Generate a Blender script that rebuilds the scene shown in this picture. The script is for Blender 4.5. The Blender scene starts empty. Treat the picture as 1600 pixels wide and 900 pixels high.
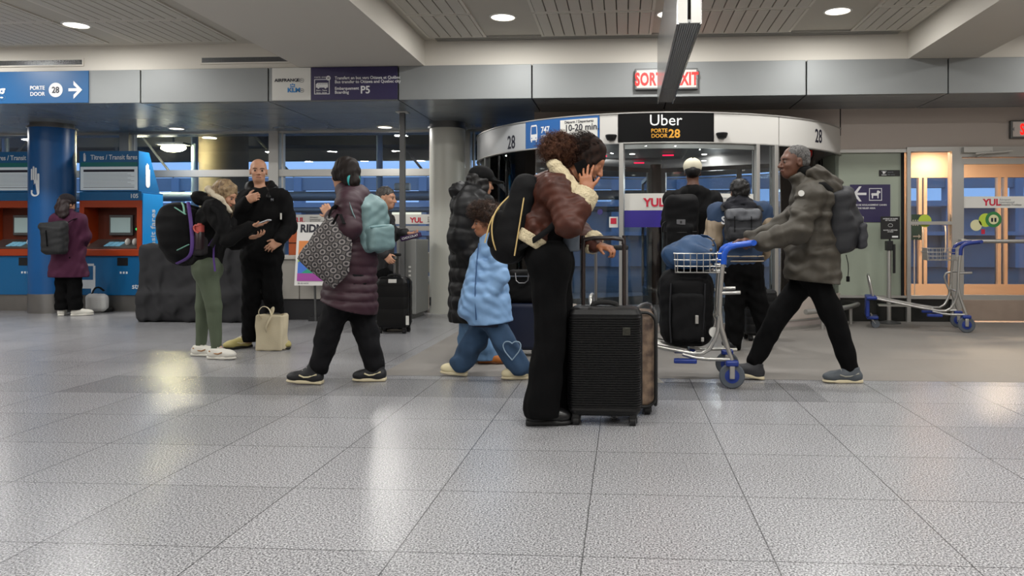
import bpy, bmesh, math, random
import numpy as np
from mathutils import Vector, Matrix
random.seed(7); rng = np.random.default_rng(7)
SC = bpy.context.scene; COL = SC.collection
# ------------------------------------------------------------------ camera, world, lights, exposure
TH = math.radians(3.6); CT, ST = math.cos(TH), math.sin(TH); FP, CX, CY, H = 1200.0, 900.0, 375.0, 1.03
cd = bpy.data.cameras.new('camera'); cam = bpy.data.objects.new('camera', cd); COL.objects.link(cam)
cam.location = (0, 0, H); cam.rotation_euler = (math.pi/2, 0, TH)
cd.sensor_width = 36; cd.lens = 36*FP/1600; cd.shift_x = -(CX-800)/1600; cd.shift_y = -(450-CY)/1600
cd.clip_start = 0.05; cd.clip_end = 200
SC.camera = cam
world = bpy.data.worlds.new('dusk'); SC.world = world; world.use_nodes = True
wb = world.node_tree.nodes['Background']; wb.inputs[0].default_value = (0.24, 0.40, 0.72, 1); wb.inputs[1].default_value = 2.0
SC.view_settings.view_transform = 'Standard'; SC.view_settings.look = 'None'
SC.view_settings.gamma = 1; SC.view_settings.use_curve_mapping = False; SC.view_settings.exposure = -0.28
cy = SC.cycles; cy.max_bounces = 7; cy.diffuse_bounces = 4; cy.glossy_bounces = 4; cy.transmission_bounces = 6; cy.transparent_max_bounces = 14
cy.use_denoising = True; cy.caustics_reflective = False; cy.caustics_refractive = False; cy.sample_clamp_indirect = 12
def lamp(name, kind, loc, energy, col=(1,1,1), size=.2, rot=(0,0,0), spread=math.pi, sy=None):
    l = bpy.data.lights.new(name, kind); l.energy = energy; l.color = col
    if kind == 'AREA':
        l.size = size; l.spread = spread
        if sy: l.shape = 'RECTANGLE'; l.size_y = sy
        else: l.shape = 'DISK'
    else: l.shadow_soft_size = size
    o = bpy.data.objects.new(name, l); COL.objects.link(o); o.location = loc; o.rotation_euler = rot
    return o
WHT = (1.0, .99, .965)
# hall down-lights: (x, y); each gets a fitting with a diffuser further down
HALL = [(x, y) for y in (8.05, 5.55, 3.05, .55, -2.0) for x in (-9.4, -7.7, -5.99, -1.28, .47, 2.19, 5.3)]
SOFF = [(-9.7, 10.95), (-6.63, 11.0), (-3.5, 11.05)]
for x, y in HALL: lamp('hall_light', 'AREA', (x, y, 3.365), 36, WHT, .24)
for x, y in SOFF: lamp('soffit_light', 'AREA', (x, y, 2.665), 34, (1,.97,.92), .2)
# added fill lamps without fittings, facing up to brighten the ceiling
for x, y in ((-6.2, 4.2), (0.6, 3.0), (-6.2, 0), (.6, -1), (5.6, 2.5)): lamp('ceiling_fill', 'AREA', (x, y, 2.5), 32, WHT, .9, rot=(math.pi, 0, 0))
# ------------------------------------------------------------------ coordinates
def W(px, py, d):
    u = (px-CX)/FP; v = (CY-py)/FP
    return Vector((d*(CT*u-ST), d*(ST*u+CT), H+d*v))
def onY(px, py, Y): u = (px-CX)/FP; return W(px, py, Y/(ST*u+CT))
def onZ(px, py, Z): return W(px, py, (Z-H)*FP/(CY-py))
def G(px, py): return onZ(px, py, 0)
CR = Vector((CT, ST, 0)); CF = Vector((-ST, CT, 0)); UP = Vector((0,0,1))
# ------------------------------------------------------------------ materials
def hx(c):
    if isinstance(c, str):
        c = c.lstrip('#'); c = [int(c[i:i+2], 16)/255 for i in (0, 2, 4)]
        return tuple(x/12.92 if x <= .04045 else ((x+.055)/1.055)**2.4 for x in c)
    return c
MATS = {}
def mat(name, col, rough=.6, metal=0, bump=0, bscale=60, noise=0, nscale=8, emit=None, es=1, spec=None, alpha=None, trans=None, coat=0, stretch=None, col2=None, sheen=0):
    if name in MATS: return MATS[name]
    m = bpy.data.materials.new(name); m.use_nodes = True; nt = m.node_tree; N = nt.nodes; L = nt.links
    b = N['Principled BSDF']; c = hx(col)
    b.inputs['Base Color'].default_value = (*c, 1); b.inputs['Roughness'].default_value = rough; b.inputs['Metallic'].default_value = metal
    if spec is not None: b.inputs['Specular IOR Level'].default_value = spec
    if coat: b.inputs['Coat Weight'].default_value = coat
    if sheen: b.inputs['Sheen Weight'].default_value = sheen; b.inputs['Sheen Roughness'].default_value = .5
    if emit is not None:
        b.inputs['Emission Color'].default_value = (*hx(emit), 1); b.inputs['Emission Strength'].default_value = es
    if alpha is not None: b.inputs['Alpha'].default_value = alpha
    if trans is not None: b.inputs['Transmission Weight'].default_value = trans; b.inputs['IOR'].default_value = 1.45
    tc = None
    def coords():
        t = N.new('ShaderNodeTexCoord'); mp = N.new('ShaderNodeMapping'); L.new(t.outputs['Object'], mp.inputs[0])
        if stretch: mp.inputs['Scale'].default_value = stretch
        return mp.outputs[0]
    if bump or noise:
        tc = coords()
    if bump:
        n = N.new('ShaderNodeTexNoise'); n.inputs['Scale'].default_value = bscale; n.inputs['Detail'].default_value = 4
        L.new(tc, n.inputs['Vector']); bp = N.new('ShaderNodeBump'); bp.inputs['Strength'].default_value = bump; bp.inputs['Distance'].default_value = .01
        L.new(n.outputs['Fac'], bp.inputs['Height']); L.new(bp.outputs[0], b.inputs['Normal'])
    if noise:
        n = N.new('ShaderNodeTexNoise'); n.inputs['Scale'].default_value = nscale; n.inputs['Detail'].default_value = 5
        L.new(tc, n.inputs['Vector']); r = N.new('ShaderNodeMix'); r.data_type = 'RGBA'
        mr = N.new('ShaderNodeMapRange'); mr.inputs[1].default_value = .35; mr.inputs[2].default_value = .65
        L.new(n.outputs['Fac'], mr.inputs[0]); L.new(mr.outputs[0], r.inputs[0])
        c2 = hx(col2) if col2 else tuple(max(0, x*(1-noise)) for x in c)
        r.inputs[6].default_value = (*c, 1); r.inputs[7].default_value = (*c2, 1)
        L.new(r.outputs[2], b.inputs['Base Color'])
    MATS[name] = m; return m
def glassmat(name, tint, alpha_mix, rough=0.0):
    m = bpy.data.materials.new(name); m.use_nodes = True; nt = m.node_tree; N = nt.nodes; L = nt.links
    N.remove(N['Principled BSDF']); out = N['Material Output']
    t = N.new('ShaderNodeBsdfTransparent'); t.inputs[0].default_value = (*tint, 1)
    g = N.new('ShaderNodeBsdfGlossy'); g.inputs['Roughness'].default_value = rough; g.inputs[0].default_value = (1,1,1,1)
    f = N.new('ShaderNodeFresnel'); f.inputs[0].default_value = 1.45
    a = N.new('ShaderNodeMath'); a.operation = 'ADD'; a.inputs[1].default_value = alpha_mix; L.new(f.outputs[0], a.inputs[0])
    x = N.new('ShaderNodeMixShader'); L.new(a.outputs[0], x.inputs[0]); L.new(t.outputs[0], x.inputs[1]); L.new(g.outputs[0], x.inputs[2]); L.new(x.outputs[0], out.inputs[0])
    return m
# ------------------------------------------------------------------ object helpers
def link(name, me, m=None, parent=None, loc=None):
    o = bpy.data.objects.new(name, me); COL.objects.link(o)
    if parent is not None: o.parent = parent
    if loc is not None: o.location = loc
    if m is not None:
        for k in (m if isinstance(m, (list, tuple)) else [m]): me.materials.append(k)
    return o
def tag(o, label=None, cat=None, group=None, kind=None):
    if label: o['label'] = label
    if cat: o['category'] = cat
    if group: o['group'] = group
    if kind: o['kind'] = kind
    return o
def thing(name, label, cat, loc=(0,0,0), rz=0, group=None):
    o = bpy.data.objects.new(name, None); COL.objects.link(o); o.location = loc; o.rotation_euler = (0,0,rz); o.empty_display_size = .1
    return tag(o, label, cat, group)
def rel(o, root):
    """parent o, whose mesh is in world space, under root keeping its place"""
    o.parent = root
    mw = Matrix.Translation(root.location) @ root.rotation_euler.to_matrix().to_4x4()
    par = root.parent
    o.matrix_parent_inverse = mw.inverted() if par is None else Matrix()
    return o
class MB:
    """collects primitives in one bmesh"""
    def __init__(s): s.bm = bmesh.new()
    def box(s, x0, x1, y0, y1, z0, z1, bev=0, M=None, seg=2):
        t = bmesh.new(); r = bmesh.ops.create_cube(t, size=1); j = [random.uniform(-.0003, .0003) for _ in range(6)]   # keeps faces of neighbouring boxes from coinciding
        x0, x1, y0, y1, z0, z1 = (a+b for a, b in zip((x0, x1, y0, y1, z0, z1), j))
        for v in t.verts: v.co = Vector(((x0+x1)/2+v.co.x*(x1-x0), (y0+y1)/2+v.co.y*(y1-y0), (z0+z1)/2+v.co.z*(z1-z0)))
        if bev: bmesh.ops.bevel(t, geom=t.edges[:], offset=bev, segments=seg, profile=.5, affect='EDGES', clamp_overlap=True)
        return s.add(t, M)
    def add(s, t, M=None):
        if M is not None: t.transform(M)
        me = bpy.data.meshes.new('t'); t.to_mesh(me); t.free(); s.bm.from_mesh(me); bpy.data.meshes.remove(me); return s
    def cyl(s, c, r, z0, z1, n=32, r2=None, M=None, bev=0):
        t = bmesh.new(); bmesh.ops.create_cone(t, cap_ends=True, segments=n, radius1=r, radius2=r if r2 is None else r2, depth=abs(z1-z0))
        bmesh.ops.translate(t, verts=t.verts, vec=(c[0], c[1], (z0+z1)/2))
        if bev: bmesh.ops.bevel(t, geom=[e for e in t.edges if e.calc_face_angle(0) > .8], offset=bev, segments=2, affect='EDGES')
        return s.add(t, M)
    def rod(s, a, b, r, n=12, r2=None):
        a = Vector(a); b = Vector(b); d = b-a
        q = d.to_track_quat('Z', 'Y').to_matrix().to_4x4()
        return s.cyl((0,0), r, 0, d.length, n, r2, Matrix.Translation(a) @ q)
    def tube(s, pts, r, n=10, closed=False, fr=None, smooth=1, cap=True):
        P = [Vector(p) for p in pts]
        for _ in range(smooth if len(P) > 2 else 0):
            Q = []
            m = len(P)
            for i in range(m if closed else m-1):
                a, b = P[i], P[(i+1) % m]
                if i == 0 and not closed: Q.append(a)
                else: Q.append(a.lerp(b, .25))
                if i == m-2 and not closed: Q.append(b)
                else: Q.append(a.lerp(b, .75))
            P = Q
        m = len(P); rings = []
        rr = r if isinstance(r, (list, tuple)) else None
        prev = None
        for i, p in enumerate(P):
            if closed: t = (P[(i+1) % m]-P[i-1])
            else: t = P[min(i+1, m-1)]-P[max(i-1, 0)]
            if t.length < 1e-9: t = Vector((0,0,1))
            t.normalize()
            if prev is None: 
                nrm = t.cross(Vector((0,0,1)) if abs(t.z) < .9 else Vector((1,0,0))).normalized()
            else:
                nrm = prev - t*prev.dot(t)
                nrm = nrm.normalized() if nrm.length > 1e-6 else t.orthogonal().normalized()
            prev = nrm; bn = t.cross(nrm)
            R = r if rr is None else rr[0]+(rr[1]-rr[0])*i/(m-1)
            sx, sy = (1, 1) if fr is None else fr
            rings.append([s.bm.verts.new(p+nrm*math.cos(2*math.pi*k/n)*R*sx+bn*math.sin(2*math.pi*k/n)*R*sy) for k in range(n)])
        for i in range(m if closed else m-1):
            A, B = rings[i], rings[(i+1) % m]
            for k in range(n): s.bm.faces.new((A[k], A[(k+1) % n], B[(k+1) % n], B[k]))
        if not closed and cap:
            s.bm.faces.new(rings[0][::-1]); s.bm.faces.new(rings[-1])
        return s
    def lathe(s, prof, c=(0,0,0), n=32, M=None):
        t = bmesh.new(); rings = [[t.verts.new((c[0]+r*math.cos(2*math.pi*k/n), c[1]+r*math.sin(2*math.pi*k/n), c[2]+z)) for k in range(n)] for r, z in prof]
        for A, B in zip(rings, rings[1:]):
            for k in range(n): t.faces.new((A[k], A[(k+1) % n], B[(k+1) % n], B[k]))
        t.faces.new(rings[0][::-1]); t.faces.new(rings[-1]); return s.add(t, M)
    def prism(s, pts, z0, z1, M=None):
        """polygon pts (x,z) extruded along y from z0 to z1"""
        t = bmesh.new(); a = [t.verts.new((x, z0, z)) for x, z in pts]; b = [t.verts.new((x, z1, z)) for x, z in pts]
        t.faces.new(a); t.faces.new(b[::-1])
        for i in range(len(pts)): j = (i+1) % len(pts); t.faces.new((a[i], b[i], b[j], a[j]))
        bmesh.ops.recalc_face_normals(t, faces=t.faces[:]); return s.add(t, M)
    def arc(s, c, r0, r1, a0, a1, z0, z1, n=24):
        """curved wall: angles measured from -Y (towards camera), positive to +X"""
        t = bmesh.new(); R = []
        for i in range(n+1):
            a = a0+(a1-a0)*i/n; dx, dy = math.sin(a), -math.cos(a)
            R.append([t.verts.new((c[0]+r*dx, c[1]+r*dy, z)) for r, z in ((r0,z0),(r1,z0),(r1,z1),(r0,z1))])
        for A, B in zip(R, R[1:]):
            for k in range(4): t.faces.new((A[k], A[(k+1) % 4], B[(k+1) % 4], B[k]))
        t.faces.new(R[0]); t.faces.new(R[-1][::-1]); bmesh.ops.recalc_face_normals(t, faces=t.faces[:]); return s.add(t)
    def ball(s, c, r, n=16, sc=(1,1,1), M=None):
        t = bmesh.new(); bmesh.ops.create_uvsphere(t, u_segments=n, v_segments=max(6, n//2), radius=r)
        for v in t.verts: v.co = Vector((c[0]+v.co.x*sc[0], c[1]+v.co.y*sc[1], c[2]+v.co.z*sc[2]))
        return s.add(t, M)
    def build(s, name, m, parent=None, smooth=False, loc=None, world=None):
        me = bpy.data.meshes.new(name); s.bm.to_mesh(me); s.bm.free()
        if smooth:
            me.polygons.foreach_set('use_smooth', [True]*len(me.polygons))
            try: me.set_sharp_from_angle(angle=math.radians(38))
            except Exception: pass
        o = link(name, me, m, parent, loc)
        if world is not None: rel(o, world)
        return o
def bx(x0, x1, y0, y1, z0, z1, bev=0): return MB().box(x0, x1, y0, y1, z0, z1, bev)
def structure(o): o['kind'] = 'structure'; return o
_NT = [0]
def text_me(body, size, bold=0, ext=.0015, align='LEFT', space=1, sx=1, shear=0):
    c = bpy.data.curves.new('lettering', 'FONT'); c.body = body; c.size = size; c.offset = bold*size; c.extrude = ext; c.align_x = align
    c.space_character = space; c.shear = shear; c.resolution_u = 3
    o = bpy.data.objects.new('t', c); COL.objects.link(o)
    dg = bpy.context.evaluated_depsgraph_get(); me = bpy.data.meshes.new_from_object(o.evaluated_get(dg))
    bpy.data.objects.remove(o); bpy.data.curves.remove(c)
    if sx != 1: me.transform(Matrix.Diagonal((sx, 1, 1, 1)))
    return me
def text(body, size, p, m, root, nrm='-Y', bold=0.0, align='LEFT', name='lettering', space=1, sx=1, up=None, ext=.0015, shear=0):
    """flat text standing at world point p (baseline start); nrm = direction it faces"""
    me = text_me(body, size, bold, ext, align, space, sx, shear)
    if isinstance(nrm, str): n = Vector({'-Y': (0,-1,0), 'X': (1,0,0), 'Z': (0,0,1), 'Y': (0,1,0)}[nrm])
    else: n = Vector(nrm).normalized()
    u = Vector(up) if up is not None else UP
    u = (u-n*u.dot(n)).normalized(); x = u.cross(n)
    M = Matrix(((x.x, u.x, n.x, p[0]), (x.y, u.y, n.y, p[1]), (x.z, u.z, n.z, p[2]), (0,0,0,1)))
    me.transform(M)
    o = link(name, me, m); 
    if root is not None: rel(o, root)
    return o
def arc_text(body, size, c, r, a, z, m, root, bold=0, align='CENTER', name='lettering', sx=1):
    me = text_me(body, size, bold, .0012, align, 1, sx)
    for v in me.vertices:
        x, y, e = v.co; t = a+x/r; R = r+e+.002
        v.co = (c[0]+R*math.sin(t), c[1]-R*math.cos(t), z+y)
    o = link(name, me, m); rel(o, root); return o
# ------------------------------------------------------------------ SDF modelling (surface nets)
def V(*a): return np.array(a[0] if len(a) == 1 else a, dtype=np.float32)
def cone(a, b, ra, rb, k=.03, flat=None, sub=False, rib=None):
    """tapered limb from a to b; flat=(axis, ratio): wider along axis; rib=(wavelength, depth)"""
    return dict(t='cone', a=V(a), b=V(b), ra=ra, rb=rb, k=k, flat=flat, sub=sub, rib=rib)
def ell(c, r, R=None, k=.02, sub=False):
    return dict(t='ell', c=V(c), r=V(r), R=None if R is None else np.array(R, dtype=np.float32), k=k, sub=sub)
def rbox(c, h, rr, R=None, k=.015, sub=False):
    return dict(t='box', c=V(c), h=V(h), rr=rr, R=None if R is None else np.array(R, dtype=np.float32), k=k, sub=sub)
def _bb(p):
    if p['t'] == 'cone':
        m = max(p['ra'], p['rb'])*(p['flat'][1] if p['flat'] else 1)+p['k']+(p['rib'][1] if p['rib'] else 0)
        return np.minimum(p['a'], p['b'])-m, np.maximum(p['a'], p['b'])+m
    m = float(np.max(p['r']))+p['k'] if p['t'] == 'ell' else float(np.linalg.norm(p['h']))+p['k']
    return p['c']-m, p['c']+m
def _ev(p, X, Y, Z):
    if p['t'] == 'cone':
        a, b = p['a'], p['b']; d = b-a; L2 = float(d@d)+1e-9
        qx, qy, qz = X-a[0], Y-a[1], Z-a[2]
        t = np.clip((qx*d[0]+qy*d[1]+qz*d[2])/L2, 0, 1)
        qx = qx-t*d[0]; qy = qy-t*d[1]; qz = qz-t*d[2]
        if p['flat']:
            w, s = p['flat']; w = np.array(w, dtype=np.float32); w = w/np.linalg.norm(w)
            l = (qx*w[0]+qy*w[1]+qz*w[2])*(1-1/s); qx = qx-l*w[0]; qy = qy-l*w[1]; qz = qz-l*w[2]
        r = p['ra']+(p['rb']-p['ra'])*t
        if p['rib']:
            lam, am = p['rib']; r = r+am*(np.abs(np.sin(t*(math.sqrt(L2)*math.pi/lam)))**.6-.6)
        return np.sqrt(qx*qx+qy*qy+qz*qz)-r
    q = (X-p['c'][0], Y-p['c'][1], Z-p['c'][2])
    if p['R'] is not None:   # rows of R = local axes in world
        R = p['R']; q = tuple(q[0]*R[i][0]+q[1]*R[i][1]+q[2]*R[i][2] for i in range(3))
    if p['t'] == 'ell':
        r = p['r']; n = np.sqrt((q[0]/r[0])**2+(q[1]/r[1])**2+(q[2]/r[2])**2)
        g = np.sqrt((q[0]/r[0]**2)**2+(q[1]/r[1]**2)**2+(q[2]/r[2]**2)**2)+1e-6
        return n*(n-1)/g
    h = p['h']-p['rr']; e = [np.abs(q[i])-h[i] for i in range(3)]
    o = np.sqrt(sum(np.maximum(x, 0)**2 for x in e))
    return o+np.minimum(np.maximum(e[0], np.maximum(e[1], e[2])), 0)-p['rr']
def sdf_mesh(prims, h, name='m', fold=None, clip=None):
    lo = np.min([_bb(p)[0] for p in prims if not p['sub']], axis=0)-2*h; hi = np.max([_bb(p)[1] for p in prims if not p['sub']], axis=0)+2*h
    n = np.ceil((hi-lo)/h).astype(int)+1
    ax = [lo[i]+h*np.arange(n[i], dtype=np.float32) for i in range(3)]
    Dm = np.full(n, .2, dtype=np.float32)
    for p in prims:
        b0, b1 = _bb(p); i0 = np.clip(np.floor((b0-lo)/h).astype(int)-1, 0, n); i1 = np.clip(np.ceil((b1-lo)/h).astype(int)+2, 0, n)
        if np.any(i1 <= i0): continue
        sl = tuple(slice(i0[i], i1[i]) for i in range(3))
        v = _ev(p, ax[0][sl[0]][:,None,None], ax[1][sl[1]][None,:,None], ax[2][sl[2]][None,None,:])
        o = Dm[sl]; k = p['k']
        if p['sub']:
            v = -v; hh = np.maximum(k-np.abs(o-v), 0)/k; Dm[sl] = np.maximum(o, v)+hh*hh*k*.25
        else:
            hh = np.maximum(k-np.abs(o-v), 0)/k; Dm[sl] = np.minimum(o, v)-hh*hh*k*.25
    if fold is not None:
        am, fr, seed = fold[:3]; st = fold[3] if len(fold) > 3 else (1,1,1); r_ = np.random.default_rng(seed)
        X, Y, Z = ax[0][:,None,None], ax[1][None,:,None], ax[2][None,None,:]
        f = 0
        for i in range(5):
            kx, ky, kz = r_.normal(size=3)*fr*st*(1+.45*i)
            wp = .9*np.sin(X*r_.normal()*fr*.8+Y*r_.normal()*fr*.8+Z*r_.normal()*fr*.8+r_.uniform(0,6))
            f = f+np.sin(kx*X+ky*Y+kz*Z+r_.uniform(0,6)+wp)/(1+.5*i)
        Dm = Dm+am*f.astype(np.float32)*.5
    if clip is not None:     # half spaces (point, normal): keep the side the normal points away from
        for c, nn in clip:
            nn = np.array(nn, dtype=np.float32); nn = nn/np.linalg.norm(nn)
            s = (ax[0][:,None,None]-c[0])*nn[0]+(ax[1][None,:,None]-c[1])*nn[1]+(ax[2][None,None,:]-c[2])*nn[2]
            Dm = np.maximum(Dm, s.astype(np.float32))
    Dm[0]=Dm[-1]=1; Dm[:,0]=Dm[:,-1]=1; Dm[:,:,0]=Dm[:,:,-1]=1
    return nets(Dm, lo, h, name)
def nets(D, lo, h, name):
    n = D.shape; ins = D < 0
    c = [ins[i:n[0]-1+i, j:n[1]-1+j, k:n[2]-1+k] for i in (0,1) for j in (0,1) for k in (0,1)]
    s = sum(x.astype(np.int8) for x in c); act = (s > 0) & (s < 8)
    idx = np.full(act.shape, -1, dtype=np.int64); I = np.argwhere(act); nv = len(I); idx[act] = np.arange(nv)
    acc = np.zeros((nv, 3)); cnt = np.zeros(nv)
    cr = [(i,j,k) for i in (0,1) for j in (0,1) for k in (0,1)]
    for a in cr:
        for ax_ in range(3):
            if a[ax_]: continue
            b = list(a); b[ax_] = 1
            va = D[I[:,0]+a[0], I[:,1]+a[1], I[:,2]+a[2]]; vb = D[I[:,0]+b[0], I[:,1]+b[1], I[:,2]+b[2]]
            m = (va < 0) != (vb < 0); t = np.where(m, va/(va-vb+1e-12), 0)
            p = np.tile(np.array(a, dtype=float), (nv, 1)); p[:, ax_] += t
            acc[m] += p[m]; cnt[m] += 1
    co = (I+acc/cnt[:,None])*h+lo
    Q = []
    for ax_ in range(3):
        o = [1,1,1]; o[ax_] = 0
        sl0 = tuple(slice(o[i], n[i]-1) for i in range(3))
        b = [slice(o[i], n[i]-1) for i in range(3)]; b[ax_] = slice(1, n[ax_])
        A = ins[sl0]; B = ins[tuple(b)]; E = np.argwhere(A != B); 
        if not len(E): continue
        fl = A[E[:,0],E[:,1],E[:,2]]; E = E+np.array(o)
        u, v = [(1,2),(2,0),(0,1)][ax_]
        def at(du, dv):
            e = E.copy(); e[:,u] -= du; e[:,v] -= dv; return idx[e[:,0],e[:,1],e[:,2]]
        q = np.stack([at(1,1), at(0,1), at(0,0), at(1,0)], 1)
        q[~fl] = q[~fl][:, ::-1]; Q.append(q)
    Q = np.concatenate(Q); Q = Q[(Q >= 0).all(1)]
    me = bpy.data.meshes.new(name); me.vertices.add(nv); me.vertices.foreach_set('co', co.astype(np.float32).ravel())
    me.loops.add(len(Q)*4); me.loops.foreach_set('vertex_index', Q.astype(np.int32).ravel())
    me.polygons.add(len(Q)); me.polygons.foreach_set('loop_start', np.arange(0, len(Q)*4, 4, dtype=np.int32))
    try: me.polygons.foreach_set('loop_total', np.full(len(Q), 4, dtype=np.int32))
    except Exception: pass
    me.polygons.foreach_set('use_smooth', np.ones(len(Q), dtype=bool)); me.update(calc_edges=True); me.validate()
    return me
def sdf(name, prims, h, m, root=None, fold=None, clip=None):
    o = link(name, sdf_mesh(prims, h, name, fold, clip), m)
    if root is not None: rel(o, root)
    return o
# ------------------------------------------------------------------ materials of the setting
M_ceil = mat('ceiling_paint', '#BFBAAF', .8, bump=.04, bscale=300)
M_beam = mat('beam_paint', '#D4CFC5', .8, bump=.04, bscale=300)
M_fascia = mat('fascia_metal', '#8C8F8F', .5, .15, noise=.06, nscale=1.5)
M_soffit = mat('soffit_metal', '#9AA2A8', .26, .35, noise=.18, nscale=1.2)
M_gap = mat('shadow_gap', '#0C0C0D', .9)
M_slat = mat('slat_paint', '#C6C1B7', .7)
M_groove = mat('groove', '#77736B', .9)
M_alu = mat('aluminium', '#B4B3AF', .38, .7)
M_alud = mat('dark_aluminium', '#6B6C6C', .4, .7)
M_white = mat('white_panel', '#D9D8D2', .45)
M_black = mat('black_plastic', '#111113', .4)
M_red = mat('red_sign_light', '#E02020', .5, emit='#FF1A10', es=1.5)
M_signface = mat('exit_face', '#C9C2BB', .5, emit='#FFE0D6', es=.04)
M_purple = mat('purple_sign', '#2E2650', .4)
M_wtxt = mat('white_lettering', '#E4E4E4', .5)
M_btxt = mat('dark_lettering', '#16182A', .5)
M_rtxt = mat('red_lettering', '#C3203C', .5)
M_gtxt = mat('grey_lettering', '#7C7F84', .5)
M_blue = mat('kiosk_blue', '#07568C', .4)
M_beige = mat('beige_wall', '#BDB2A9', .6, bump=.03, bscale=200)
M_light = mat('lamp_diffuser', '#FFFFFF', .5, emit='#FFF6E6', es=5.0)
def floor_mat():
    m = bpy.data.materials.new('granite_floor'); m.use_nodes = True; nt = m.node_tree; N = nt.nodes; L = nt.links; b = N['Principled BSDF']
    def nd(t, **k):
        x = N.new(t)
        for a, v in k.items(): setattr(x, a, v)
        return x
    def mth(op, a, b_=None, c=None):
        x = nd('ShaderNodeMath', operation=op)
        for i, v in enumerate((a, b_, c)):
            if v is None: continue
            if isinstance(v, (int, float)): x.inputs[i].default_value = v
            else: L.new(v, x.inputs[i])
        return x.outputs[0]
    tc = nd('ShaderNodeTexCoord'); sp = nd('ShaderNodeSeparateXYZ'); L.new(tc.outputs['Object'], sp.inputs[0]); X, Y = sp.outputs[0], sp.outputs[1]
    s = .617
    fx = mth('DIVIDE', mth('ADD', X, .135+20*s), s); fy = mth('DIVIDE', mth('SUBTRACT', mth('ADD', Y, 20*.62), 2.495), .62)
    jx = mth('FRACT', fx); jy = mth('FRACT', fy)
    def line(j, w): return mth('LESS_THAN', mth('ABSOLUTE', mth('SUBTRACT', mth('ABSOLUTE', mth('SUBTRACT', j, .5)), .5)), w)
    mat_zone = mth('MULTIPLY', mth('GREATER_THAN', Y, 5.745), mth('GREATER_THAN', X, -1.87))
    joint = mth('MULTIPLY', mth('MAXIMUM', line(jx, .0042), line(jy, .0042)), mth('SUBTRACT', 1, mat_zone))
    edge = mth('LESS_THAN', mth('ABSOLUTE', mth('SUBTRACT', Y, 5.745)), .007)
    edge = mth('MULTIPLY', edge, mth('GREATER_THAN', X, -1.87)); joint = mth('MAXIMUM', joint, edge)
    cell = nd('ShaderNodeTexWhiteNoise', noise_dimensions='2D'); cb = nd('ShaderNodeCombineXYZ'); L.new(mth('FLOOR', fx), cb.inputs[0]); L.new(mth('FLOOR', fy), cb.inputs[1]); L.new(cb.outputs[0], cell.inputs[0])
    # dark border row
    br = mth('MULTIPLY', mth('MULTIPLY', mth('GREATER_THAN', Y, 4.98), mth('LESS_THAN', Y, 5.6)), mth('MULTIPLY', mth('GREATER_THAN', X, -3.84), mth('LESS_THAN', X, 1.3)))
    br2 = mth('MULTIPLY', mth('MULTIPLY', mth('GREATER_THAN', X, -3.84), mth('LESS_THAN', X, -3.22)), mth('GREATER_THAN', Y, 4.98))
    n1 = nd('ShaderNodeTexNoise'); n1.inputs['Scale'].default_value = 140; n1.inputs['Detail'].default_value = 3; n1.inputs['Roughness'].default_value = .7; L.new(tc.outputs['Object'], n1.inputs[0])
    r1 = nd('ShaderNodeValToRGB'); L.new(n1.outputs['Fac'], r1.inputs[0]); e = r1.color_ramp.elements
    e[0].position = .36; e[0].color = (*hx('#434346'), 1); e[1].position = .64; e[1].color = (*hx('#D4D4D6'), 1)
    x = e.new(.5); x.color = (*hx('#97979A'), 1)
    n2 = nd('ShaderNodeTexNoise'); n2.inputs['Scale'].default_value = 420; n2.inputs['Detail'].default_value = 2; L.new(tc.outputs['Object'], n2.inputs[0])
    r2 = nd('ShaderNodeValToRGB'); L.new(n2.outputs['Fac'], r2.inputs[0]); e = r2.color_ramp.elements
    e[0].position = .3; e[0].color = (*hx('#6E6A66'), 1); e[1].position = .7; e[1].color = (*hx('#9A958F'), 1)
    mx = nd('ShaderNodeMix', data_type='RGBA'); L.new(mat_zone, mx.inputs[0]); L.new(r1.outputs[0], mx.inputs[6]); L.new(r2.outputs[0], mx.inputs[7])
    n3 = nd('ShaderNodeTexNoise'); n3.inputs['Scale'].default_value = .9; n3.inputs['Detail'].default_value = 4; L.new(tc.outputs['Object'], n3.inputs[0])
    g = mth('ADD', mth('MULTIPLY', cell.outputs[0], .10), .88); g = mth('MULTIPLY', g, mth('ADD', mth('MULTIPLY', n3.outputs['Fac'], .16), .90))
    g = mth('MULTIPLY', g, mth('SUBTRACT', 1, mth('MULTIPLY', mth('MAXIMUM', br, mth('MULTIPLY', br2, .35)), .25)))
    g = mth('MULTIPLY', g, mth('SUBTRACT', 1, mth('MULTIPLY', joint, .62)))
    vm = nd('ShaderNodeVectorMath', operation='SCALE'); L.new(mx.outputs[2], vm.inputs[0]); L.new(g, vm.inputs[3]); L.new(vm.outputs[0], b.inputs['Base Color'])
    rg = mth('ADD', mth('MULTIPLY', mat_zone, .35), mth('ADD', mth('MULTIPLY', n3.outputs['Fac'], .12), .17)); L.new(rg, b.inputs['Roughness'])
    bp = nd('ShaderNodeBump'); bp.inputs['Strength'].default_value = .12; bp.inputs['Distance'].default_value = .004; L.new(n1.outputs['Fac'], bp.inputs['Height']); L.new(bp.outputs[0], b.inputs['Normal'])
    b.inputs['Specular IOR Level'].default_value = .4
    return m
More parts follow.
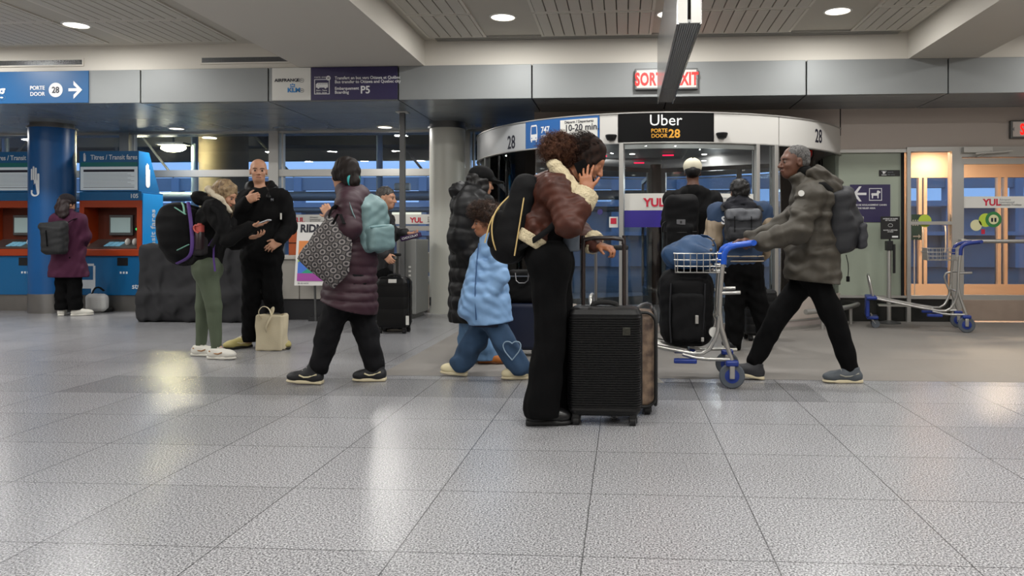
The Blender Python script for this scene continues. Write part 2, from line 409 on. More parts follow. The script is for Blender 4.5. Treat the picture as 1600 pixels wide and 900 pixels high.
# ------------------------------------------------------------------ shell
XL, XR, YB = -13.0, 7.5, -4.5; YF = 8.97; YW = 11.4; YR = 9.92; ZS = 2.69; ZB = 3.09; ZC = 3.39
structure(bx(XL, XR, YB, YW+.12, -.12, 0).build('floor', floor_mat()))
structure(bx(XL, XR, YB, YF+.1, ZC+.0, ZC+.2).build('ceiling', M_ceil))
structure(bx(XL-.2, XL, YB, YW, 0, ZC+.2).build('wall_left', M_beige))
structure(bx(XR, XR+.2, YB, YR, 0, ZC+.2).build('wall_right', M_beige))
structure(bx(XL-.2, XR+.2, YB-.2, YB, 0, ZC+.2).build('wall_back', M_beige))
# beams
for i, (a, b) in enumerate(((-3.87, -2.36), (3.22, 3.99))):
    structure(bx(a, b, YB, YF, ZB, ZC+.02).build('ceiling_beam', M_beam))
structure(bx(XL, XR, YF-.005, YF+.1, ZB-.01, ZC+.05).build('ceiling_edge', M_beam))
# fascia panels
seams = [XL, -11.9, -10.4, -8.95, -7.4, -5.84, -4.25, -2.67, -1.08, .5, 2.08, 3.66, 5.25, 6.85, XR]
for a, b in zip(seams, seams[1:]):
    structure(bx(a+.008, b-.008, YF-.03, YF+.04, ZS, ZB, .003).build('fascia', M_fascia))
structure(bx(XL, XR, YF, YF+.06, ZS+.01, ZB+.01).build('fascia_backing', M_gap))
# soffit planks with open joints
structure(bx(XL, XR, YF+.05, YW+.6, ZS+.03, ZS+.12).build('ceiling_soffit', M_gap))
ysm = [YF-.02, 9.42, 9.86, 10.3, 10.74, 11.18, YW+.55]
mb = MB()
for a, b in zip(seams, seams[1:]):
    for c, d in zip(ysm, ysm[1:]): mb.box(a+.007, b-.007, c+.004, d-.004, ZS, ZS+.03)
structure(mb.build('ceiling_planks', M_soffit))
# slatted ceiling panels
def slats(x0, x1, y0, y1):
    mb = MB(); n = max(1, round((x1-x0)/.118)); w = (x1-x0)/n
    for i in range(n): mb.box(x0+i*w+.006, x0+(i+1)*w-.006, y0, y1, ZC-.022, ZC-.002, .002, seg=1)
    structure(mb.build('ceiling_slats', M_slat))
    f = MB(); f.box(x0, x1, y0, y1, ZC-.004, ZC+.002); structure(f.build('ceiling_groove', M_groove))
    t = MB(); e = .03
    t.box(x0-e, x1+e, y0-e, y0, ZC-.018, ZC); t.box(x0-e, x1+e, y1, y1+e, ZC-.018, ZC); t.box(x0-e, x0, y0, y1, ZC-.018, ZC); t.box(x1, x1+e, y0, y1, ZC-.018, ZC)
    structure(t.build('ceiling_trim', M_beam))
cols = [(-12.6,-11.35),(-11.0,-9.75),(-9.05,-8.0),(-7.4,-6.16),(-5.80,-4.6),(-2.25,-1.62),(-.92,.28),(.76,1.84),(2.56,3.14),(4.2,5.0),(5.6,6.9)]
for x0, x1 in cols:
    for y0, y1 in ((7.92, 8.76), (6.0, 7.84), (4.1, 5.92), (2.2, 4.02)): slats(x0, x1, y0, y1)
# slot diffusers at the coffer edge
def slot(name, label, x0, x1, y0, y1, n=3, axis='Z', z=None):
    r = thing(name, label, 'vent', ((x0+x1)/2, (y0+y1)/2, (ZC if z is None else z)))
    f = MB(); e = .018
    if axis == 'Z':
        w = (y1-y0)/n
        f.box(x0, x1, y0, y1, ZC-.006, ZC+.002)
        rel(f.build('dark_slot', M_gap), r)
        f = MB()
        for i in range(n+1): f.box(x0, x1, y0+i*w-.008, y0+i*w+.008, ZC-.02, ZC)
        rel(f.build('blade', M_alu), r)
    else:
        rel(bx(x0, x1, YF-.012, YF-.004, y0, y1).build('dark_slot', M_gap), r)
        f = MB()
        f.box(x0-e, x1+e, YF-.022, YF-.004, y0-e, y0); f.box(x0-e, x1+e, YF-.022, YF-.004, y1, y1+e); f.box(x0-e, x0, YF-.022, YF-.004, y0, y1); f.box(x1, x1+e, YF-.022, YF-.004, y0, y1)
        rel(f.build('frame', M_beam), r)
        f = MB(); k = int((x1-x0)/.02)
        for i in range(k): f.box(x0+i*.02, x0+i*.02+.007, YF-.018, YF-.012, y0, y1)
        for i in range(4): z_ = y0+(y1-y0)*(i+.5)/4; f.box(x0, x1, YF-.019, YF-.012, z_-.003, z_+.003)
        rel(f.build('louvre', M_alud), r)
slot('ceiling_vent', 'long slotted air diffuser in the recessed ceiling above the exit sign', -2.2, 3.1, 8.80, 8.93)
slot('ceiling_vent', 'slotted air diffuser in the ceiling recess at the upper right corner', 4.15, 6.9, 8.80, 8.93)
slot('wall_vent', 'narrow louvred vent above the blue door 28 direction sign', -7.9, onY(130,104,YF).x, 3.165, 3.225, axis='Y')
slot('wall_vent', 'narrow louvred vent above the airline logo sign', -5.08, -3.93, 3.165, 3.225, axis='Y')
# round ceiling lights
def downlight(x, y, z, r, label, group=None):
    t = thing('ceiling_light', label, 'light', (x, y, z), group=group)
    MB().lathe([(r+.02, 0), (r+.02, -.008), (r, -.014), (r-.004, -.004), (r-.004, 0)], (0,0,0), 32).build('rim', M_white, t, smooth=True)
    MB().lathe([(.001, -.003), (r-.003, -.003), (r-.003, -.008), (.001, -.010)], (0,0,0), 32).build('diffuser', M_light, t, smooth=True)
for i, (x, y) in enumerate(HALL):
    if y > 7 and x in (-5.99, -1.28, .47, 2.19):
        downlight(x, y, ZC, .125, {-5.99: 'round recessed ceiling light in the left slatted ceiling', -1.28: 'round recessed ceiling light left of the hanging blade sign, over the fascia', .47: 'round ceiling light half hidden behind the hanging metal blade sign', 2.19: 'round recessed ceiling light right of the hanging blade sign'}[x])
    else: downlight(x, y, ZC, .125, 'round recessed ceiling light further back in the hall', 'ceiling lights above and behind the viewer')
for (x, y), l in zip(SOFF, ('round light in the dark metal soffit above the leftmost blue machine', 'round light in the dark metal soffit right of the transit fare machine', 'round light in the dark metal soffit beside the thin grey post')):
    downlight(x, y, ZS, .10, l)
for px, py, l in ((357, 36, 'small white sprinkler cap on the left ceiling beam, nearest'), (391, 59, 'small white sprinkler cap on the left ceiling beam, nearer the fascia')):
    q = onZ(px, py, ZB if False else ZC-.0); g = thing('sprinkler', l, 'sprinkler', tuple(q)); MB().lathe([(.001, -.03), (.02, -.028), (.03, -.012), (.045, -.004), (.045, 0)], (0,0,0), 20).build('cap', M_white, g, smooth=True)
q = onZ(448, 201, ZS); g = thing('ceiling_speaker', 'round flush cover in the dark soffit between the two soffit lights', 'speaker', tuple(q)); MB().lathe([(.001, -.004), (.17, -.004), (.19, -.012), (.2, 0)], (0,0,0), 40).build('cover', M_soffit, g, smooth=True)
# ------------------------------------------------------------------ right wall with doors
M_frost = mat('frosted_panel', '#9FA898', .35, noise=.05, nscale=2)
M_tile = mat('black_granite', '#191A18', .25)
M_kick = mat('kick_plate', '#A8978A', .45, .5, noise=.12, nscale=5)
M_glass = glassmat('clear_glass', (.88, .92, .94), .0)
M_glassd = glassmat('tinted_glass', (.62, .66, .68), .04)
def fx_(px): return onY(px, 300, YR).x
def fz_(py, px=1450): return onY(px, py, YR).z
XA = 2.62
structure(bx(XA, XR, YR, YR+.15, fz_(234), ZS+.05).build('wall_front', M_beige))
zb = fz_(462)
x0, x1 = XA, fx_(1416)
structure(bx(x0, x1+.05, YR+.02, YR+.15, 0, zb-.02).build('wall_base', M_tile))
structure(bx(x0, x1-.02, YR+.03, YR+.08, zb, fz_(237)).build('wall_panel_frosted', M_frost))
t = MB(); t.box(x0, x1, YR-.02, YR+.1, zb-.03, zb+.0); t.box(x0, x1, YR-.015, YR+.1, fz_(238), fz_(233)); structure(t.build('trim_1', M_alu))
structure(bx(fx_(1409), fx_(1413), YR-.005, YR+.03, zb, fz_(238)).build('trim_2', M_gap))
# side window
ws = [fx_(p) for p in (1416, 1422, 1486, 1491)]
t = MB(); zt = fz_(230); zw = fz_(462); zm0, zm1 = fz_(351), fz_(346)
for a, b, c, d in ((ws[0], ws[1], 0, zt), (ws[2], ws[3], 0, zt)): t.box(a, b, YR-.03, YR+.1, c, d)
t.box(ws[1], ws[2], YR-.03, YR+.1, fz_(237), zt); t.box(ws[1], ws[2], YR-.03, YR+.1, zw-.04, zw+.0); t.box(ws[1], ws[2], YR-.03, YR+.1, zm0, zm1)
w1 = structure(t.build('window_1', M_alu))
structure(bx(ws[1], ws[2], YR+.02, YR+.03, zw, fz_(237)).build('window_1_glass', M_glass))
structure(bx(ws[0], ws[3], YR+.02, YR+.12, 0, zw-.03).build('wall_base', M_tile))
# door
dx0 = fx_(1491); dl = fx_(1505); dr = dl+.86
t = MB(); t.box(dx0, dl-.03, YR-.03, YR+.1, 0, zt); t.box(dr+.13, XR, YR-.02, YR+.1, 0, zt); t.box(dx0, dr+.2, YR-.03, YR+.1, fz_(246), zt)
structure(t.build('door_frame', M_alu))
dz0, dz1 = fz_(463), fz_(257)
d = thing('door_1', None, None, (dl, YR, 0)); d['kind'] = 'structure'
t = MB(); t.box(dl-.06, dl, YR-.02, YR+.03, 0, fz_(248)); t.box(dr, dr+.1, YR-.02, YR+.03, 0, fz_(248)); t.box(dl, dr, YR-.02, YR+.03, dz1, fz_(248)); t.box(dl, dr, YR-.02, YR+.03, dz0-.06, dz0+.02)
rel(t.build('leaf', M_alu), d)
rel(bx(dl-.06, dr+.1, YR-.025, YR+.02, .02, dz0-.04, .003).build('kick_plate', M_kick), d)
rel(bx(dl, dr, YR+.002, YR+.01, dz0, dz1).build('door_glass', M_glass), d)
t = MB(); zz = fz_(377, 1550); t.rod((dl-.03, YR-.09, zz), (dr+.05, YR-.09, zz), .024, 16); t.box(dl-.07, dl-.01, YR-.115, YR-.02, zz-.03, zz+.03, .006); t.box(dr+.02, dr+.07, YR-.115, YR-.02, zz-.03, zz+.03, .006)
rel(t.build('push_bar', M_alu, smooth=True), d)
t = MB(); t.box(dl-.03, dl+.32, YR-.09, YR-.02, fz_(240), fz_(231), .005); t.rod((dl+.1, YR-.12, fz_(242)), (dl+.55, YR-.1, fz_(238)), .01); t.rod((dl+.3, YR-.1, fz_(238)), (dl+.15, YR-.04, fz_(246)), .008)
rel(t.build('door_closer', M_white), d)
z0, z1 = fz_(325, 1540), fz_(307, 1540)
rel(bx(dl-.01, dr+.01, YR-.006, YR+.001, z0, z1).build('logo_band', M_white), d)
text('YUL', .115, (fx_(1536), YR-.007, fz_(321, 1540)), M_rtxt, d, bold=.035)
for i, s in enumerate(('Aéroport', 'International', 'Montréal-Trudeau')): text(s, .036, (fx_(1561), YR-.007, fz_(313.5+4*i, 1540)), M_gtxt if i < 2 else M_btxt, d)
M_sg = mat('sticker_green', '#2F7A3F', .5); M_sy = mat('sticker_lime', '#B9D043', .5); M_sc = mat('sticker_cream', '#D8D5A8', .5)
def disc(name, c, r, m, root, y, ring=None):
    t = MB(); t.cyl((0,0), r, 0, .003, 32, M=Matrix.Translation((c[0], y, c[1])) @ Matrix.Rotation(math.pi/2, 4, 'X')); o = rel(t.build(name, m), root)
    return o
def st(px, py): p = onY(px, py, YR); return (p.x, p.z)
disc('round_sticker', st(1540, 344), .085, M_sy, d, YR-.001)
disc('round_sticker', st(1552, 343), .098, M_sg, d, YR-.004)
disc('sticker_centre', st(1552, 343), .06, M_sc, d, YR-.008)
t = MB()
for dx in (-.02, .02): c = st(1552, 343); t.box(c[0]+dx-.012, c[0]+dx+.012, YR-.014, YR-.011, c[1]-.03, c[1]+.02, .004)
rel(t.build('sticker_figure', M_btxt), d)
disc('round_sticker', st(1525, 352), .07, M_sc, d, YR-.001)
c = st(1536, 362); rel(bx(c[0]-.022, c[0]+.022, YR-.003, YR, c[1]-.03, c[1]+.03).build('small_sticker', M_rtxt), d)
c = st(1446, 345); t = MB(); t.cyl((0,0), .08, 0, .003, 32, M=Matrix.Translation((c[0], YR+.018, c[1])) @ Matrix.Rotation(math.pi/2, 4, 'X')); tag(t.build('round_sticker', M_sy), 'round lime sticker on the narrow window beside the exit door', 'sticker')
# vestibule
M_warm = mat('vestibule_wall', '#C9A88C', .6); M_wmetal = mat('vestibule_metal', '#C4A890', .35, .5)
YV = 12.6
structure(bx(XA, XR, YR+.1, YV+.1, -.12, 0).build('floor_vestibule', mat('vestibule_floor', '#8C8078', .5, noise=.2, nscale=60)))
structure(bx(XA, XR, YR+.15, YV, 2.5, 2.6).build('ceiling_vestibule', M_warm))
structure(bx(ws[0]-.35, ws[0]-.25, YR+.15, YV, 0, 2.5).build('wall_vestibule', M_warm))
structure(bx(XR, XR+.1, YR+.15, YV, 0, 2.5).build('wall_vestibule', M_warm))
vx = ws[0]-.25
t = MB()
for a in (vx, vx+.18, vx+1.38, vx+1.46, vx+2.6, vx+2.7): t.box(a, a+.05, YV-.06, YV+.04, 0, 2.1)
t.box(vx, XR, YV-.06, YV+.04, 2.02, 2.5); t.box(vx, XR, YV-.06, YV+.04, 0, .33)
structure(t.build('door_2', M_wmetal))
structure(bx(vx, XR, YV, YV+.01, .33, 2.02).build('door_2_glass', M_glass))
lamp('vestibule_lamp', 'AREA', (vx+.55, 11.2, 2.47), 150, (1, .72, .48), .3)
lamp('vestibule_lamp', 'AREA', (vx+2.0, 11.2, 2.47), 150, (1, .72, .48), .3)
for q, l in ((.55, 'bright round light in the vestibule ceiling seen through the narrow window'), (2.0, 'round light in the vestibule ceiling above the exit door')):
    downlight(vx+q, 11.2, 2.5, .13, l)
g = thing('door_handle', 'long vertical pull handle on the outer vestibule doors', 'handle', (vx+1.3, YV-.06, 1))
for k in (0, .35):
    t = MB(); t.tube([(vx+1.42+k, YV-.06, .85), (vx+1.42+k, YV-.13, .85), (vx+1.42+k, YV-.13, 1.25), (vx+1.42+k, YV-.06, 1.25)], .012); rel(t.build('pull_bar', M_alu), g)
# green assembly sign behind window
g = thing('assembly_sign', 'green emergency assembly point sign behind the narrow side window', 'sign', (0,0,0))
M_green = mat('sign_green', '#1D4A3E', .5)
a = onY(1424, 375, YR+.5); b = onY(1440, 335, YR+.5)
rel(bx(a.x, b.x, YR+.495, YR+.505, a.z, b.z).build('panel', M_green), g)
t = MB()
for i in range(3): x = a.x+.02+i*.03; t.cyl((0,0), .009, 0, .004, 12, M=Matrix.Translation((x, YR+.494, b.z-.08)) @ Matrix.Rotation(math.pi/2, 4, 'X')); t.box(x-.008, x+.008, YR+.49, YR+.494, b.z-.15, b.z-.095)
t.box(a.x+.02, a.x+.09, YR+.49, YR+.494, a.z+.04, a.z+.055); t.prism([(a.x+.09, a.z+.02), (a.x+.12, a.z+.047), (a.x+.09, a.z+.075)], YR+.49, YR+.494)
t.rod((a.x+.04, YR+.5, 0), (a.x+.04, YR+.5, a.z+.01), .008)
rel(t.build('pictogram', M_wtxt), g)
# exit signs
def exit_sign(label, p0, p1, Y, s, cut=None):
    r = thing('exit_sign', label, 'sign', (p0[0], Y, p0[1]))
    x0, z0 = p0; x1, z1 = p1
    t = MB(); t.box(x0, x1, Y-.06, Y, z0, z1, .008); rel(t.build('housing', M_alud), r)
    t = MB(); t.box(x0+.02, x1-.02, Y-.066, Y-.058, z0+.02, z1-.02); rel(t.build('face', M_signface), r)
    text(s, (z1-z0)*.83, ((x0+x1)/2, Y-.068, z0+(z1-z0)*.21), M_red, r, bold=.034, align='CENTER', sx=.60, space=1.08)
    t = MB()
    for cx, sg in ((x0+.035, -1), (x1-.035, 1)): rel(MB().prism([(cx, (z0+z1)/2-.03), (cx, (z0+z1)/2+.03), (cx+sg*.02, (z0+z1)/2)], Y-.069, Y-.066).build('arrow_mark', M_gtxt), r)
    pass
a = onY(992, 142, YF-.03); b = onY(1090, 108, YF-.03)
exit_sign('lit red sortie exit sign on the grey fascia behind the hanging blade sign', (a.x, a.z), (b.x, b.z), YF-.035, 'SORTIE EXIT')
a = onY(1576, 217, YR); b = onY(1690, 188, YR)
exit_sign('lit red sortie exit sign above the exit door at the right edge', (a.x, a.z), (b.x, b.z), YR, 'SORTIE EXIT')
# ------------------------------------------------------------------ window wall on the left
XD = -2.03
YG = YW+.05
zt_ = onY(500, 270, YW).z
t = MB()
t.box(XL, XD, YW, YW+.14, 0, .35); structure(t.build('wall_sill', M_beige))
mull = [-12.2, -9.95, -7.7, onY(428, 300, YW).x, onY(727, 300, YW).x, XD-.03]
mi = thing('window_2', None, None, (-6, YW, 0)); mi['kind'] = 'structure'
t = MB()
t.box(XL, XD, YW, YW+.12, zt_-.05, zt_+.055); t.box(XL, XD, YW, YW+.12, 2.66, 2.72); t.box(XL, XD, YW, YW+.12, 1.17, 1.24); t.box(XL, XD, YW, YW+.12, .33, .4)
for x in mull: t.box(x-.075, x+.075, YW-.02, YW+.14, .33, ZS)
for x in mull: t.box(x+.11, x+.135, YW+.02, YW+.1, .33, ZS)
rel(t.build('window_frame', M_alu), mi)
rel(bx(XL, XD, YG, YG+.01, .35, ZS).build('window_glass', M_glass), mi)
bz0 = onY(600, 350, YW).z; bz1 = onY(600, 335, YW).z
rel(bx(-9, XD, YG-.03, YG-.02, bz0, bz1).build('logo_band', M_white), mi)
for px in (369, 457, 552, 641):
    p = onY(px, 347.5, YG-.031); text('YUL', .105, p, M_rtxt, mi, bold=.035)
    for i, s in enumerate(('Aéroport', 'International', 'Montréal-Trudeau')): q = onY(px+27, 340.5+3.4*i, YG-.031); text(s, .033, q, M_gtxt if i < 2 else M_btxt, mi)
# ------------------------------------------------------------------ outside
M_conc = mat('outdoor_concrete', '#8A8072', .8, noise=.25, nscale=3, bump=.2, bscale=20)
M_outw = mat('outdoor_wall', '#98A0AC', .7, noise=.15, nscale=.6)
M_outd = mat('outdoor_dark', '#6A7078', .7)
M_pipe = mat('outdoor_pipe', '#7E93AD', .5, .3)
structure(bx(-30, 25, YW+.12, 45, -.14, -.02).build('floor_outdoor', mat('asphalt', '#3A3D42', .6, noise=.3, nscale=2)))
structure(bx(-24, 14, YW+.7, 22, 3.35, 3.6).build('ceiling_outdoor_canopy', M_outd))
for i, y in enumerate((13.2, 16, 19)):
    structure(bx(-24, 14, y, y+.3, 3.05, 3.35).build('ceiling_canopy_beam', M_outd))
c = W(350, 300, 15.5)
t = MB(); t.cyl((c.x, c.y), .46, 0, 3.35, 40); tag(t.build('concrete_column', M_conc, smooth=True), 'round concrete column outside, behind the window and the bald man', 'column')
# a long low building across the road
t = MB(); t.box(-34, 26, 30, 33, 0, 2.3); t.box(-34, 26, 29.6, 30, 3.0, 3.5)
far = thing('terminal_building', 'blue-grey terminal building across the road, seen through the windows', 'building', (0,30,0))
rel(t.build('wall', M_outw), far)
t = MB()
for i in range(24): t.box(-33+i*2.5, -32.7+i*2.5, 29.5, 29.95, 0, 3.5)
t.box(-34, 26, 29.4, 29.95, 1.2, 1.35); t.box(-34, 26, 29.4, 29.95, 2.3, 2.5)
rel(t.build('facade_rib', mat('facade_rib', '#93A0B4', .6)), far)
M_lit = mat('lit_window', '#E8E4C8', .5, emit='#F6E8C0', es=1.3)
for i, (x, z, w) in enumerate(((2.2, 1.6, 1.0), (4.2, 2.0, .8), (6, 1.3, 1.2), (-3, 1.5, .9), (-9, 2, 1.1), (3.1, .9, 1.5), (.2, 1.7, .5))):
    rel(bx(x, x+w, 29.3, 29.5, z, z+.22).build('lit_window', M_lit), far)
# pipes and braces under the canopy
pr = thing('pipe_run', 'horizontal grey pipes running outside behind the window band', 'pipe', (0, 14, 1.8))
for z, r in ((1.86, .09), (1.6, .05)):
    t = MB(); t.rod((-22, 14.2, z), (2.0, 14.2, z), r, 16); rel(t.build('pipe', M_pipe, smooth=True), pr)
t = MB()
for x in (-20, -16, -12, -8.2, -4.6, -1.0): rel(MB().rod((x, 14.2, 0), (x, 14.2, 3.33), .06).box(x-.12, x+.12, 14.1, 14.3, 1.2, 1.35).build('pipe_post', M_pipe, smooth=True), pr)

for i, (xa, xb) in enumerate(((-14.2, -13.2), (-12.0, -12.9), (-9.9, -9.1), (-7.6, -6.6), (-4.7, -3.9))):
    t = MB(); t.rod((xa, 15, 3.3), (xb, 15, 2.3), .025, 8); tag(t.build('brace_rod', M_outd), 'thin diagonal brace rod hanging under the outdoor canopy', 'rod', 'brace rods under the outdoor canopy')
c = W(271, 231, 14.5)
g = thing('outdoor_lamp', 'bright oval lamp glowing under the outdoor canopy, behind the left windows', 'lamp', (c.x, c.y, c.z))
t = MB(); t.ball((0,0,0), .24, 24, (1, .5, .33)); t.build('diffuser', mat('outdoor_diffuser', '#FFFFFF', .5, emit='#FFE9A0', es=150), g, smooth=True)
t = MB(); t.box(-.27, .27, -.14, .14, .05, .09); t.rod((0,0,.09), (0,0,3.33-c.z), .02); t.build('fitting', M_outd, g)
lamp('outdoor_lamp_light', 'POINT', (c.x, c.y-.2, c.z-.15), 25, (1, .9, .66), .15)
lamp('outdoor_fill_lamp', 'POINT', (-9.3, 14.2, 2.6), 45, (1, .86, .6), .15)
for x in (-2, 3.5, -18): lamp('street_lamp_light', 'POINT', (x, 20, 2.8), 60, (.95, .95, .9), .2)
# security camera outside
c = W(631, 292, 15)
g = thing('security_camera', 'white tube camera hanging outside the window behind the grey post', 'camera', tuple(c))
t = MB(); t.rod((-.17, 0, 0), (.12, 0, 0), .075, 20); t.build('camera_body', M_white, g, smooth=True)
t = MB(); t.rod((0,0,.05), (0,0,.55), .018); t.rod((0,0,.55), (0,-.0,3.33-c.z), .018); t.build('bracket', M_alud, g)
# ------------------------------------------------------------------ columns, post
t = MB(); c = (-2.51, 10.78); t.cyl(c, .252, .0, 2.60, 64); 
g = thing('white_column', 'round off-white column beside the revolving door', 'column', (c[0], c[1], 0))
rel(t.build('shaft', mat('column_paint', '#D6D6CC', .35, noise=.05, nscale=1.5), smooth=True), g)
t = MB(); t.cyl(c, .275, 2.60, 2.63, 64); t.cyl(c, .25, 2.63, ZS, 64); rel(t.build('collar', M_alud, smooth=True), g)
for px in (671, 708):
    q = onY(px, 471, 10.6); o = Vector((q.x-c[0], -math.sqrt(max(0, .252**2-(q.x-c[0])**2)), 0))
    a = math.atan2(o.x, -o.y)
    t = MB(); t.arc(c, .25, .257, a-.12, a+.12, q.z-.06, q.z+.06, 4); ot = rel(t.build('outlet', M_alud), g)
    t = MB(); 
    for dz in (-.03, .03): t.arc(c, .256, .26, a-.05, a+.05, q.z+dz-.015, q.z+dz+.015, 2)
    s_ = t.build('socket', M_black); s_.parent = ot
cb = (-8.2, 10.54); rb_ = .292
g = thing('blue_column', 'round blue wrapped column with a white hand emblem and steel base', 'column', (cb[0], cb[1], 0))
M_colb = mat('column_blue', '#0A5592', .35)
t = MB(); t.cyl(cb, rb_, .27, 2.62, 64); rel(t.build('shaft', M_colb, smooth=True), g)
t = MB(); t.cyl(cb, rb_+.006, 0, .27, 64); rel(t.build('steel_base', mat('brushed_steel', '#8F8E8C', .3, .85, noise=.1, nscale=3), smooth=True), g)
t = MB(); t.cyl(cb, rb_+.02, 2.62, 2.64, 64); t.cyl(cb, rb_-.02, 2.64, ZS, 64); rel(t.build('collar', M_alud, smooth=True), g)
def hand_mb(bend, s=1):
    """hand emblem: list of (x,z) boxes mapped by bend"""
    mb = MB()
    def seg(x0, x1, z0, z1, r):
        t = bmesh.new(); n = 10; pts = []
        for k in range(n+1): a = math.pi*k/n; pts.append(((x0+x1)/2+math.cos(a)*(x1-x0)/2, z1-r+math.sin(a)*r))
        for k in range(n+1): a = math.pi+math.pi*k/n; pts.append(((x0+x1)/2+math.cos(a)*(x1-x0)/2, z0+r+math.sin(a)*r))
        vs = [t.verts.new(bend(x*s, z*s)) for x, z in pts]
        t.faces.new(vs); mb.add(t)
    seg(-.055, -.028, .05, .24, .0135); seg(-.022, .005, .05, .275, .0135); seg(.011, .038, .05, .255, .0135)
    seg(.044, .071, -.06, .17, .0135); seg(-.055, .071, -.17, .08, .06)
    return mb
def cb_bend(x, z, a0=-.36, zz=1.78, c=None, r=None):
    a = a0+x/rb_; R = rb_+.004
    return (cb[0]+R*math.sin(a), cb[1]-R*math.cos(a), zz+z)
M_emb = mat('emblem_white', '#DDE3E8', .4)
rel(hand_mb(lambda x, z: cb_bend(x*1.15, z, -.14, 1.80), .95).build('hand_emblem', M_emb), g)
t = MB(); t.arc(cb, rb_+.0045, rb_+.008, -.42, -.16, 1.73, 1.87, 6); rel(t.build('card_emblem', M_colb), g)
p = G(629, 499)
g = thing('metal_post', 'slim square grey post standing from floor to soffit near the white column', 'post', (p.x, p.y, 0))
t = MB(); t.box(-.033, .033, -.033, .033, .0, ZS-.012, .004); t.build('shaft', M_alud, g)
t = MB(); t.box(-.075, .075, -.075, .075, ZS-.012, ZS, .003); t.build('top_plate', M_white, g)
t = MB(); t.box(-.075, .075, -.075, .075, 0, .012, .003); t.build('base_plate', M_alud, g)
# ------------------------------------------------------------------ fascia signs
YS = YF-.045
def fsign(name, label, px0, px1, m, z0=ZS+.006, z1=ZB-.006):
    a = onY(px0, 140, YS).x; b = onY(px1, 140, YS).x
    r = thing(name, label, 'sign', (a, YS, z0)); rel(bx(a, b, YS, YF-.03, z0, z1, .002).build('panel', m), r); return r, a, b
r, a, b = fsign('direction_sign', 'blue overhead sign pointing to door 28 at the far left', -260, 138, M_blue)
def P_(px, py): q = onY(px, py, YS-.003); return q
text('Boarding', .2, P_(8, 150), M_wtxt, r, bold=.02, align='RIGHT')
text('PORTE', .066, P_(70, 140), M_wtxt, r, bold=.02, align='RIGHT', sx=.95); text('DOOR', .066, P_(70, 149.5), M_wtxt, r, bold=.02, align='RIGHT', sx=.95)
q = P_(87, 140.5); disc('number_disc', (q.x, q.z), .088, M_wtxt, r, YS-.001)
text('28', .105, (q.x, YS-.006, q.z-.036), M_btxt, r, bold=.02, align='CENTER', sx=.9)
t = MB(); c0 = P_(107, 140.3); c1 = P_(128.5, 140.3); hz = .1
t.box(c0.x, c1.x-.02, YS-.005, YS-.001, c0.z-.018, c0.z+.018)
t.prism([(c1.x, c1.z), (c1.x-.11, c1.z+.11), (c1.x-.11, c1.z+.06), (c1.x-.045, c1.z), (c1.x-.11, c1.z-.06), (c1.x-.11, c1.z-.11)], YS-.005, YS-.001)
rel(t.build('arrow', M_wtxt), r)
r, a, b = fsign('airline_sign', 'white overhead sign with two airline logos', 425, 485.5, M_white)
text('AIRFRANCE', .052, P_(429, 127.8), M_btxt, r, bold=.02, sx=1.12)
t = MB(); q = P_(462, 127.8); t.prism([(q.x, q.z), (q.x+.014, q.z), (q.x+.032, q.z+.036), (q.x+.018, q.z+.036)], YS-.003, YS-.001); t.build('logo_stroke', M_rtxt) if False else rel(t.build('logo_stroke', M_btxt), r)
M_klm = mat('klm_blue', '#1F7FC4', .5)
text('KLM', .072, P_(449, 144), M_klm, r, bold=.04, sx=1.15)
t = MB(); q = P_(457, 135)
for k in (-1, 0, 1): t.cyl((0,0), .009, 0, .003, 10, M=Matrix.Translation((q.x+k*.022, YS-.001, q.z+.018+(.008 if k == 0 else 0))) @ Matrix.Rotation(math.pi/2, 4, 'X'))
t.box(q.x-.03, q.x+.03, YS-.003, YS-.001, q.z-.008, q.z+.002); rel(t.build('crown', M_klm), r)
for py in (125.5, 141.5):
    q = P_(471.5, py); t = MB(); t.tube([(q.x+.024*math.cos(k*.5236), YS-.003, q.z+.024*math.sin(k*.5236)) for k in range(12)], .0022, 5, closed=True, smooth=0); t.box(q.x-.012, q.x+.012, YS-.004, YS-.002, q.z-.004, q.z+.004); rel(t.build('round_mark', M_gtxt), r)
r, a, b = fsign('bus_transfer_sign', 'dark purple overhead sign about bus transfer to Ottawa and Quebec', 486, 621, M_purple)
text('Transfert en bus vers Ottawa et Québec', .052, P_(523, 124.2), M_wtxt, r, bold=.012, sx=.92)
text('Bus transfer to Ottawa and Quebec city', .052, P_(523, 130.2), M_wtxt, r, bold=.012, sx=.94)
text('Embarquement', .05, P_(523, 140.4), M_wtxt, r, bold=.012, sx=.95); text('Boarding', .05, P_(523, 146.4), M_wtxt, r, bold=.012, sx=.95)
text('P5', .125, P_(563, 145.8), M_wtxt, r, bold=.02, sx=.95)
t = MB(); q0 = P_(491, 147.5); q1 = P_(515, 123.5); e = .008
for bb in ((q0.x, q1.x, q0.z, q0.z+e), (q0.x, q1.x, q1.z-e, q1.z), (q0.x, q0.x+e, q0.z, q1.z), (q1.x-e, q1.x, q0.z, q1.z)): t.box(bb[0], bb[1], YS-.004, YS-.001, bb[2], bb[3])
bq = (q0.x+.02, q1.x-.02, (q0.z+q1.z)/2+.0, q1.z-.045)
t.box(bq[0], bq[1], YS-.004, YS-.001, bq[2]-.01, bq[2]+.03)
t.prism([(bq[0], bq[2]+.03), (bq[0]+.02, bq[3]), (bq[0]+.03, bq[3]), (bq[0]+.02, bq[2]+.03)], YS-.004, YS-.001)
for k in range(6): x = bq[0]+.022+k*.021; t.box(x, x+.006, YS-.004, YS-.001, bq[2]+.03, bq[3])
t.box(bq[0]+.02, bq[1], YS-.004, YS-.001, bq[3]-.008, bq[3])
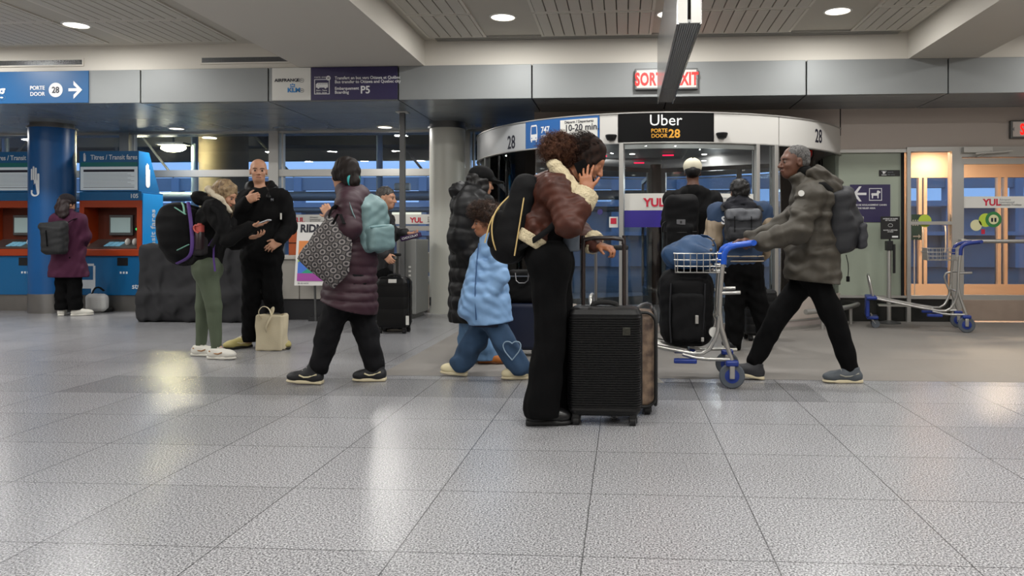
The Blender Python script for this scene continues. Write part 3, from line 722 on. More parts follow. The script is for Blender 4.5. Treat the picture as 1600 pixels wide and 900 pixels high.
for x in (bq[0]+.03, bq[1]-.03): t.cyl((0,0), .012, 0, .003, 12, M=Matrix.Translation((x, YS-.001, bq[2]-.012)) @ Matrix.Rotation(math.pi/2, 4, 'X'))
rel(t.build('bus_pictogram', M_wtxt), r)
q = P_(513, 122); disc('number_disc', (q.x, q.z), .028, M_wtxt, r, YS-.002); text('28', .03, (q.x, YS-.006, q.z-.01), M_btxt, r, align='CENTER')
text('PORTE / DOOR', .024, P_(491, 122), M_wtxt, r); text('Hors - Terre', .025, P_(494, 142.4), M_wtxt, r, bold=.02); text('Gares - Arrets', .022, P_(494, 145.9), M_wtxt, r, bold=.02)
# ------------------------------------------------------------------ hanging blade sign
zbs = 2.28
pn = onZ(1075, 36, zbs); pf = onZ(1041, 160, zbs)
y0, y1 = pn.y, pf.y; xc = (pn.x+pf.x)/2; hw = .066
g = thing('hanging_blade_sign', 'long ribbed aluminium blade sign hung under the ceiling, seen end-on', 'sign', (xc, y0, zbs))
M_rib = mat('ribbed_aluminium', '#9A9B9A', .45, .2); zt2 = 2.84
t = MB(); n = 10; w = 2*hw/n
t.box(xc-hw, xc+hw, y0, y1, zbs+.008, zbs+.02)
for i in range(n): t.box(xc-hw+i*w+.0025, xc-hw+(i+1)*w-.0025, y0, y1, zbs, zbs+.012)
t.box(xc-hw, xc+hw, y0+1.95, y0+1.965, zbs-.002, zbs+.01)
rel(t.build('ribbed_underside', M_rib), g)
t = MB()
for s in (-1, 1): t.box(xc+s*hw-.006, xc+s*hw+.006, y0, y1+.03, zbs-.006, zt2)
rel(t.build('side_panel', mat('side_panel', '#B0B0B0', .2, .8)), g)
t = MB(); t.box(xc-hw, xc-.01, y0-.004, y0+.02, zbs, zt2); rel(t.build('end_cap', M_white), g)
t = MB(); t.box(xc+.01, xc+hw, y0-.004, y0+.02, zbs, zt2); rel(t.build('end_cap', M_alu), g)
t = MB(); t.box(xc-hw, xc+hw, y0, y1, zt2-.015, zt2); rel(t.build('top_rail', M_alu), g)
for y in (y0+.25, y1-.25):
    t = MB(); t.rod((xc, y, zt2), (xc, y, ZC), .012); rel(t.build('hanger_rod', M_alu), g)
# ------------------------------------------------------------------ revolving door drum
DC = (.456, 11.07); DR = 2.55
def onArc(px, py, R=None):
    R = R or DR; u = (px-CX)/FP; dx, dy = CT*u-ST, ST*u+CT
    A = dx*dx+dy*dy; B = -2*(dx*DC[0]+dy*DC[1]); C_ = DC[0]**2+DC[1]**2-R*R; q = max(0, B*B-4*A*C_)
    t = (-B-math.sqrt(q))/(2*A); x, y = t*dx-DC[0], t*dy-DC[1]
    return math.atan2(x, -y), H+t*(CY-py)/FP
def aa(px): return onArc(px, 300)[0]
ZR0, ZR1 = 2.11, 2.44
dm = thing('revolving_door', 'large round glass revolving door of door 28 under a curved white sign ring', 'door', (DC[0], DC[1], 0))
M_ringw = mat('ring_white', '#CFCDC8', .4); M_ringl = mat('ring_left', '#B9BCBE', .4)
L0 = math.radians(-98); L1 = math.radians(98)
M_ringb = mat('ring_blue', '#1E5C9E', .4); M_ringk = mat('ring_black', '#070708', .5, spec=.15)
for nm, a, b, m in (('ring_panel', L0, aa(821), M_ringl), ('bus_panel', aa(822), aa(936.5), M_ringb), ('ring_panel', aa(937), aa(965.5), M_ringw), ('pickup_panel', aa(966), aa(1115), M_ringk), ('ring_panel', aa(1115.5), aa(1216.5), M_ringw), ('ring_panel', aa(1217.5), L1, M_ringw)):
    t = MB(); t.arc(DC, DR-.03, DR+(.006 if m in (M_ringb, M_ringk) else 0), a, b, ZR0+.004, ZR1-.006, 28)
    rel(t.build(nm, m, smooth=True), dm)
t = MB(); t.arc(DC, DR-.05, DR+.012, -math.pi, math.pi, ZR1-.006, ZR1+.006, 96); t.arc(DC, DR-.05, DR+.008, -math.pi, math.pi, ZR0-.008, ZR0+.004, 96); rel(t.build('ring_edge', M_alu, smooth=True), dm)
t = MB(); t.cyl(DC, DR-.03, ZR1-.03, ZR1, 96); rel(t.build('canopy_top', M_alud), dm)
t = MB(); t.cyl(DC, DR-.04, ZR0+.03, ZR0+.06, 96); rel(t.build('canopy_ceiling', mat('canopy_ceiling', '#8D8C8C', .5)), dm)
for i, (r, a) in enumerate(((1.9, -.5), (1.9, .0), (1.9, .5), (1.2, -.3), (1.2, .5), (.7, 1.2), (1.6, 2.2), (1.6, -2.2), (2.1, 1.0), (2.1, -1.0))):
    t = MB(); t.cyl((DC[0]+r*math.sin(a), DC[1]-r*math.cos(a)), .035, ZR0+.022, ZR0+.032, 16); rel(t.build('spot', M_light), dm)
lamp('canopy_lamp', 'POINT', (DC[0]-.9, DC[1]-.4, 1.9), 22, (1, .93, .85), .1); lamp('canopy_lamp', 'POINT', (DC[0]+.9, DC[1]+.4, 1.9), 22, (1, .93, .85), .1)
# sill platform
t = MB(); t.cyl(DC, DR+.01, .0, .105, 128); rel(t.build('platform', mat('door_platform', '#A79E9A', .45, noise=.08, nscale=3), smooth=True), dm)
t = MB(); t.arc(DC, DR+.005, DR+.02, -math.pi, math.pi, .0, .03, 96); t.arc(DC, DR+.005, DR+.016, -math.pi, math.pi, .095, .11, 96); rel(t.build('platform_edge', M_alu), dm)
# posts
for px, w in ((971, .05), (1183.5, .045), (1212, .05)):
    a = aa(px); t = MB(); t.box(-w/2, w/2, -.05, .05, .105, ZR0, .004, M=Matrix.Translation((DC[0]+(DR-.03)*math.sin(a), DC[1]-(DR-.03)*math.cos(a), 0)) @ Matrix.Rotation(a, 4, 'Z')); rel(t.build('post', M_alu), dm)
for a in (L0+.12, -1.1, L1-.1, 1.15, 2.4, -2.4, 3.14):
    t = MB(); t.box(-.025, .025, -.03, .03, .105, ZR0, .004, M=Matrix.Translation((DC[0]+(DR-.03)*math.sin(a), DC[1]-(DR-.03)*math.cos(a), 0)) @ Matrix.Rotation(a, 4, 'Z')); rel(t.build('post', M_alud), dm)
t = MB(); t.arc(DC, DR-.07, DR-.03, aa(975), aa(1181), ZR0-.065, ZR0-.008, 12); rel(t.build('door_header', M_alu), dm)
for a, b in ((L0, aa(967)), (aa(975), aa(1180)), (aa(1187), aa(1208)), (aa(1216), L1)):
    t = MB(); t.arc(DC, DR-.035, DR-.025, a, b, .11, ZR0-.01, 32); rel(t.build('curved_glass', M_glass, smooth=True), dm)
t = MB(); t.arc(DC, DR-.04, DR-.02, 1.75, 2*math.pi-1.75, .11, ZR0, 40); rel(t.build('rear_glass', M_glass, smooth=True), dm)
t = MB(); t.arc(DC, DR-.03, DR-.005, aa(1216), L1, .11, .36, 24); rel(t.build('lower_panel', M_beige, smooth=True), dm)
t = MB(); t.arc(DC, DR-.03, DR-.005, L0, aa(900), .11, .30, 24); rel(t.build('lower_panel', M_beige, smooth=True), dm)
# stickers and bands on the front glass
zb0, zb1, zb2 = onArc(1010, 355)[1], onArc(1010, 328.5)[1], onArc(1010, 302)[1]
for a, b in ((aa(975), aa(1052)), (aa(1112), aa(1179))):
    t = MB(); t.arc(DC, DR-.024, DR-.021, a, b, zb1, zb2, 10); rel(t.build('white_band', M_white, smooth=True), dm)
t = MB(); t.arc(DC, DR-.024, DR-.021, aa(1052), aa(1112), zb1, zb2, 10); rel(t.build('white_band', M_white, smooth=True), dm)
t = MB(); t.arc(DC, DR-.024, DR-.021, aa(975), aa(1036), zb0, zb1-.002, 10); rel(t.build('purple_band', mat('purple_film', '#35278F', .4), smooth=True), dm)
arc_text('YUL', .125, DC, DR-.02, aa(1022), zb1+.045, M_rtxt, dm, bold=.04)
for i, s in enumerate(('Aéroport', 'International', 'Montréal')):
    arc_text(s, .035, DC, DR-.02, aa(1041), zb2-.06-.036*i, M_gtxt, dm, align='LEFT'); arc_text(s, .035, DC, DR-.02, aa(1124), zb2-.06-.036*i, M_gtxt, dm, align='LEFT')
# no entry and small stickers on the left glass
a, z = onArc(958, 347); t = MB(); t.arc(DC, DR-.022, DR-.018, a-.02, a+.02, z-.06, z+.06, 3); ns = rel(t.build('notice_sticker', M_white), dm)
t = MB(); t.arc(DC, DR-.018, DR-.015, a-.013, a+.013, z-.02, z+.045, 3); s_ = rel(t.build('sticker_mark', M_rtxt), dm)
a, z = onArc(937, 331); t = MB(); t.cyl((0,0), .032, 0, .004, 20, M=Matrix.Translation((DC[0]+(DR-.015)*math.sin(a), DC[1]-(DR-.015)*math.cos(a), z)) @ Matrix.Rotation(a, 4, 'Z') @ Matrix.Rotation(math.pi/2, 4, 'X')); rel(t.build('round_dot', mat('dot_purple', '#3B3470', .4)), dm)
# ring lettering
for px, py, m in ((799, 232, M_btxt), (1279, 222.5, M_btxt)):
    a, z = onArc(px, py); arc_text('28', .225, DC, DR, a, z, m, dm, bold=.012, sx=.72)
a, z = onArc(1040, 196); arc_text('Uber', .175, DC, DR+.007, a, z, M_wtxt, dm, bold=.0)
M_or = mat('amber_lettering', '#D79A2B', .5)
a, z = onArc(1043, 206.2); arc_text('PORTE', .06, DC, DR+.007, a, z-.005, M_or, dm, align='RIGHT', bold=.015); a, z = onArc(1043, 215); arc_text('DOOR', .06, DC, DR+.007, a, z, M_or, dm, align='RIGHT', bold=.015)
a, z = onArc(1053.5, 215); arc_text('28', .13, DC, DR+.007, a, z, M_or, dm, bold=.02)
a, z = onArc(846, 208); arc_text('747', .105, DC, DR+.007, a, z-.002, M_wtxt, dm, bold=.02, align='LEFT', sx=.8)
a, z = onArc(846, 215); arc_text('CENTRE-VILLE', .042, DC, DR+.007, a, z, M_wtxt, dm, align='LEFT'); a, z = onArc(846, 221); arc_text('DOWNTOWN', .042, DC, DR+.007, a, z, M_wtxt, dm, align='LEFT')
a0, z0 = onArc(876, 222); a1, z1 = onArc(934, 184); t = MB(); t.arc(DC, DR+.007, DR+.010, a0, a1, ZR0+.02, z1, 14); rel(t.build('timetable_panel', M_white, smooth=True), dm)
a, z = onArc(883, 193.5); arc_text('Départs / Departures', .042, DC, DR+.011, a, z, M_btxt, dm, align='LEFT')
a, z = onArc(883, 205.5); arc_text('10-20 min.', .105, DC, DR+.011, a, z, M_btxt, dm, align='LEFT', bold=.01, sx=.95)
a, z = onArc(883, 210.5); arc_text('à toutes les heures / every hour', .025, DC, DR+.011, a, z, M_gtxt, dm, align='LEFT')
# bus pictogram on the ring
def arcpoly(pts, a, z, r, m, name, root):
    t = bmesh.new(); vs = [t.verts.new((DC[0]+r*math.sin(a+x/DR), DC[1]-r*math.cos(a+x/DR), z+y)) for x, y in pts]; t.faces.new(vs); mb = MB(); mb.add(t); return mb
a, z = onArc(835, 222)
mb = MB()
def addp(pts):
    t = bmesh.new(); r = DR+.009; vs = [t.verts.new((DC[0]+r*math.sin(a+x/DR), DC[1]-r*math.cos(a+x/DR), z+y)) for x, y in pts]; t.faces.new(vs); mb.add(t)
w, h = .055, .2
addp([(-w, .02), (w, .02), (w, .09), (-w, .09)]); addp([(-w, .09), (-w+.012, .09), (-w+.016, h-.02), (-w+.006, h-.02)]); addp([(w-.012, .09), (w, .09), (w-.006, h-.02), (w-.016, h-.02)]); addp([(-w+.006, h-.02), (w-.006, h-.02), (w-.015, h), (-w+.015, h)]); addp([(-w+.008, 0), (-w+.025, 0), (-w+.025, .02), (-w+.008, .02)]); addp([(w-.025, 0), (w-.008, 0), (w-.008, .02), (w-.025, .02)])
rel(mb.build('bus_pictogram', M_wtxt), dm)
mb = MB()
for sx_ in (-1, 1): addp_r = DR+.0105; tt = bmesh.new(); vs = [tt.verts.new((DC[0]+addp_r*math.sin(a+(sx_*.034+.008*math.cos(k*.785))/DR), DC[1]-addp_r*math.cos(a+(sx_*.034+.008*math.cos(k*.785))/DR), z+.045+.008*math.sin(k*.785))) for k in range(8)]; tt.faces.new(vs); mb.add(tt)
rel(mb.build('bus_headlight', M_ringb), dm)
for px, py in ((955.5, 215.5), (1127, 212.5)):
    a, z = onArc(px, py); t = MB(); t.lathe([(.02, -.035), (.045, -.028), (.06, .0), (.066, .024), (.06, .032), (.02, .034)], (0,0,0), 20, Matrix.Translation((DC[0]+(DR+.02)*math.sin(a), DC[1]-(DR+.02)*math.cos(a), z)))
    rel(t.build('sensor', M_black, smooth=True), dm)
# rotor
rt = rel(MB().cyl(DC, .085, .11, ZR0, 24).build('rotor_shaft', mat('rotor_brown', '#3A2C28', .3, .5), smooth=True), dm)
for a in (-1.0, 1.15, 3.2):
    Mx = Matrix.Translation((DC[0], DC[1], 0)) @ Matrix.Rotation(a-math.pi/2, 4, 'Z')   # local +x outward
    t = MB()
    for x0, x1, z0, z1 in ((.09, .15, .12, 2.05), (1.18, 1.24, .12, 2.05), (2.25, 2.32, .12, 2.05), (.09, 2.32, 1.99, 2.05), (.09, 2.32, .12, .24)): t.box(x0, x1, -.025, .025, z0, z1, .004, M=Mx)
    rel(t.build('wing_frame', M_alud), dm)
    t = MB(); t.box(.1, 2.3, -.004, .004, .15, 2.0, M=Mx); rel(t.build('wing_glass', M_glass), dm)
t = MB(); t.box(-.16, .16, -.08, .08, 2.04, 2.10, .01, M=Matrix.Translation((DC[0]-.4, DC[1]-1.9, 0))); rel(t.build('red_sensor_light', M_red), dm) if False else t.bm.free()
M_rled = mat('red_led', '#FF2050', .5, emit='#FF1848', es=2.5)
t = MB()
for dx, dy in ((-.75, -1.2), (.1, -1.25), (-.25, -.3)): t.box(DC[0]+dx-.07, DC[0]+dx+.07, DC[1]+dy-.01, DC[1]+dy+.01, 2.1, 2.115)
rel(t.build('red_led_strip', M_rled), dm)
# guard rails outside the drum
for a0, a1, n_ in ((.62, 1.28, 'right'), ):
    g = thing('guard_rail', 'low curved metal guard rail hugging the right side of the revolving door', 'rail', (DC[0]+2.75*math.sin(.95), DC[1]-2.75*math.cos(.95), 0))
    pts = [(DC[0]+2.74*math.sin(a0+(a1-a0)*k/12), DC[1]-2.74*math.cos(a0+(a1-a0)*k/12), .215) for k in range(13)]
    rel(MB().tube(pts, .03, 12).build('rail', M_alu, smooth=True), g)
    for k in (2, 7, 11):
        x, y, _ = pts[k]; rel(MB().rod((x, y, 0), (x, y, .2), .02).build('rail_post', M_alu, smooth=True), g)
# header wall above the drum
xh = onY(835, 175, YR).x
structure(bx(xh, XA, YR, YR+.13, 2.455, ZS+.02).build('wall_header', M_beige))
structure(bx(onY(1313, 190, YR).x-.006, onY(1313, 190, YR).x+.006, YR-.004, YR+.02, 2.35, ZS).build('trim_3', M_gap))
# ------------------------------------------------------------------ signs on the frosted panel
g = thing('relief_area_sign', 'dark purple wall sign with a left arrow and a dog pictogram', 'sign', (0, YR, 0))
a = onY(1329, 347, YR); b = onY(1392, 288, YR); YP = YR+.02
rel(bx(a.x, b.x, YP, YP+.012, a.z, b.z).build('panel', M_purple), g)
def onp(px, py): q = onY(px, py, YP-.003); return q.x, q.z
t = MB(); x, z = onp(1333, 303); t.prism([(x, z), (x+.075, z+.095), (x+.105, z+.095), (x+.052, z+.015), (x+.165, z+.015), (x+.165, z-.015), (x+.052, z-.015), (x+.105, z-.095), (x+.075, z-.095)], YP-.004, YP); rel(t.build('arrow', M_wtxt), g)
x0, z0 = onp(1358, 313.5); x1, z1 = onp(1378, 294); e = .008; t = MB()
for bb in ((x0, x1, z0, z0+e), (x0, x1, z1-e, z1), (x0, x0+e, z0, z1), (x1-e, x1, z0, z1)): t.box(bb[0], bb[1], YP-.004, YP, bb[2], bb[3])
rel(t.build('pictogram_frame', M_wtxt), g)
t = MB(); w = x1-x0
def dq(u, v): return (x0+w*u, z0+(z1-z0)*v)
t.prism([dq(.16,.5), dq(.2,.6), dq(.6,.6), dq(.62,.8), dq(.72,.82), dq(.88,.72), dq(.88,.62), dq(.78,.6), dq(.74,.45), dq(.74,.18), dq(.66,.18), dq(.64,.4), dq(.32,.4), dq(.3,.18), dq(.22,.18), dq(.2,.45)], YP-.004, YP); rel(t.build('dog_pictogram', M_wtxt), g)
x, z = onp(1333, 321.5); text('AIRE DE SOULAGEMENT CANIN', .029, (x, YP-.003, z), M_wtxt, g, bold=.02); x, z = onp(1333, 326.5); text('CANINE RELIEF AREA', .029, (x, YP-.003, z), M_wtxt, g, bold=.02)
g = thing('restriction_sign', 'small black strip sign high on the frosted panel', 'sign', (0, YR, 0))
a = onY(1374.5, 275, YR); b = onY(1407, 265.5, YR); rel(bx(a.x, b.x, YP, YP+.01, a.z, b.z).build('panel', M_black), g)
t = MB(); t.box(a.x+.03, a.x+.09, YP-.003, YP, a.z+.012, a.z+.018); t.box(a.x+.03, a.x+.09, YP-.003, YP, b.z-.018, b.z-.012); t.prism([(a.x+.04, a.z+.04), (a.x+.055, a.z+.028), (a.x+.085, a.z+.045), (a.x+.05, a.z+.06)], YP-.003, YP); rel(t.build('pictogram', M_wtxt), g)
for i, s in enumerate(('Interdit', 'No entry')): text(s, .024, (a.x+.105, YP-.003, b.z-.034-.03*i), M_gtxt, g)
# stanchion with black notice
p = Vector((onY(1389, 400, 9.72).x, 9.72, 0))
g = thing('stanchion', 'steel belt stanchion carrying a small black notice before the frosted panel', 'stanchion', tuple(p))
t = MB(); t.lathe([(.14, 0), (.14, .012), (.05, .03), (.028, .04)], (0,0,0), 32); t.build('base', M_alud, g, smooth=True)
t = MB(); t.cyl((0,0), .026, .03, .93, 20); t.build('pole', M_alu, g, smooth=True)
t = MB(); t.box(-.04, .04, -.04, .04, .90, 1.02, .008); t.build('belt_head', M_black, g)
t = MB(); t.box(.035, .065, -.05, -.02, .62, .98, .008); t.build('belt_clip', M_black, g)
t = MB(); t.box(-.115, .115, -.05, -.035, 1.04, 1.32, .004); t.rod((0,-.03,1.0), (0,-.03,1.06), .012); f = t.build('notice_frame', M_black, g)
for i, (s, sz, z) in enumerate((('INTERDIT DE PASSER', .019, 1.285), ('NO TROLLEYS', .019, 1.265), ('AU-DELA / BEYOND', .019, 1.145), ('CE POINT', .016, 1.125))):
    o = text(s, sz, (p.x, p.y-.052, z), M_wtxt, g, align='CENTER', bold=.01)
t = MB(); t.tube([(-.03, -.053, 1.2), (-.02, -.053, 1.23), (.02, -.053, 1.23), (.03, -.053, 1.2), (.0, -.053, 1.19)], .002, 5, closed=True); t.box(.02, .09, -.054, -.05, 1.06, 1.08); t.build('notice_mark', M_wtxt, g)
# ------------------------------------------------------------------ fare machines
M_or2 = mat('machine_orange', '#A33A12', .4); M_teal = mat('machine_teal', '#11706F', .4); M_kb = mat('machine_blue', '#0E5F93', .35); M_kb2 = mat('machine_side', '#1A86C8', .35, emit='#1684CC', es=.35)
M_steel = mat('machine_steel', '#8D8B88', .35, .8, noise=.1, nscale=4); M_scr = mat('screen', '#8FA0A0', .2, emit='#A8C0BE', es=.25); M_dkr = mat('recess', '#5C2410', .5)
XM = onY(221, 400, 10.62).x
def fare_machine(label):
    g = thing('fare_machine', label, 'machine', (XM, 10.62, 0))
    Wd = -.93
    P = lambda mb, n, m, **k: mb.build(n, m, g, **k)
    P(bx(Wd, 0, .03, .52, 0, .235), 'steel_base', M_steel)
    P(bx(Wd, 0, 0, .52, .235, .80, .006), 'lower_cabinet', M_kb)
    t = MB(); t.box(Wd, -.055+Wd*0+.055, .34, .52, .80, 1.72, .004); P(t, 'back_cabinet', M_kb)
    P(MB().prism([(0,0)]*0 or [(Wd+.0, .80), (Wd+.07, .80), (Wd+.07, 1.6), (Wd+.0, 1.6)], 0, .34), 'orange_cheek', M_or2)
    P(MB().prism([(-.07, .80), (0, .80), (0, 1.6), (-.07, 1.6)], 0, .34), 'orange_cheek', M_or2)
    P(bx(Wd, 0, 0, .34, 1.5, 1.6, .004), 'orange_header', M_or2)
    P(bx(Wd, 0, -.035, .34, .80, .90, .012), 'orange_ledge', M_or2)
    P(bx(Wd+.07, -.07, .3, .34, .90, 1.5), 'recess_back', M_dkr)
    P(bx(Wd, .0, 0, .52, 1.6, 1.725, .003), 'blue_header', M_kb)
    # sloped console
    t = MB(); Mx = Matrix.Translation((0, .0, .90)) @ Matrix.Rotation(math.radians(22), 4, 'X')
    t.box(Wd+.07, -.07, .0, .33, -.0, .02, .003, M=Mx); con = P(t, 'console', M_steel)
    t = MB(); t.box(-.66, -.30, .25, .30, 1.1, 1.40, .006); scr = P(t, 'screen_frame', M_alud)
    sc = bx(-.63, -.33, .242, .25, 1.14, 1.36).build('screen', M_scr, scr)
    t = MB()
    for i in range(3):
        for j in range(4): t.box(-.60+i*.085, -.53+i*.085, .06+j*.04, .09+j*.04, .02, .027, M=Mx)
    t.build('keypad', mat('keypad_blue', '#7FB4C8', .4, emit='#6AA8C8', es=.35), con)
    t = MB(); t.ball((0,0,0), .055, 16, (.45, 1.1, 1), M=Matrix.Translation((-.27, .1, 1.0))); P(t, 'receipt_tray', M_white, smooth=True)
    t = MB(); t.ball((0,0,0), .055, 16, (.45, 1.1, 1), M=Matrix.Translation((-.16, .1, 1.0))); P(t, 'ticket_tray', M_white, smooth=True)
    t = MB(); t.box(-.27, -.20, .25, .3, 1.14, 1.24, .004); P(t, 'card_reader', M_black)
    t = MB(); t.cyl((0,0), .018, 0, .006, 16, M=Matrix.Translation((-.235, .25, 1.19)) @ Matrix.Rotation(math.pi/2, 4, 'X')); P(t, 'green_light', mat('green_led', '#30B060', .4, emit='#30C060', es=1.2))
    t = MB(); t.box(-.15, -.08, .2, .3, 1.0, 1.3, .006); P(t, 'bill_slot', M_steel)
    t = MB(); t.box(-.36, -.2, -.006, .0, .66, .775, .003); P(t, 'coin_opening', M_black)
    t = MB()
    for k in range(3): t.box(-.32+k*.045, -.295+k*.045, -.004, 0, .545, .575)
    P(t, 'payment_marks', M_emb)
    # top sign box, tapering to the rear on the side
    t = MB(); t.prism([(0,0)]*0 or [(Wd, 1.73), (-.04, 1.73), (-.04, 2.31), (Wd, 2.31)], .0, .02); P(t, 'sign_front', M_kb)
    tb = bmesh.new(); pr_ = [(.02, 1.73), (.5, 1.73), (.24, 2.31), (.02, 2.31)]
    A = [tb.verts.new((Wd, y, z)) for y, z in pr_]; B = [tb.verts.new((-.04, y, z)) for y, z in pr_]; tb.faces.new(A); tb.faces.new(B[::-1])
    for i in range(4): j = (i+1) % 4; tb.faces.new((A[i], B[i], B[j], A[j]))
    bmesh.ops.recalc_face_normals(tb, faces=tb.faces[:]); P(MB().add(tb), 'sign_box', M_kb)
    P(bx(Wd+.02, -.06, -.006, .0, 2.09, 2.15), 'teal_strip', M_teal)
    pn_ = P(bx(Wd+.02, -.055, -.01, .0, 1.75, 2.085, .002), 'tariff_panel', mat('tariff_panel', '#C4CDD2', .4, emit='#C8D4DC', es=.18))
    t = MB(); t.box(Wd+.07, -.10, -.013, -.01, 2.01, 2.045); t.box(Wd+.07, -.10, -.013, -.01, 1.785, 1.792)
    for k in range(9): t.box(Wd+.07, -.10-.05*(k % 3), -.0125, -.01, 1.815+k*.021, 1.818+k*.021)
    t.build('tariff_lines', M_btxt, pn_)
    # side: lit blue panel
    P(bx(.0, .012, .02, .5, .30, 1.70, .003), 'side_panel', M_kb2)
    ox = Vector((XM, 10.62, 0))
    text('Transit fares', .15, ox+Vector((.014, .30, .72)), M_emb, g, nrm='X', up=(0,-1,0), bold=.01)
    text('Titres / Transit fares', .098, ox+Vector((Wd+.17, -.004, 2.19)), M_emb, g, bold=.012, sx=.86)
    text('105', .085, ox+Vector((-.17, -.003, 1.635)), M_emb, g, bold=.02)
    text('stm', .11, ox+Vector((-.14, -.003, .33)), M_emb, g, bold=.01)
    hm = hand_mb(lambda x, z: (Wd+.08+x, -.006, 2.21+z), .28); rel_o = hm.build('hand_emblem', M_emb, g)
    hm = hand_mb(lambda x, z: (-.036, .2+x, 1.93+z), .8); hm.build('hand_emblem', M_emb, g)
    # bus outline on the lower cabinet
    t = MB(); y0, y1 = -.006, 0
    X0, X1 = -.93, -.69
    t.box(X0, X1, y0, y1, .33, .42, .0); t.box(X1-.03, X1, y0, y1, .42, .66); t.box(X0, X1-.02, y0, y1, .655, .69); t.box(X1-.03, X1-.06, y0, y1, .27, .33); t.box(X0, X1, y0, y1, .42, .455)
    t.build('bus_emblem', M_emb, g)
    return g
fm = fare_machine('blue and orange transit fare machine number 105, in front of the person in purple')
def copy_tree(o, parent=None):
    c = o.copy(); COL.objects.link(c); c.parent = parent
    if parent is not None: c.matrix_parent_inverse = o.matrix_parent_inverse.copy()
    for ch in list(o.children): copy_tree(ch, c)
    return c
f2 = copy_tree(fm); f2.location.x -= 1.49; f2['label'] = 'transit fare machine at the left edge, half hidden by the blue column'
# ------------------------------------------------------------------ draped counter, ticket counter, poster
M_drape = mat('drape_fabric', '#1E1E21', .85)
p0 = onY(215, 450, 9.3).x; p1 = onY(392, 450, 9.3).x
o = sdf('draped_counter', [rbox(((p0+p1)/2, 9.66, .50), ((p1-p0)/2, .36, .47), .05), rbox(((p0+p1)/2-.0, 9.64, .20), ((p1-p0)/2+.035, .38, .19), .05, k=.12)], .016, M_drape, None, fold=(.022, 20, 12, (1, 1, .04)))
tag(o, 'counter draped in dark grey cloth beside the fare machine', 'counter')
M_cnt = mat('counter_grey', '#A5A199', .5); M_cnto = mat('counter_orange', '#B0501C', .45); M_cntd = mat('counter_black', '#15151A', .5)
q0 = p1+.07; q1 = onY(611, 450, 9.62).x
g = thing('ticket_counter', 'light grey ticket counter with black plinth behind the bald man', 'counter', ((q0+q1)/2, 9.9, 0))
rel(bx(q0, q1, 9.68, 10.3, 0, .27).build('plinth', M_cntd), g)
n = 4
for i in range(n):
    a, b = q0+(q1-q0)*i/n, q0+(q1-q0)*(i+1)/n
    rel(bx(a+.004, b-.004, 9.64, 10.3, .27, .78, .005).build('front_panel', M_cnt), g)
rel(bx(q0-.01, q1+.01, 9.60, 10.34, .78, .83, .01).build('worktop', mat('counter_top', '#BDB9B0', .35)), g)
t = MB(); t.rod((onY(467, 430, 9.62).x, 9.635, .66), (onY(467, 430, 9.62).x, 9.625, .66), .012, 12); rel(t.build('lock', M_alud), g)
for k, (pa, pb) in enumerate(((452, 499), (590, 612))):
    a, b = onY(pa, 380, 10.0).x, onY(pb, 380, 10.0).x
    s = thing('counter_screen', ('orange divider screen standing on the ticket counter right of the bald man', 'orange divider screen on the ticket counter behind the grey haired man')[k], 'screen', ((a+b)/2, 10, .83))
    rel(bx(a, b, 9.98, 10.02, .83, 1.17, .004).build('screen_panel', M_cnto), s); rel(bx(a-.01, b+.01, 9.96, 10.04, 1.17, 1.2, .004).build('top_rail', M_alu), s); rel(bx(a, b, 9.975, 9.98, .985, .995).build('seam', M_gap), s)
# grey cabinet kiosk near the post
a, b = onY(619, 440, 9.86).x, onY(650, 440, 9.86).x
g = thing('service_kiosk', 'tall slim grey metal cabinet behind the grey post', 'kiosk', ((a+b)/2, 9.8, 0))
rel(bx(a, b, 9.87, 10.5, .06, 1.04, .012).build('cabinet', mat('kiosk_grey', '#8C8D8A', .4, .3)), g); rel(bx(a+.02, b-.05, 9.9, 10.45, 0, .06).build('plinth', M_alud), g)
t = MB()
for k in range(4): t.box(b-.1, b-.07, 9.864, 9.87, .5+.055*k, .525+.055*k)
rel(t.build('indicator', M_white), g)
g = thing('bench', 'pale bench between the slim metal post and the white column', 'bench', (-2.9, 10.9, 0))
a, b = onY(640, 440, 10.9).x, onY(664, 440, 10.9).x
rel(bx(a, b, 10.75, 11.2, .42, .5, .02).build('seat', M_white), g); rel(bx(a, b, 11.15, 11.22, .55, .85, .02).build('backrest', M_cnt), g)
for x in (a+.05, b-.05): rel(bx(x-.02, x+.02, 10.75, 11.15, 0, .42).build('leg', M_alud), g)
# poster
x0 = onY(462, 446, 9.45).x; x1 = onY(520, 446, 9.45).x; zz0 = onY(490, 446, 9.45).z; zz1 = onY(490, 346, 9.45).z
g = thing('poster_board', 'white poster board with bold letters and coloured shapes, on a stand before the ticket counter', 'poster', ((x0+x1)/2, 9.5, 0))
lean = math.radians(7)
Mx = Matrix.Translation((x0, 9.42, zz0)) @ Matrix.Rotation(-lean, 4, 'X')
w = x1-x0; h = zz1-zz0
def pp(n, m, pts, e=.004):
    o = MB().prism([(u*w, v*h) for u, v in pts], -e, 0, Mx).build(n, m); return rel(o, g)
pp('board', mat('poster_white', '#E6E4E0', .5), [(0,0), (1,0), (1,1), (.0,1)], .012)
pp('poster_orange', mat('poster_orange', '#E58B45', .5), [(.07,.48), (.6,.48), (.6,.7), (.07,.7)], .016)
pp('poster_green', mat('poster_green', '#9CCB4C', .5), [(.07,.42), (.6,.75), (.6,.6), (.07,.36)], .018)
pp('poster_blue', mat('poster_blue', '#3F76D8', .5), [(.07,.18), (.9,.18), (.9,.45), (.07,.38)], .016)
pp('poster_teal', mat('poster_teal', '#1E9E7E', .5), [(.15,.18), (.9,.18), (.9,.3), (.52,.34)], .019)
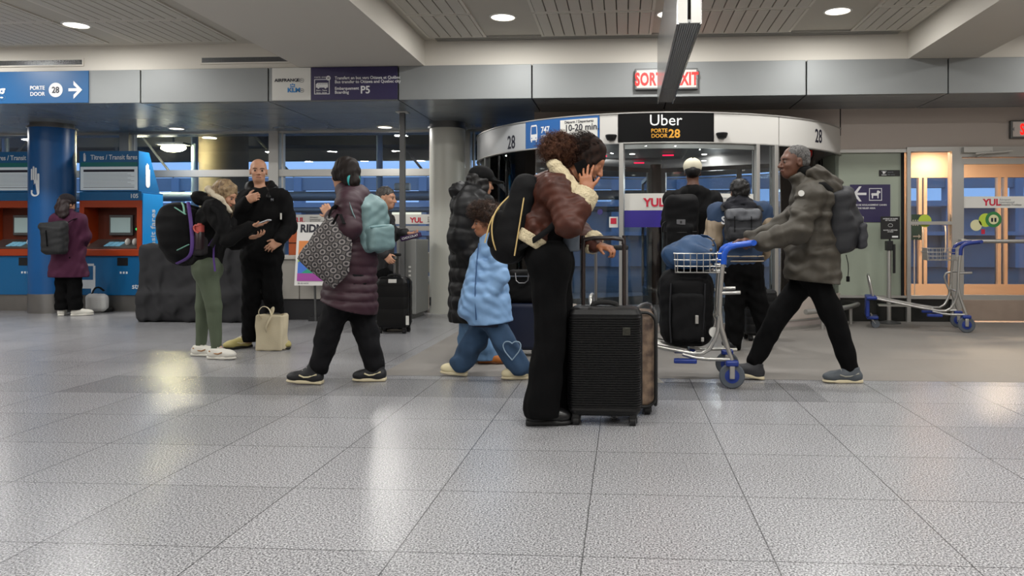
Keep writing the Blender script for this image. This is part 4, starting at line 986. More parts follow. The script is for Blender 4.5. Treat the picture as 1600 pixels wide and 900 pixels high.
pp('poster_purple', mat('poster_magenta', '#A845A5', .5), [(.07,.07), (.93,.07), (.93,.19), (.07,.19)], .02)
me = text_me('RIDM', .135, .045, .001, sx=.95); me.transform(Mx @ Matrix.Translation((.04, -.014, h*.84)) @ Matrix.Rotation(math.pi/2, 4, 'X')); rel(link('lettering', me, M_btxt), g)
me = text_me('20-30 NOV', .03, .0, .001); me.transform(Mx @ Matrix.Translation((.04, -.014, h*.02)) @ Matrix.Rotation(math.pi/2, 4, 'X')); rel(link('lettering', me, M_gtxt), g)
rel(bx(x0+w*.3, x0+w*.7, 9.5, 9.6, 0, .06).build('stand_foot', M_cntd), g); rel(MB().rod((x0+w*.5, 9.5, 0), (x0+w*.5, 9.45, zz0+.3), .015).build('stand_pole', M_alud), g)
# ------------------------------------------------------------------ luggage and trolleys
def rrect(w, d, r, n=6):
    pts = []
    for cx_, cy_, a0 in ((w/2-r, d/2-r, 0), (-w/2+r, d/2-r, 90), (-w/2+r, -d/2+r, 180), (w/2-r, -d/2+r, 270)):
        for k in range(n+1): a = math.radians(a0+90*k/n); pts.append((cx_+r*math.cos(a), cy_+r*math.sin(a)))
    return pts
def loft(zs, w, d, r):
    """zs: list of (z, inset)"""
    bm = bmesh.new(); R = []
    for z, e in zs: R.append([bm.verts.new((x, y, z)) for x, y in rrect(w-2*e, d-2*e, max(.004, r-e*.6))])
    n = len(R[0])
    for A, B in zip(R, R[1:]):
        for k in range(n): bm.faces.new((A[k], A[(k+1) % n], B[(k+1) % n], B[k]))
    bm.faces.new(R[0][::-1]); bm.faces.new(R[-1]); return bm
def rib_profile(z0, z1, n, dep, rc):
    out = [(z0, rc), (z0+rc*.3, rc*.35), (z0+rc, .0)]
    a, b = z0+rc*1.4, z1-rc*1.4
    for i in range(n):
        za = a+(b-a)*i/n; h = (b-a)/n
        out += [(za, dep), (za+h*.18, 0), (za+h*.82, 0), (za+h, dep)]
    out += [(z1-rc, 0), (z1-rc*.3, rc*.35), (z1, rc)]
    return out
M_case = mat('case_black', '#070708', .42, spec=.3); M_rub = mat('rubber', '#0A0A0B', .6); M_tele = mat('telescope_metal', '#8C8C8E', .3, .85)
def wheel_set(root, w, d, m=M_rub, r=.027):
    for sx in (-1, 1):
        for sy in (-1, 1):
            x, y = sx*(w/2-.045), sy*(d/2-.04)
            t = MB(); t.box(x-.02, x+.02, y-.02, y+.02, r*1.6, r*2.6, .004); t.box(x-.024, x-.018, y-.012, y+.014, r*.6, r*1.8, .002); t.box(x+.018, x+.024, y-.012, y+.014, r*.6, r*1.8, .002)
            c = t.build('caster', m, root)
            t = MB(); t.rod((x-.016, y+.008, r), (x+.016, y+.008, r), r, 20); wv = t.build('wheel', m, root, smooth=True)
def suitcase(label, loc, rz, w, d, h, m, ribs=26, handle=None, group=None, dep=.004, rc=.035, name='suitcase', bar=True):
    g = thing(name, label, 'suitcase', loc, rz, group)
    zb_ = .055
    MB().add(loft(rib_profile(zb_, h, ribs, dep, rc), w, d, .05)).build('shell', m, g, smooth=True)
    t = MB(); pts = [(w/2*sx_, 0, z) for sx_, z in ((0, 0),)]
    z0, z1 = zb_+.02, h-.004
    ring = [(x*(w+.006), z) for x, z in ()]
    P = []
    for k, (x, z) in enumerate(rrect(w+.008, h-zb_-.006, .055)): P.append((x, 0, (h+zb_)/2+z))
    t.tube(P, .007, 6, closed=True, smooth=0); t.build('zip', M_rub, g, smooth=True)
    t = MB(); t.tube([(-.075, 0, h-.012), (-.06, 0, h+.022), (.06, 0, h+.022), (.075, 0, h-.012)], .009, 8, fr=(1, 1.6)); t.build('carry_handle', M_rub, g, smooth=True)
    wheel_set(g, w, d)
    if handle:
        hs, hz = handle  # half spacing, height of grip
        for s in (-1, 1):
            t = MB(); t.rod((s*hs, d/2-.03, h-.02), (s*hs, d/2-.03, hz), .0085, 12); t.build('handle_tube', M_tele, g, smooth=True)
        t = MB(); t.box(-hs-.02, hs+.02, d/2-.046, d/2-.014, hz-.012, hz+.02, .01); t.build('grip', M_rub, g)
    return g
# ---- luggage trolley
M_chr = mat('trolley_metal', '#B5B4B0', .3, .85); M_tb = mat('trolley_blue', '#16307E', .4); M_tb2 = mat('trolley_handle_blue', '#1550B8', .3); M_tyre = mat('trolley_tyre', '#50565E', .6)
def trolley(label, loc, rz, hb=M_tb):
    """local x points to the front, origin on the floor under the rear axle"""
    g = thing('luggage_trolley', label, 'trolley', loc, rz)
    for s in (-1, 1):
        y = s*.27
        t = MB(); t.lathe([(.052, -.018), (.08, -.018), (.088, -.010), (.088, .010), (.08, .018), (.052, .018)], (0,0,0), 32, Matrix.Translation((0, y, .088)) @ Matrix.Rotation(math.pi/2, 4, 'X')); wv = t.build('wheel', M_tyre, g, smooth=True)
        t = MB(); t.lathe([(.001, -.025), (.02, -.025), (.026, -.0205), (.050, -.0205), (.050, .0205), (.026, .0205), (.02, .025), (.001, .025)], (0,0,0), 24, Matrix.Translation((0, y, .088)) @ Matrix.Rotation(math.pi/2, 4, 'X')); t.build('hub', M_tb, wv, smooth=True)
        t = MB(); t.box(-.018, .018, y-.036, y-.028, .07, .17, .006); t.box(-.018, .018, y+.028, y+.036, .07, .17, .006); t.rod((0, y-.036, .088), (0, y+.036, .088), .014); t.build('fork', M_chr, g, smooth=True)
        t = MB(); t.box(-.045, .045, y-.04, y+.04, .155, .195, .012); t.build('wheel_guard', M_tb, g)
        t = MB(); t.tube([(-.0, y, .195), (.035, y*.97, .30), (.085, y*.93, .47), (.075, y*.9, .72), (.05, y*.88, .95)], .0155, 12); t.build('upright', M_chr, g, smooth=True)
        t = MB(); t.tube([(.085, y*.93, .50), (.10, y*.92, .36), (.17, y*.88, .235), (.30, y*.85, .23), (.98, y*.62, .36)], .0145, 12); t.build('deck_rail', M_chr, g, smooth=True)
        t = MB(); t.tube([(-.0, y, .2), (.22, y*.9, .195), (.34, y*.85, .225)], .013, 12); t.build('lower_rail', M_chr, g, smooth=True)
        t = MB(); t.rod((.07, y*.9, .66), (-.06, y*.9, .665), .013); t.tube([(.07, y*.9, .66), (.16, y*.9, .63), (.13, y*.88, .5), (.09, y*.9, .42)], .011, 10) if s < 0 else None; t.build('bumper_stub', M_chr, g, smooth=True)
        t = MB(); t.box(.24, .40, y*.9-.035, y*.9+.035, .165, .195, .008, M=Matrix.Identity(4)); t.build('pedal', M_tb, g)
        # blue handle arm
        t = MB(); t.tube([(.055, y*.88, .86), (.05, y*.88, .95), (.0, y*.88, .99), (-.15, y*.88, 1.01)], .021, 12); t.build('handle_arm', hb, g, smooth=True)
        t = MB(); t.lathe([(.03, -.011), (.045, -.011), (.048, 0), (.045, .011), (.03, .011), (.001, .011)], (0,0,0), 20, Matrix.Translation((.93, s*.07, .048)) @ Matrix.Rotation(math.pi/2, 4, 'X')); t.build('front_wheel', M_tyre, g, smooth=True)
        t = MB(); t.tube([(.93, s*.07, .05), (.97, s*.07, .1), (.98, s*.07, .16)], .012, 8); t.build('front_fork', M_chr, g, smooth=True)
    t = MB(); t.rod((-.15, -.26, 1.01), (-.15, .26, 1.01), .02, 14); t.build('handle_bar', hb, g, smooth=True)
    t = MB(); t.rod((0, -.27, .088), (0, .27, .088), .01); t.rod((.3, -.23, .23), (.3, .23, .23), .012); t.rod((.08, -.25, .45), (.08, .25, .45), .012); t.build('axle', M_chr, g, smooth=True)
    t = MB(); t.box(.92, 1.04, -.2, .2, .335, .375, .015); t.box(1.0, 1.04, -.16, .16, .13, .35, .012); t.box(.9, 1.03, -.11, .11, .1, .14, .012); t.build('front_bumper', M_tb, g)
    t = MB(); t.tube([(.96, -.14, .36), (1.0, -.14, .56), (1.01, -.1, .62), (1.01, .1, .62), (1.0, .14, .56), (.96, .14, .36)], .013, 10); t.build('front_loop', M_chr, g, smooth=True)
    t = MB()
    for y in (-.08, 0, .08): t.rod((.3, y, .235), (.98, y, .355), .009, 8)
    t.box(.55, .9, -.12, .12, .26, .268, M=Matrix.Translation((0,0,.0)) @ Matrix.Rotation(-.0, 4, 'Y')); t.build('deck_grid', M_chr, g, smooth=True)
    # basket
    t = MB()
    for z, e in ((.80, .03), (.845, .015), (.89, .005), (.935, 0)):
        t.tube([(.04, -.24+e, z), (.40-e, -.24+e, z), (.40-e, .24-e, z), (.04, .24-e, z)], .0055, 6, closed=True, smooth=0)
    for k in range(9): y = -.22+k*.055; t.rod((.39, y, .80), (.395, y, .935), .0035, 6); t.rod((.04, y, .80), (.39, y, .80), .0035, 6)
    for k in range(8):
        x = .06+k*.045
        for s in (-1, 1): t.rod((x, s*.225, .80), (x, s*.24, .935), .0035, 6)
    t.build('basket', M_chr, g, smooth=True)
    return g
c = Vector((3.86, 9.05, 0))
trolley('empty luggage trolley parked before the exit door, beside the stanchion', tuple(c), math.radians(180-14))
wr = G(1148, 607)
TR = Vector((wr.x, wr.y+.27, 0)); TRZ = math.radians(180-4)
trolley('loaded luggage trolley with bright blue handle pushed by the man in the olive parka', tuple(TR), TRZ, M_tb2)
# luggage on the trolley
M_duf = mat('duffel_black', '#0B0B0D', .8, bump=.15, bscale=40, spec=.2); M_duf2 = mat('duffel_grey', '#2A2A2D', .8, spec=.2)
def tl(x, y, z): v = Matrix.Rotation(TRZ, 3, 'Z') @ Vector((x, y, z)); return (TR.x+v.x, TR.y+v.y, v.z)
g = thing('travel_bag', 'dark soft travel bag standing upright on the pushed trolley', 'bag', tl(.33, 0, .25))
ca, sa = math.cos(TRZ), math.sin(TRZ); RT = np.array([[ca, sa, 0], [-sa, ca, 0], [0, 0, 1]])
sdf('bag_body', [rbox(tl(.31, 0, .53), (.19, .17, .27), .11, RT), ell(tl(.33, 0, .68), (.15, .15, .14), k=.1)], .011, M_duf, g, fold=(.008, 18, 3))
sdf('front_pocket', [rbox(tl(.30, .185, .48), (.12, .03, .17), .03, RT)], .009, M_duf, g, fold=(.006, 22, 4))
t = MB(); t.tube([tl(.18, .17, .72), tl(.19, .2, .5), tl(.2, .19, .3)], .012, 8, fr=(1.6, .5)); rel(t.build('strap', M_duf2, smooth=True), g); rel(MB().tube([tl(.42, .17, .72), tl(.43, .2, .5), tl(.42, .19, .3)], .012, 8, fr=(1.6, .5)).build('strap', M_duf2, smooth=True), g)
t = MB(); t.box(-.012, .012, -.005, .005, -.03, .03, .003, M=Matrix.Translation(tl(.24, .225, .47))); rel(t.build('buckle', M_chr), g); rel(MB().box(-.01, .01, -.005, .005, -.015, .015, .003, M=Matrix.Translation(tl(.2, .225, .33))).build('buckle', M_chr), g)
t = MB(); t.cyl((0,0), .035, -.02, .02, 20, M=Matrix.Translation(tl(.12, .2, .38)) @ Matrix.Rotation(math.pi/2, 4, 'X')); rel(t.build('luggage_wheel', M_white, smooth=True), g)
M_bb = mat('bag_navy', '#1B3E63', .6)
g = thing('blue_bag', 'slumped dark blue bag in the basket of the pushed trolley', 'bag', tl(.3, 0, .82))
sdf('bag_body', [rbox(tl(.27, 0, .90), (.16, .17, .075), .05, RT), ell(tl(.25, -.02, .98), (.13, .13, .09), k=.08), ell(tl(.42, .02, .92), (.07, .12, .07), k=.06)], .009, M_bb, g, fold=(.012, 20, 8))
t = MB(); t.tube([tl(.12, .16, .86), tl(.10, .2, .98), tl(.14, .18, 1.05), tl(.2, .12, 1.06)], .012, 8, fr=(1.8, .5)); rel(t.build('strap', M_bb, smooth=True), g)
t = MB()
for k in range(7): t.ball(tl(.13+.01*math.sin(k*2), .2, .82+.035*k), .011, 8)
rel(t.build('charm_chain', mat('charm', '#77706C', .4, .6), smooth=True), g)
# ---- the suitcases
p = G(944, 668); hS = .66
A0 = G(886, 665)
sx = p.x; sy = p.y+.13
g = suitcase('black ribbed hard suitcase in front of the woman in the brown jacket', (sx, sy, 0), 0, .405, .25, .655, M_case, 38, handle=None, dep=.003, rc=.035)
t = MB(); t.box(.10, .145, -.13, -.124, .505, .55, .003); t.build('logo_badge', mat('badge', '#3A3A34', .3, .6), g)
for s, px in ((-1, 911), (1, 975)):
    x = onY(px, 420, sy+.08).x-sx
    MB().rod((x, .085, .64), (x, .085, onY(px, 368, sy+.085).z), .011, 12).build('handle_tube', mat('dark_tube', '#3A3230', .4, .6), g, smooth=True)
xa = onY(913, 372, sy+.085).x-sx; xb = onY(973, 372, sy+.085).x-sx; zh = onY(943, 372, sy+.085).z
MB().tube([(xa-.004, .085, zh-.035), (xa, .085, zh), (xb, .085, zh), (xb+.004, .085, zh-.035)], .013, 10, fr=(1.2, 1)).build('grip', mat('grip_brown', '#241C1B', .4), g, smooth=True)
# second case behind, patterned beige
M_plaid = mat('plaid_beige', '#8A7460', .6, noise=.5, nscale=18, col2='#4A3B33')
x2 = onY(985, 600, sy+.32).x
g = thing('patterned_suitcase', 'beige patterned suitcase with black frame standing behind the black ribbed case', 'suitcase', (x2, sy+.34, 0))
MB().add(loft(rib_profile(.055, .60, 1, .002, .03), .29, .36, .05)).build('shell', M_plaid, g, smooth=True)
t = MB(); P = [(0.147, yy, .33+z) for yy, z in rrect(.36, .55, .07)]; t.tube(P, .011, 8, closed=True, smooth=0); P = [(-0.147, yy, .33+z) for yy, z in rrect(.36, .55, .07)]; t.tube(P, .011, 8, closed=True, smooth=0)
P = [(xx, -.182, .33+z) for xx, z in rrect(.29, .55, .06)]; t.tube(P, .009, 8, closed=True, smooth=0)
t.build('frame_piping', M_rub, g, smooth=True)
t = MB(); t.tube([(.03, -.1, .59), (.05, -.1, .64), (.12, .1, .64), (.14, .1, .59)], .01, 8); t.build('carry_handle', M_tele, g, smooth=True)
wheel_set(g, .29, .36)
for px in (930, 979):
    x = onY(px, 420, sy+.36).x-x2
    MB().rod((x, .12, .58), (x, .12, onY(px, 388, sy+.46).z), .010, 12).build('handle_tube', M_tele, g, smooth=True)
z_ = onY(960, 386, sy+.46).z; xa, xb = onY(926, 386, sy+.46).x-x2, onY(982, 386, sy+.46).x-x2
t = MB(); t.box(xa, xb, .105, .14, z_-.02, z_+.012, .01); t.build('grip', M_rub, g)
# airline tag paper on the case
a = onY(1003, 575, sy+.2); 
g = thing('luggage_tag', 'white paper airline tag sticking out at the right side of the ribbed black case', 'tag', tuple(a))
t = bmesh.new(); vs = [t.verts.new(v) for v in ((0,0,0), (.065,-.01,-.03), (.13,.0,-.085), (.10,.01,-.088), (.05,.0,-.075), (0,0,-.05))]; t.faces.new(vs)
r_ = bmesh.ops.extrude_face_region(t, geom=t.faces[:]); bmesh.ops.translate(t, verts=[v for v in r_['geom'] if isinstance(v, bmesh.types.BMVert)], vec=(0, .002, 0)); MB().add(t).build('paper', M_white, g)
t = MB(); t.box(.02, .06, -.012, -.008, -.045, -.025); t.box(.05, .09, -.008, -.002, -.06, -.05); t.build('print_mark', mat('tag_green', '#3E8A4A', .5), g)
# old man's black case
q = G(611, 522); g = suitcase('black suitcase with a white tag behind the walking woman in purple', (q.x, q.y+.12, 0), 0, .36, .24, .62, M_case, 3, handle=(.03, .86), dep=.003, rc=.06)
t = MB(); t.box(-.03, .06, -.125, -.118, .56, .60, .003); t.build('paper_tag', M_white, g); MB().box(.165, .20, -.128, -.12, .10, .20, .003).build('paper_tag', M_white, g)
# navy case with black bag behind the child
q = G(815, 558); g = suitcase('navy suitcase behind the child in the light blue coat', (q.x, q.y+.13, 0), 0, .30, .22, .47, mat('case_navy', '#161D33', .45), 1, dep=.001, rc=.03)
M_soft = mat('soft_black', '#09090A', .8, bump=.1, bscale=60, spec=.2)
b = thing('cabin_bag', 'black soft bag strapped on top of the navy suitcase', 'bag', (q.x, q.y+.13, .47))
sdf('bag_body', [rbox((q.x, q.y+.13, .62), (.14, .1, .145), .04)], .009, M_soft, b, fold=(.006, 20, 2)); 
t = MB(); t.tube([(-.06, -.105, .27), (-.05, -.115, .18), (.05, -.115, .18), (.06, -.105, .27)], .006, 8); t.box(-.13, .13, -.106, -.1, .235, .245); t.build('zip_trim', M_tele, b, smooth=True)
# varsity man's black case
q = G(1189, 533); suitcase('dark upright suitcase beside the person in the varsity jacket', (q.x, q.y+.1, 0), .12, .32, .25, .52, mat('case_grey', '#141517', .55, spec=.3), 5, handle=None, dep=.003, rc=.03)
# white tote bag on floor
M_canvas = mat('canvas', '#CFC3A6', .85, bump=.2, bscale=150, noise=.06, nscale=4)
q = G(418, 549); g = thing('canvas_tote', 'off-white canvas tote bag standing on the floor before the bald man', 'bag', (q.x, q.y+.08, 0))
sdf('bag_body', [rbox((q.x, q.y+.09, .165), (.125, .075, .165), .015)], .007, M_canvas, g, fold=(.010, 14, 6, (1,1,.5)))
t = MB(); t.box(-.10, .10, -.05, .055, .325, .335); t.build('bag_opening', mat('canvas_inside', '#8F8368', .9), g)
t = MB(); t.tube([(-.06, -.07, .30), (-.09, -.09, .36), (-.06, -.06, .42), (.0, -.05, .40), (.03, -.06, .33)], .010, 8, fr=(1.8, .35), smooth=2); t.tube([(-.05, .07, .31), (-.02, .04, .40), (.03, -.02, .38), (.02, -.085, .30), (-.02, -.09, .22), (.0, -.09, .18)], .010, 8, fr=(1.8, .35), smooth=2); t.build('handle', M_canvas, g, smooth=True)
t = MB(); t.box(-.07, .06, .02, .05, .30, .345, .01); t.build('folded_cloth', mat('dark_content', '#3A3A36', .9), g)
# white sports bag at the fare machine
q = G(147, 489); g = thing('sports_bag', 'white and black sports bag on the floor beside the person in the purple coat', 'bag', (q.x, q.y+.08, 0))
sdf('bag_body', [rbox((q.x-.01, q.y+.08, .14), (.15, .075, .13), .07)], .01, mat('bag_white', '#D8D8D6', .6, bump=.2, bscale=30), g, fold=(.006, 18, 1))
t = MB(); t.tube([(-.08, -.02, .02), (-.08, -.04, .2), (-.06, .0, .34), (-.02, .05, .36), (.02, .1, .3)], .012, 8, fr=(1.6, .5)); t.tube([(.03, -.02, .02), (.03, -.03, .14), (.02, -.0, .24), (.1, .02, .26), (.13, .05, .2)], .010, 8, fr=(1.6, .5)); t.box(.02, .14, -.02, .16, .0, .07, .03); t.build('black_trim', M_rub, g, smooth=True)
# ------------------------------------------------------------------ people: builders
def nv(v): v = Vector(v); return v.normalized()
def basis(f, up=UP):
    f = nv(f); r = f.cross(Vector(up)); r = nv(r) if r.length > 1e-4 else Vector((1,0,0)); u = r.cross(f); return r, f, u
def Rm(r, f, u): return np.array([tuple(r), tuple(f), tuple(u)], dtype=np.float32)
def head_prims(c, f, s=1.0, up=UP, jaw=1.0):
    r, f, u = basis(f, up); R = Rm(r, f, u); c = Vector(c)
    L = lambda x, y, z: tuple(c+s*(r*x+f*y+u*z))
    E = lambda x, y, z, a, b, d, k=.012, sub=False: ell(L(x,y,z), (a*s, b*s, d*s), R, k*s, sub)
    P = [E(0,-.018,.038,.074,.092,.082,.03), E(0,.03,-.03,.060*jaw,.062,.082,.03), E(0,.055,-.078,.036*jaw,.034,.030,.03), E(0,.066,.030,.050,.022,.022,.02),
         cone(L(0,.088,.012), L(0,.113,-.026), .008*s, .0125*s, .012*s), E(.011,.101,-.03,.0085,.010,.0075,.008), E(-.011,.101,-.03,.0085,.010,.0075,.008),
         E(0,.090,-.053,.023,.011,.0065,.008), E(0,.088,-.063,.020,.011,.0065,.008), E(.036,.066,-.022,.022,.022,.022,.02), E(-.036,.066,-.022,.022,.022,.022,.02),
         E(.031,.099,.006,.017,.012,.011,.012,True), E(-.031,.099,.006,.017,.012,.011,.012,True), E(0,.098,-.0585,.02,.008,.0018,.003,True),
         E(.031,.079,.004,.013,.011,.011,.004), E(-.031,.079,.004,.013,.011,.011,.004)]
    for q in (-1, 1):
        P += [E(q*.073,-.008,-.004,.011,.020,.031,.006), E(q*.083,-.002,.0,.008,.010,.016,.006,True)]
    return P, L, R
def face_parts(root, L, s, brow='#1E1714', lip='#8A5145', eye='#2A1D16', skinm=None):
    mE = mat('eye_white', '#746A63', .5, spec=.2); mI = mat('iris_'+eye.strip('#'), eye, .5, spec=.2); mB = mat('brow_'+brow.strip('#'), brow, .8); mL = mat('lip_'+lip.strip('#'), lip, .5)
    for q in (-1, 1):
        e = rel(MB().ball(L(q*.031,.081,.004), .0115*s, 12).build('eye', mE, smooth=True), root)
        i = MB().ball(L(q*.031,.0868,.003), .0078*s, 10).build('iris', mI, smooth=True); i.parent = e
        rel(MB().tube([L(q*.014,.093,.022), L(q*.032,.0925,.028), L(q*.05,.080,.022)], .0038*s, 6, fr=(1,.8)).build('eyebrow', mB, smooth=True), root)
    rel(MB().tube([L(-.02,.093,-.0585), L(-.008,.1005,-.056), L(.008,.1005,-.056), L(.02,.093,-.0585)], .0045*s, 6).build('lips', mL, smooth=True), root)
def hand_prims(wr, d, n, th, curl=(25,30,35,40), s=1.0, spread=.12, thumb=35, thc=30):
    """wr wrist; d towards fingers; n palm normal; th vector to the thumb side"""
    wr = Vector(wr); d = nv(d); n = Vector(n); n = nv(n-d*n.dot(d)); t = d.cross(n); t = t if t.dot(Vector(th)) > 0 else -t
    R = Rm(t, d, n); P = [rbox(wr+d*.048*s, (.040*s, .050*s, .0135*s), .012*s, R, .010*s), cone(wr-d*.03*s, wr+d*.03*s, .024*s, .022*s, .02*s, flat=(tuple(t), 1.25))]
    base = [(.029, .092, .070, .0088), (.0095, .097, .078, .0090), (-.010, .093, .072, .0086), (-.029, .084, .058, .0078)]
    for (x, y, ln, r), cu, sp in zip(base, curl, (spread, spread*.3, -spread*.3, -spread)):
        p = wr+(t*x+d*y)*s; a = math.radians(cu)*.5; dd = nv(d+t*sp)
        P.append(cone(wr+(t*x*.8+d*(y-.03))*s, p, r*1.05*s, r*s, .006*s))
        for k, fr in enumerate((.45, .32, .23)):
            v = dd*math.cos(a)+n*math.sin(a); q = p+v*ln*fr*s; P.append(cone(p, q, r*(1-.08*k)*s, r*(.93-.08*k)*s, .003*s)); p = q; a += math.radians(cu)
    p = wr+(t*.030+d*.026)*s; a = math.radians(thumb); v = nv(t*math.sin(a)*1.2+d*math.cos(a)+n*.25)
    q = p+v*.042*s; P.append(cone(wr+(t*.02+d*.02)*s, q, .0145*s, .0105*s, .008*s)); v2 = nv(v*math.cos(math.radians(thc))+(n*.5-t*.35+d*.4)*math.sin(math.radians(thc))); P.append(cone(q, q+v2*.032*s, .0100*s, .0085*s, .004*s))
    return P
def body(root, J, skin, hands, headp, h=.008, s=1.0, name='body'):
    """one continuous surface from crown to feet"""
    sh, el, wr, hip, kn, an, toe = (J[k] for k in ('sh','el','wr','hip','kn','an','toe'))
    lat = nv(sh[1]-sh[0]); P = list(headp)
    P += [cone(J['neck'], J['skull'], .052*s, .048*s, .03), cone(J['pelvis'], J['chest'], .085*s, .095*s, .06, flat=(tuple(lat), 1.45)), cone(J['chest'], J['neck'], .085*s, .05*s, .05, flat=(tuple(lat), 1.3)), cone(sh[0], sh[1], .05*s, .05*s, .05)]
    for i in (0, 1):
        P += [cone(sh[i], el[i], .046*s, .036*s, .03), cone(el[i], wr[i], .036*s, .023*s, .02),
              cone(hip[i], kn[i], .072*s, .05*s, .04), cone(kn[i], an[i], .050*s, .034*s, .03), cone(an[i], mid(an[i], toe[i], .3), .032*s, .024*s, .02)]
    P += hands
    return sdf(name, P, h, skin, root)
def shoe(root, heel, f, L, up_m, sole_m, pitch=0, w=.085, hh=.085, accent=None, sole_h=.028, laces=True, high=0):
    """heel: floor point under the heel; f: toe direction"""
    r, f, u = basis(f); f2 = f*math.cos(pitch)+u*math.sin(pitch); u2 = -f*math.sin(pitch)+u*math.cos(pitch); R = Rm(r, f2, u2); heel = Vector(heel)
    Q = lambda x, y, z: heel+r*x+f2*y+u2*z
    up = [rbox(Q(0, L*.40, sole_h+.020), (w*.47, L*.40, .030), .024, R, .03), ell(Q(0, L*.80, sole_h+.016), (w*.50, L*.185, .032), R, .03), cone(Q(0, L*.22, sole_h+.02), Q(0, L*.22, sole_h+hh*.95+high), w*.50, w*.50, .03), cone(Q(0, L*.30, sole_h+hh*.62+high*.5), Q(0, L*.64, sole_h+.020), w*.43, w*.32, .03)]
    o = sdf('shoe', up, .0065, up_m, root, clip=[(Q(0, 0, sole_h*.5), -u2), (Q(0,0,sole_h+hh+high), u2)])
    so = [rbox(Q(0, L*.33, sole_h*.5), (w*.46, L*.34, sole_h*.5), .010, R, .02), ell(Q(0, L*.74, sole_h*.5), (w*.52, L*.26, sole_h*.55), R, .02)]
    s_ = sdf('sole', so, .0065, sole_m, None, clip=[(Q(0,0,.001), -u2), (Q(0,0,sole_h), u2)]); s_.parent = o
    if accent is not None:
        t = MB()
        for q in (-1, 1): t.tube([Q(q*w*.50, L*.12, sole_h+.045), Q(q*w*.52, L*.42, sole_h+.018), Q(q*w*.50, L*.60, sole_h+.035)], .006, 6, fr=(1, 1))
        a_ = t.build('side_stripe', accent, smooth=True); a_.parent = o
    if laces:
        t = MB()
        for k in range(5):
            tt_ = .12+.17*k; rr_ = w*(.43-.11*tt_); y = L*(.30+.34*tt_); z = sole_h+(hh*.62+high*.5)*(1-tt_)+.020*tt_; sn = (-1)**k*.008
            t.tube([Q(-rr_*.75, y-sn, z+rr_*.72), Q(0, y, z+rr_*1.10), Q(rr_*.75, y+sn, z+rr_*.72)], .0042, 5)
        a_ = t.build('laces', mat('laces_'+('l' if accent else 'd'), '#CFCBC2' if accent else '#2A2A2A', .8), smooth=True); a_.parent = o
    return o
def strands(name, starts, dirs, ln, m, root, curl=.006, turns=4, grav=.0, rad=.0016, n=12, seed=1):
    """many thin curved tubes in one mesh (hair)"""
    r_ = np.random.default_rng(seed); S = np.asarray(starts, float); D = np.asarray(dirs, float); N = len(S); D /= np.linalg.norm(D, axis=1)[:,None]+1e-9
    a = np.cross(D, r_.normal(size=(N,3))); a /= np.linalg.norm(a, axis=1)[:,None]+1e-9; b = np.cross(D, a)
    t = np.linspace(0, 1, n)[None,:]; L = (ln*r_.uniform(.7, 1.2, N))[:,None]; ph = r_.uniform(0, 6.28, N)[:,None]; tn = turns*r_.uniform(.7, 1.3, N)[:,None]*2*np.pi; cr = curl*r_.uniform(.6, 1.3, N)[:,None]
    C = S[:,None,:]+D[:,None,:]*(t*L)[:,:,None]+a[:,None,:]*(cr*np.sin(t*tn+ph)*np.minimum(1, t*4))[:,:,None]+b[:,None,:]*(cr*np.cos(t*tn+ph)*np.minimum(1, t*4))[:,:,None]
    C[:,:,2] -= grav*(t**2)*L
    rr = (rad*(1-.6*t))[:,:,None,None]; T = np.gradient(C, axis=1); T /= np.linalg.norm(T, axis=2)[:,:,None]+1e-9
    u = np.cross(T, np.array([.3,.5,.8])); u /= np.linalg.norm(u, axis=2)[:,:,None]+1e-9; v = np.cross(T, u)
    ang = np.arange(3)*2*np.pi/3; Vt = C[:,:,None,:]+rr*(u[:,:,None,:]*np.cos(ang)[None,None,:,None]+v[:,:,None,:]*np.sin(ang)[None,None,:,None])
    idx = np.arange(N*n*3).reshape(N, n, 3); q = []
    for k in range(3): q.append(np.stack([idx[:,:-1,k], idx[:,:-1,(k+1)%3], idx[:,1:,(k+1)%3], idx[:,1:,k]], -1).reshape(-1,4))
    Q = np.concatenate(q); me = bpy.data.meshes.new(name); me.vertices.add(N*n*3); me.vertices.foreach_set('co', Vt.astype(np.float32).ravel())
    me.loops.add(len(Q)*4); me.loops.foreach_set('vertex_index', Q.astype(np.int32).ravel()); me.polygons.add(len(Q)); me.polygons.foreach_set('loop_start', np.arange(0, len(Q)*4, 4, dtype=np.int32))
    try: me.polygons.foreach_set('loop_total', np.full(len(Q), 4, dtype=np.int32))
    except Exception: pass
    me.polygons.foreach_set('use_smooth', np.ones(len(Q), dtype=bool)); me.update(calc_edges=True)
    return rel(link(name, me, m), root)
def curly(root, name, blobs, n, ln, m, curl=.008, turns=3, rad=.002, seed=3, grav=.15, h=.009, core=.86, turn_out=1.0):
    """curly hair: a core of blobs (c, (rx,ry,rz), R) and strands leaving it"""
    o = sdf(name, [ell(c, tuple(x*core for x in r), R, .02) for c, r, R in blobs], h, m, root, fold=(.008, 60, seed))
    r_ = np.random.default_rng(seed); S = []; D = []
    for c, r, R in blobs:
        k = int(n/len(blobs)); v = r_.normal(size=(k,3)); v /= np.linalg.norm(v, axis=1)[:,None]; M = np.eye(3) if R is None else np.array(R)
        S.append((v*np.array(r)*core*.92)@M+np.array(c)); D.append((v*turn_out/np.array(r))@M*np.mean(r)+r_.normal(size=(k,3))*.7)
    s_ = strands('curls', np.concatenate(S), np.concatenate(D), ln, m, root, curl, turns, grav, rad, 14, seed); return o
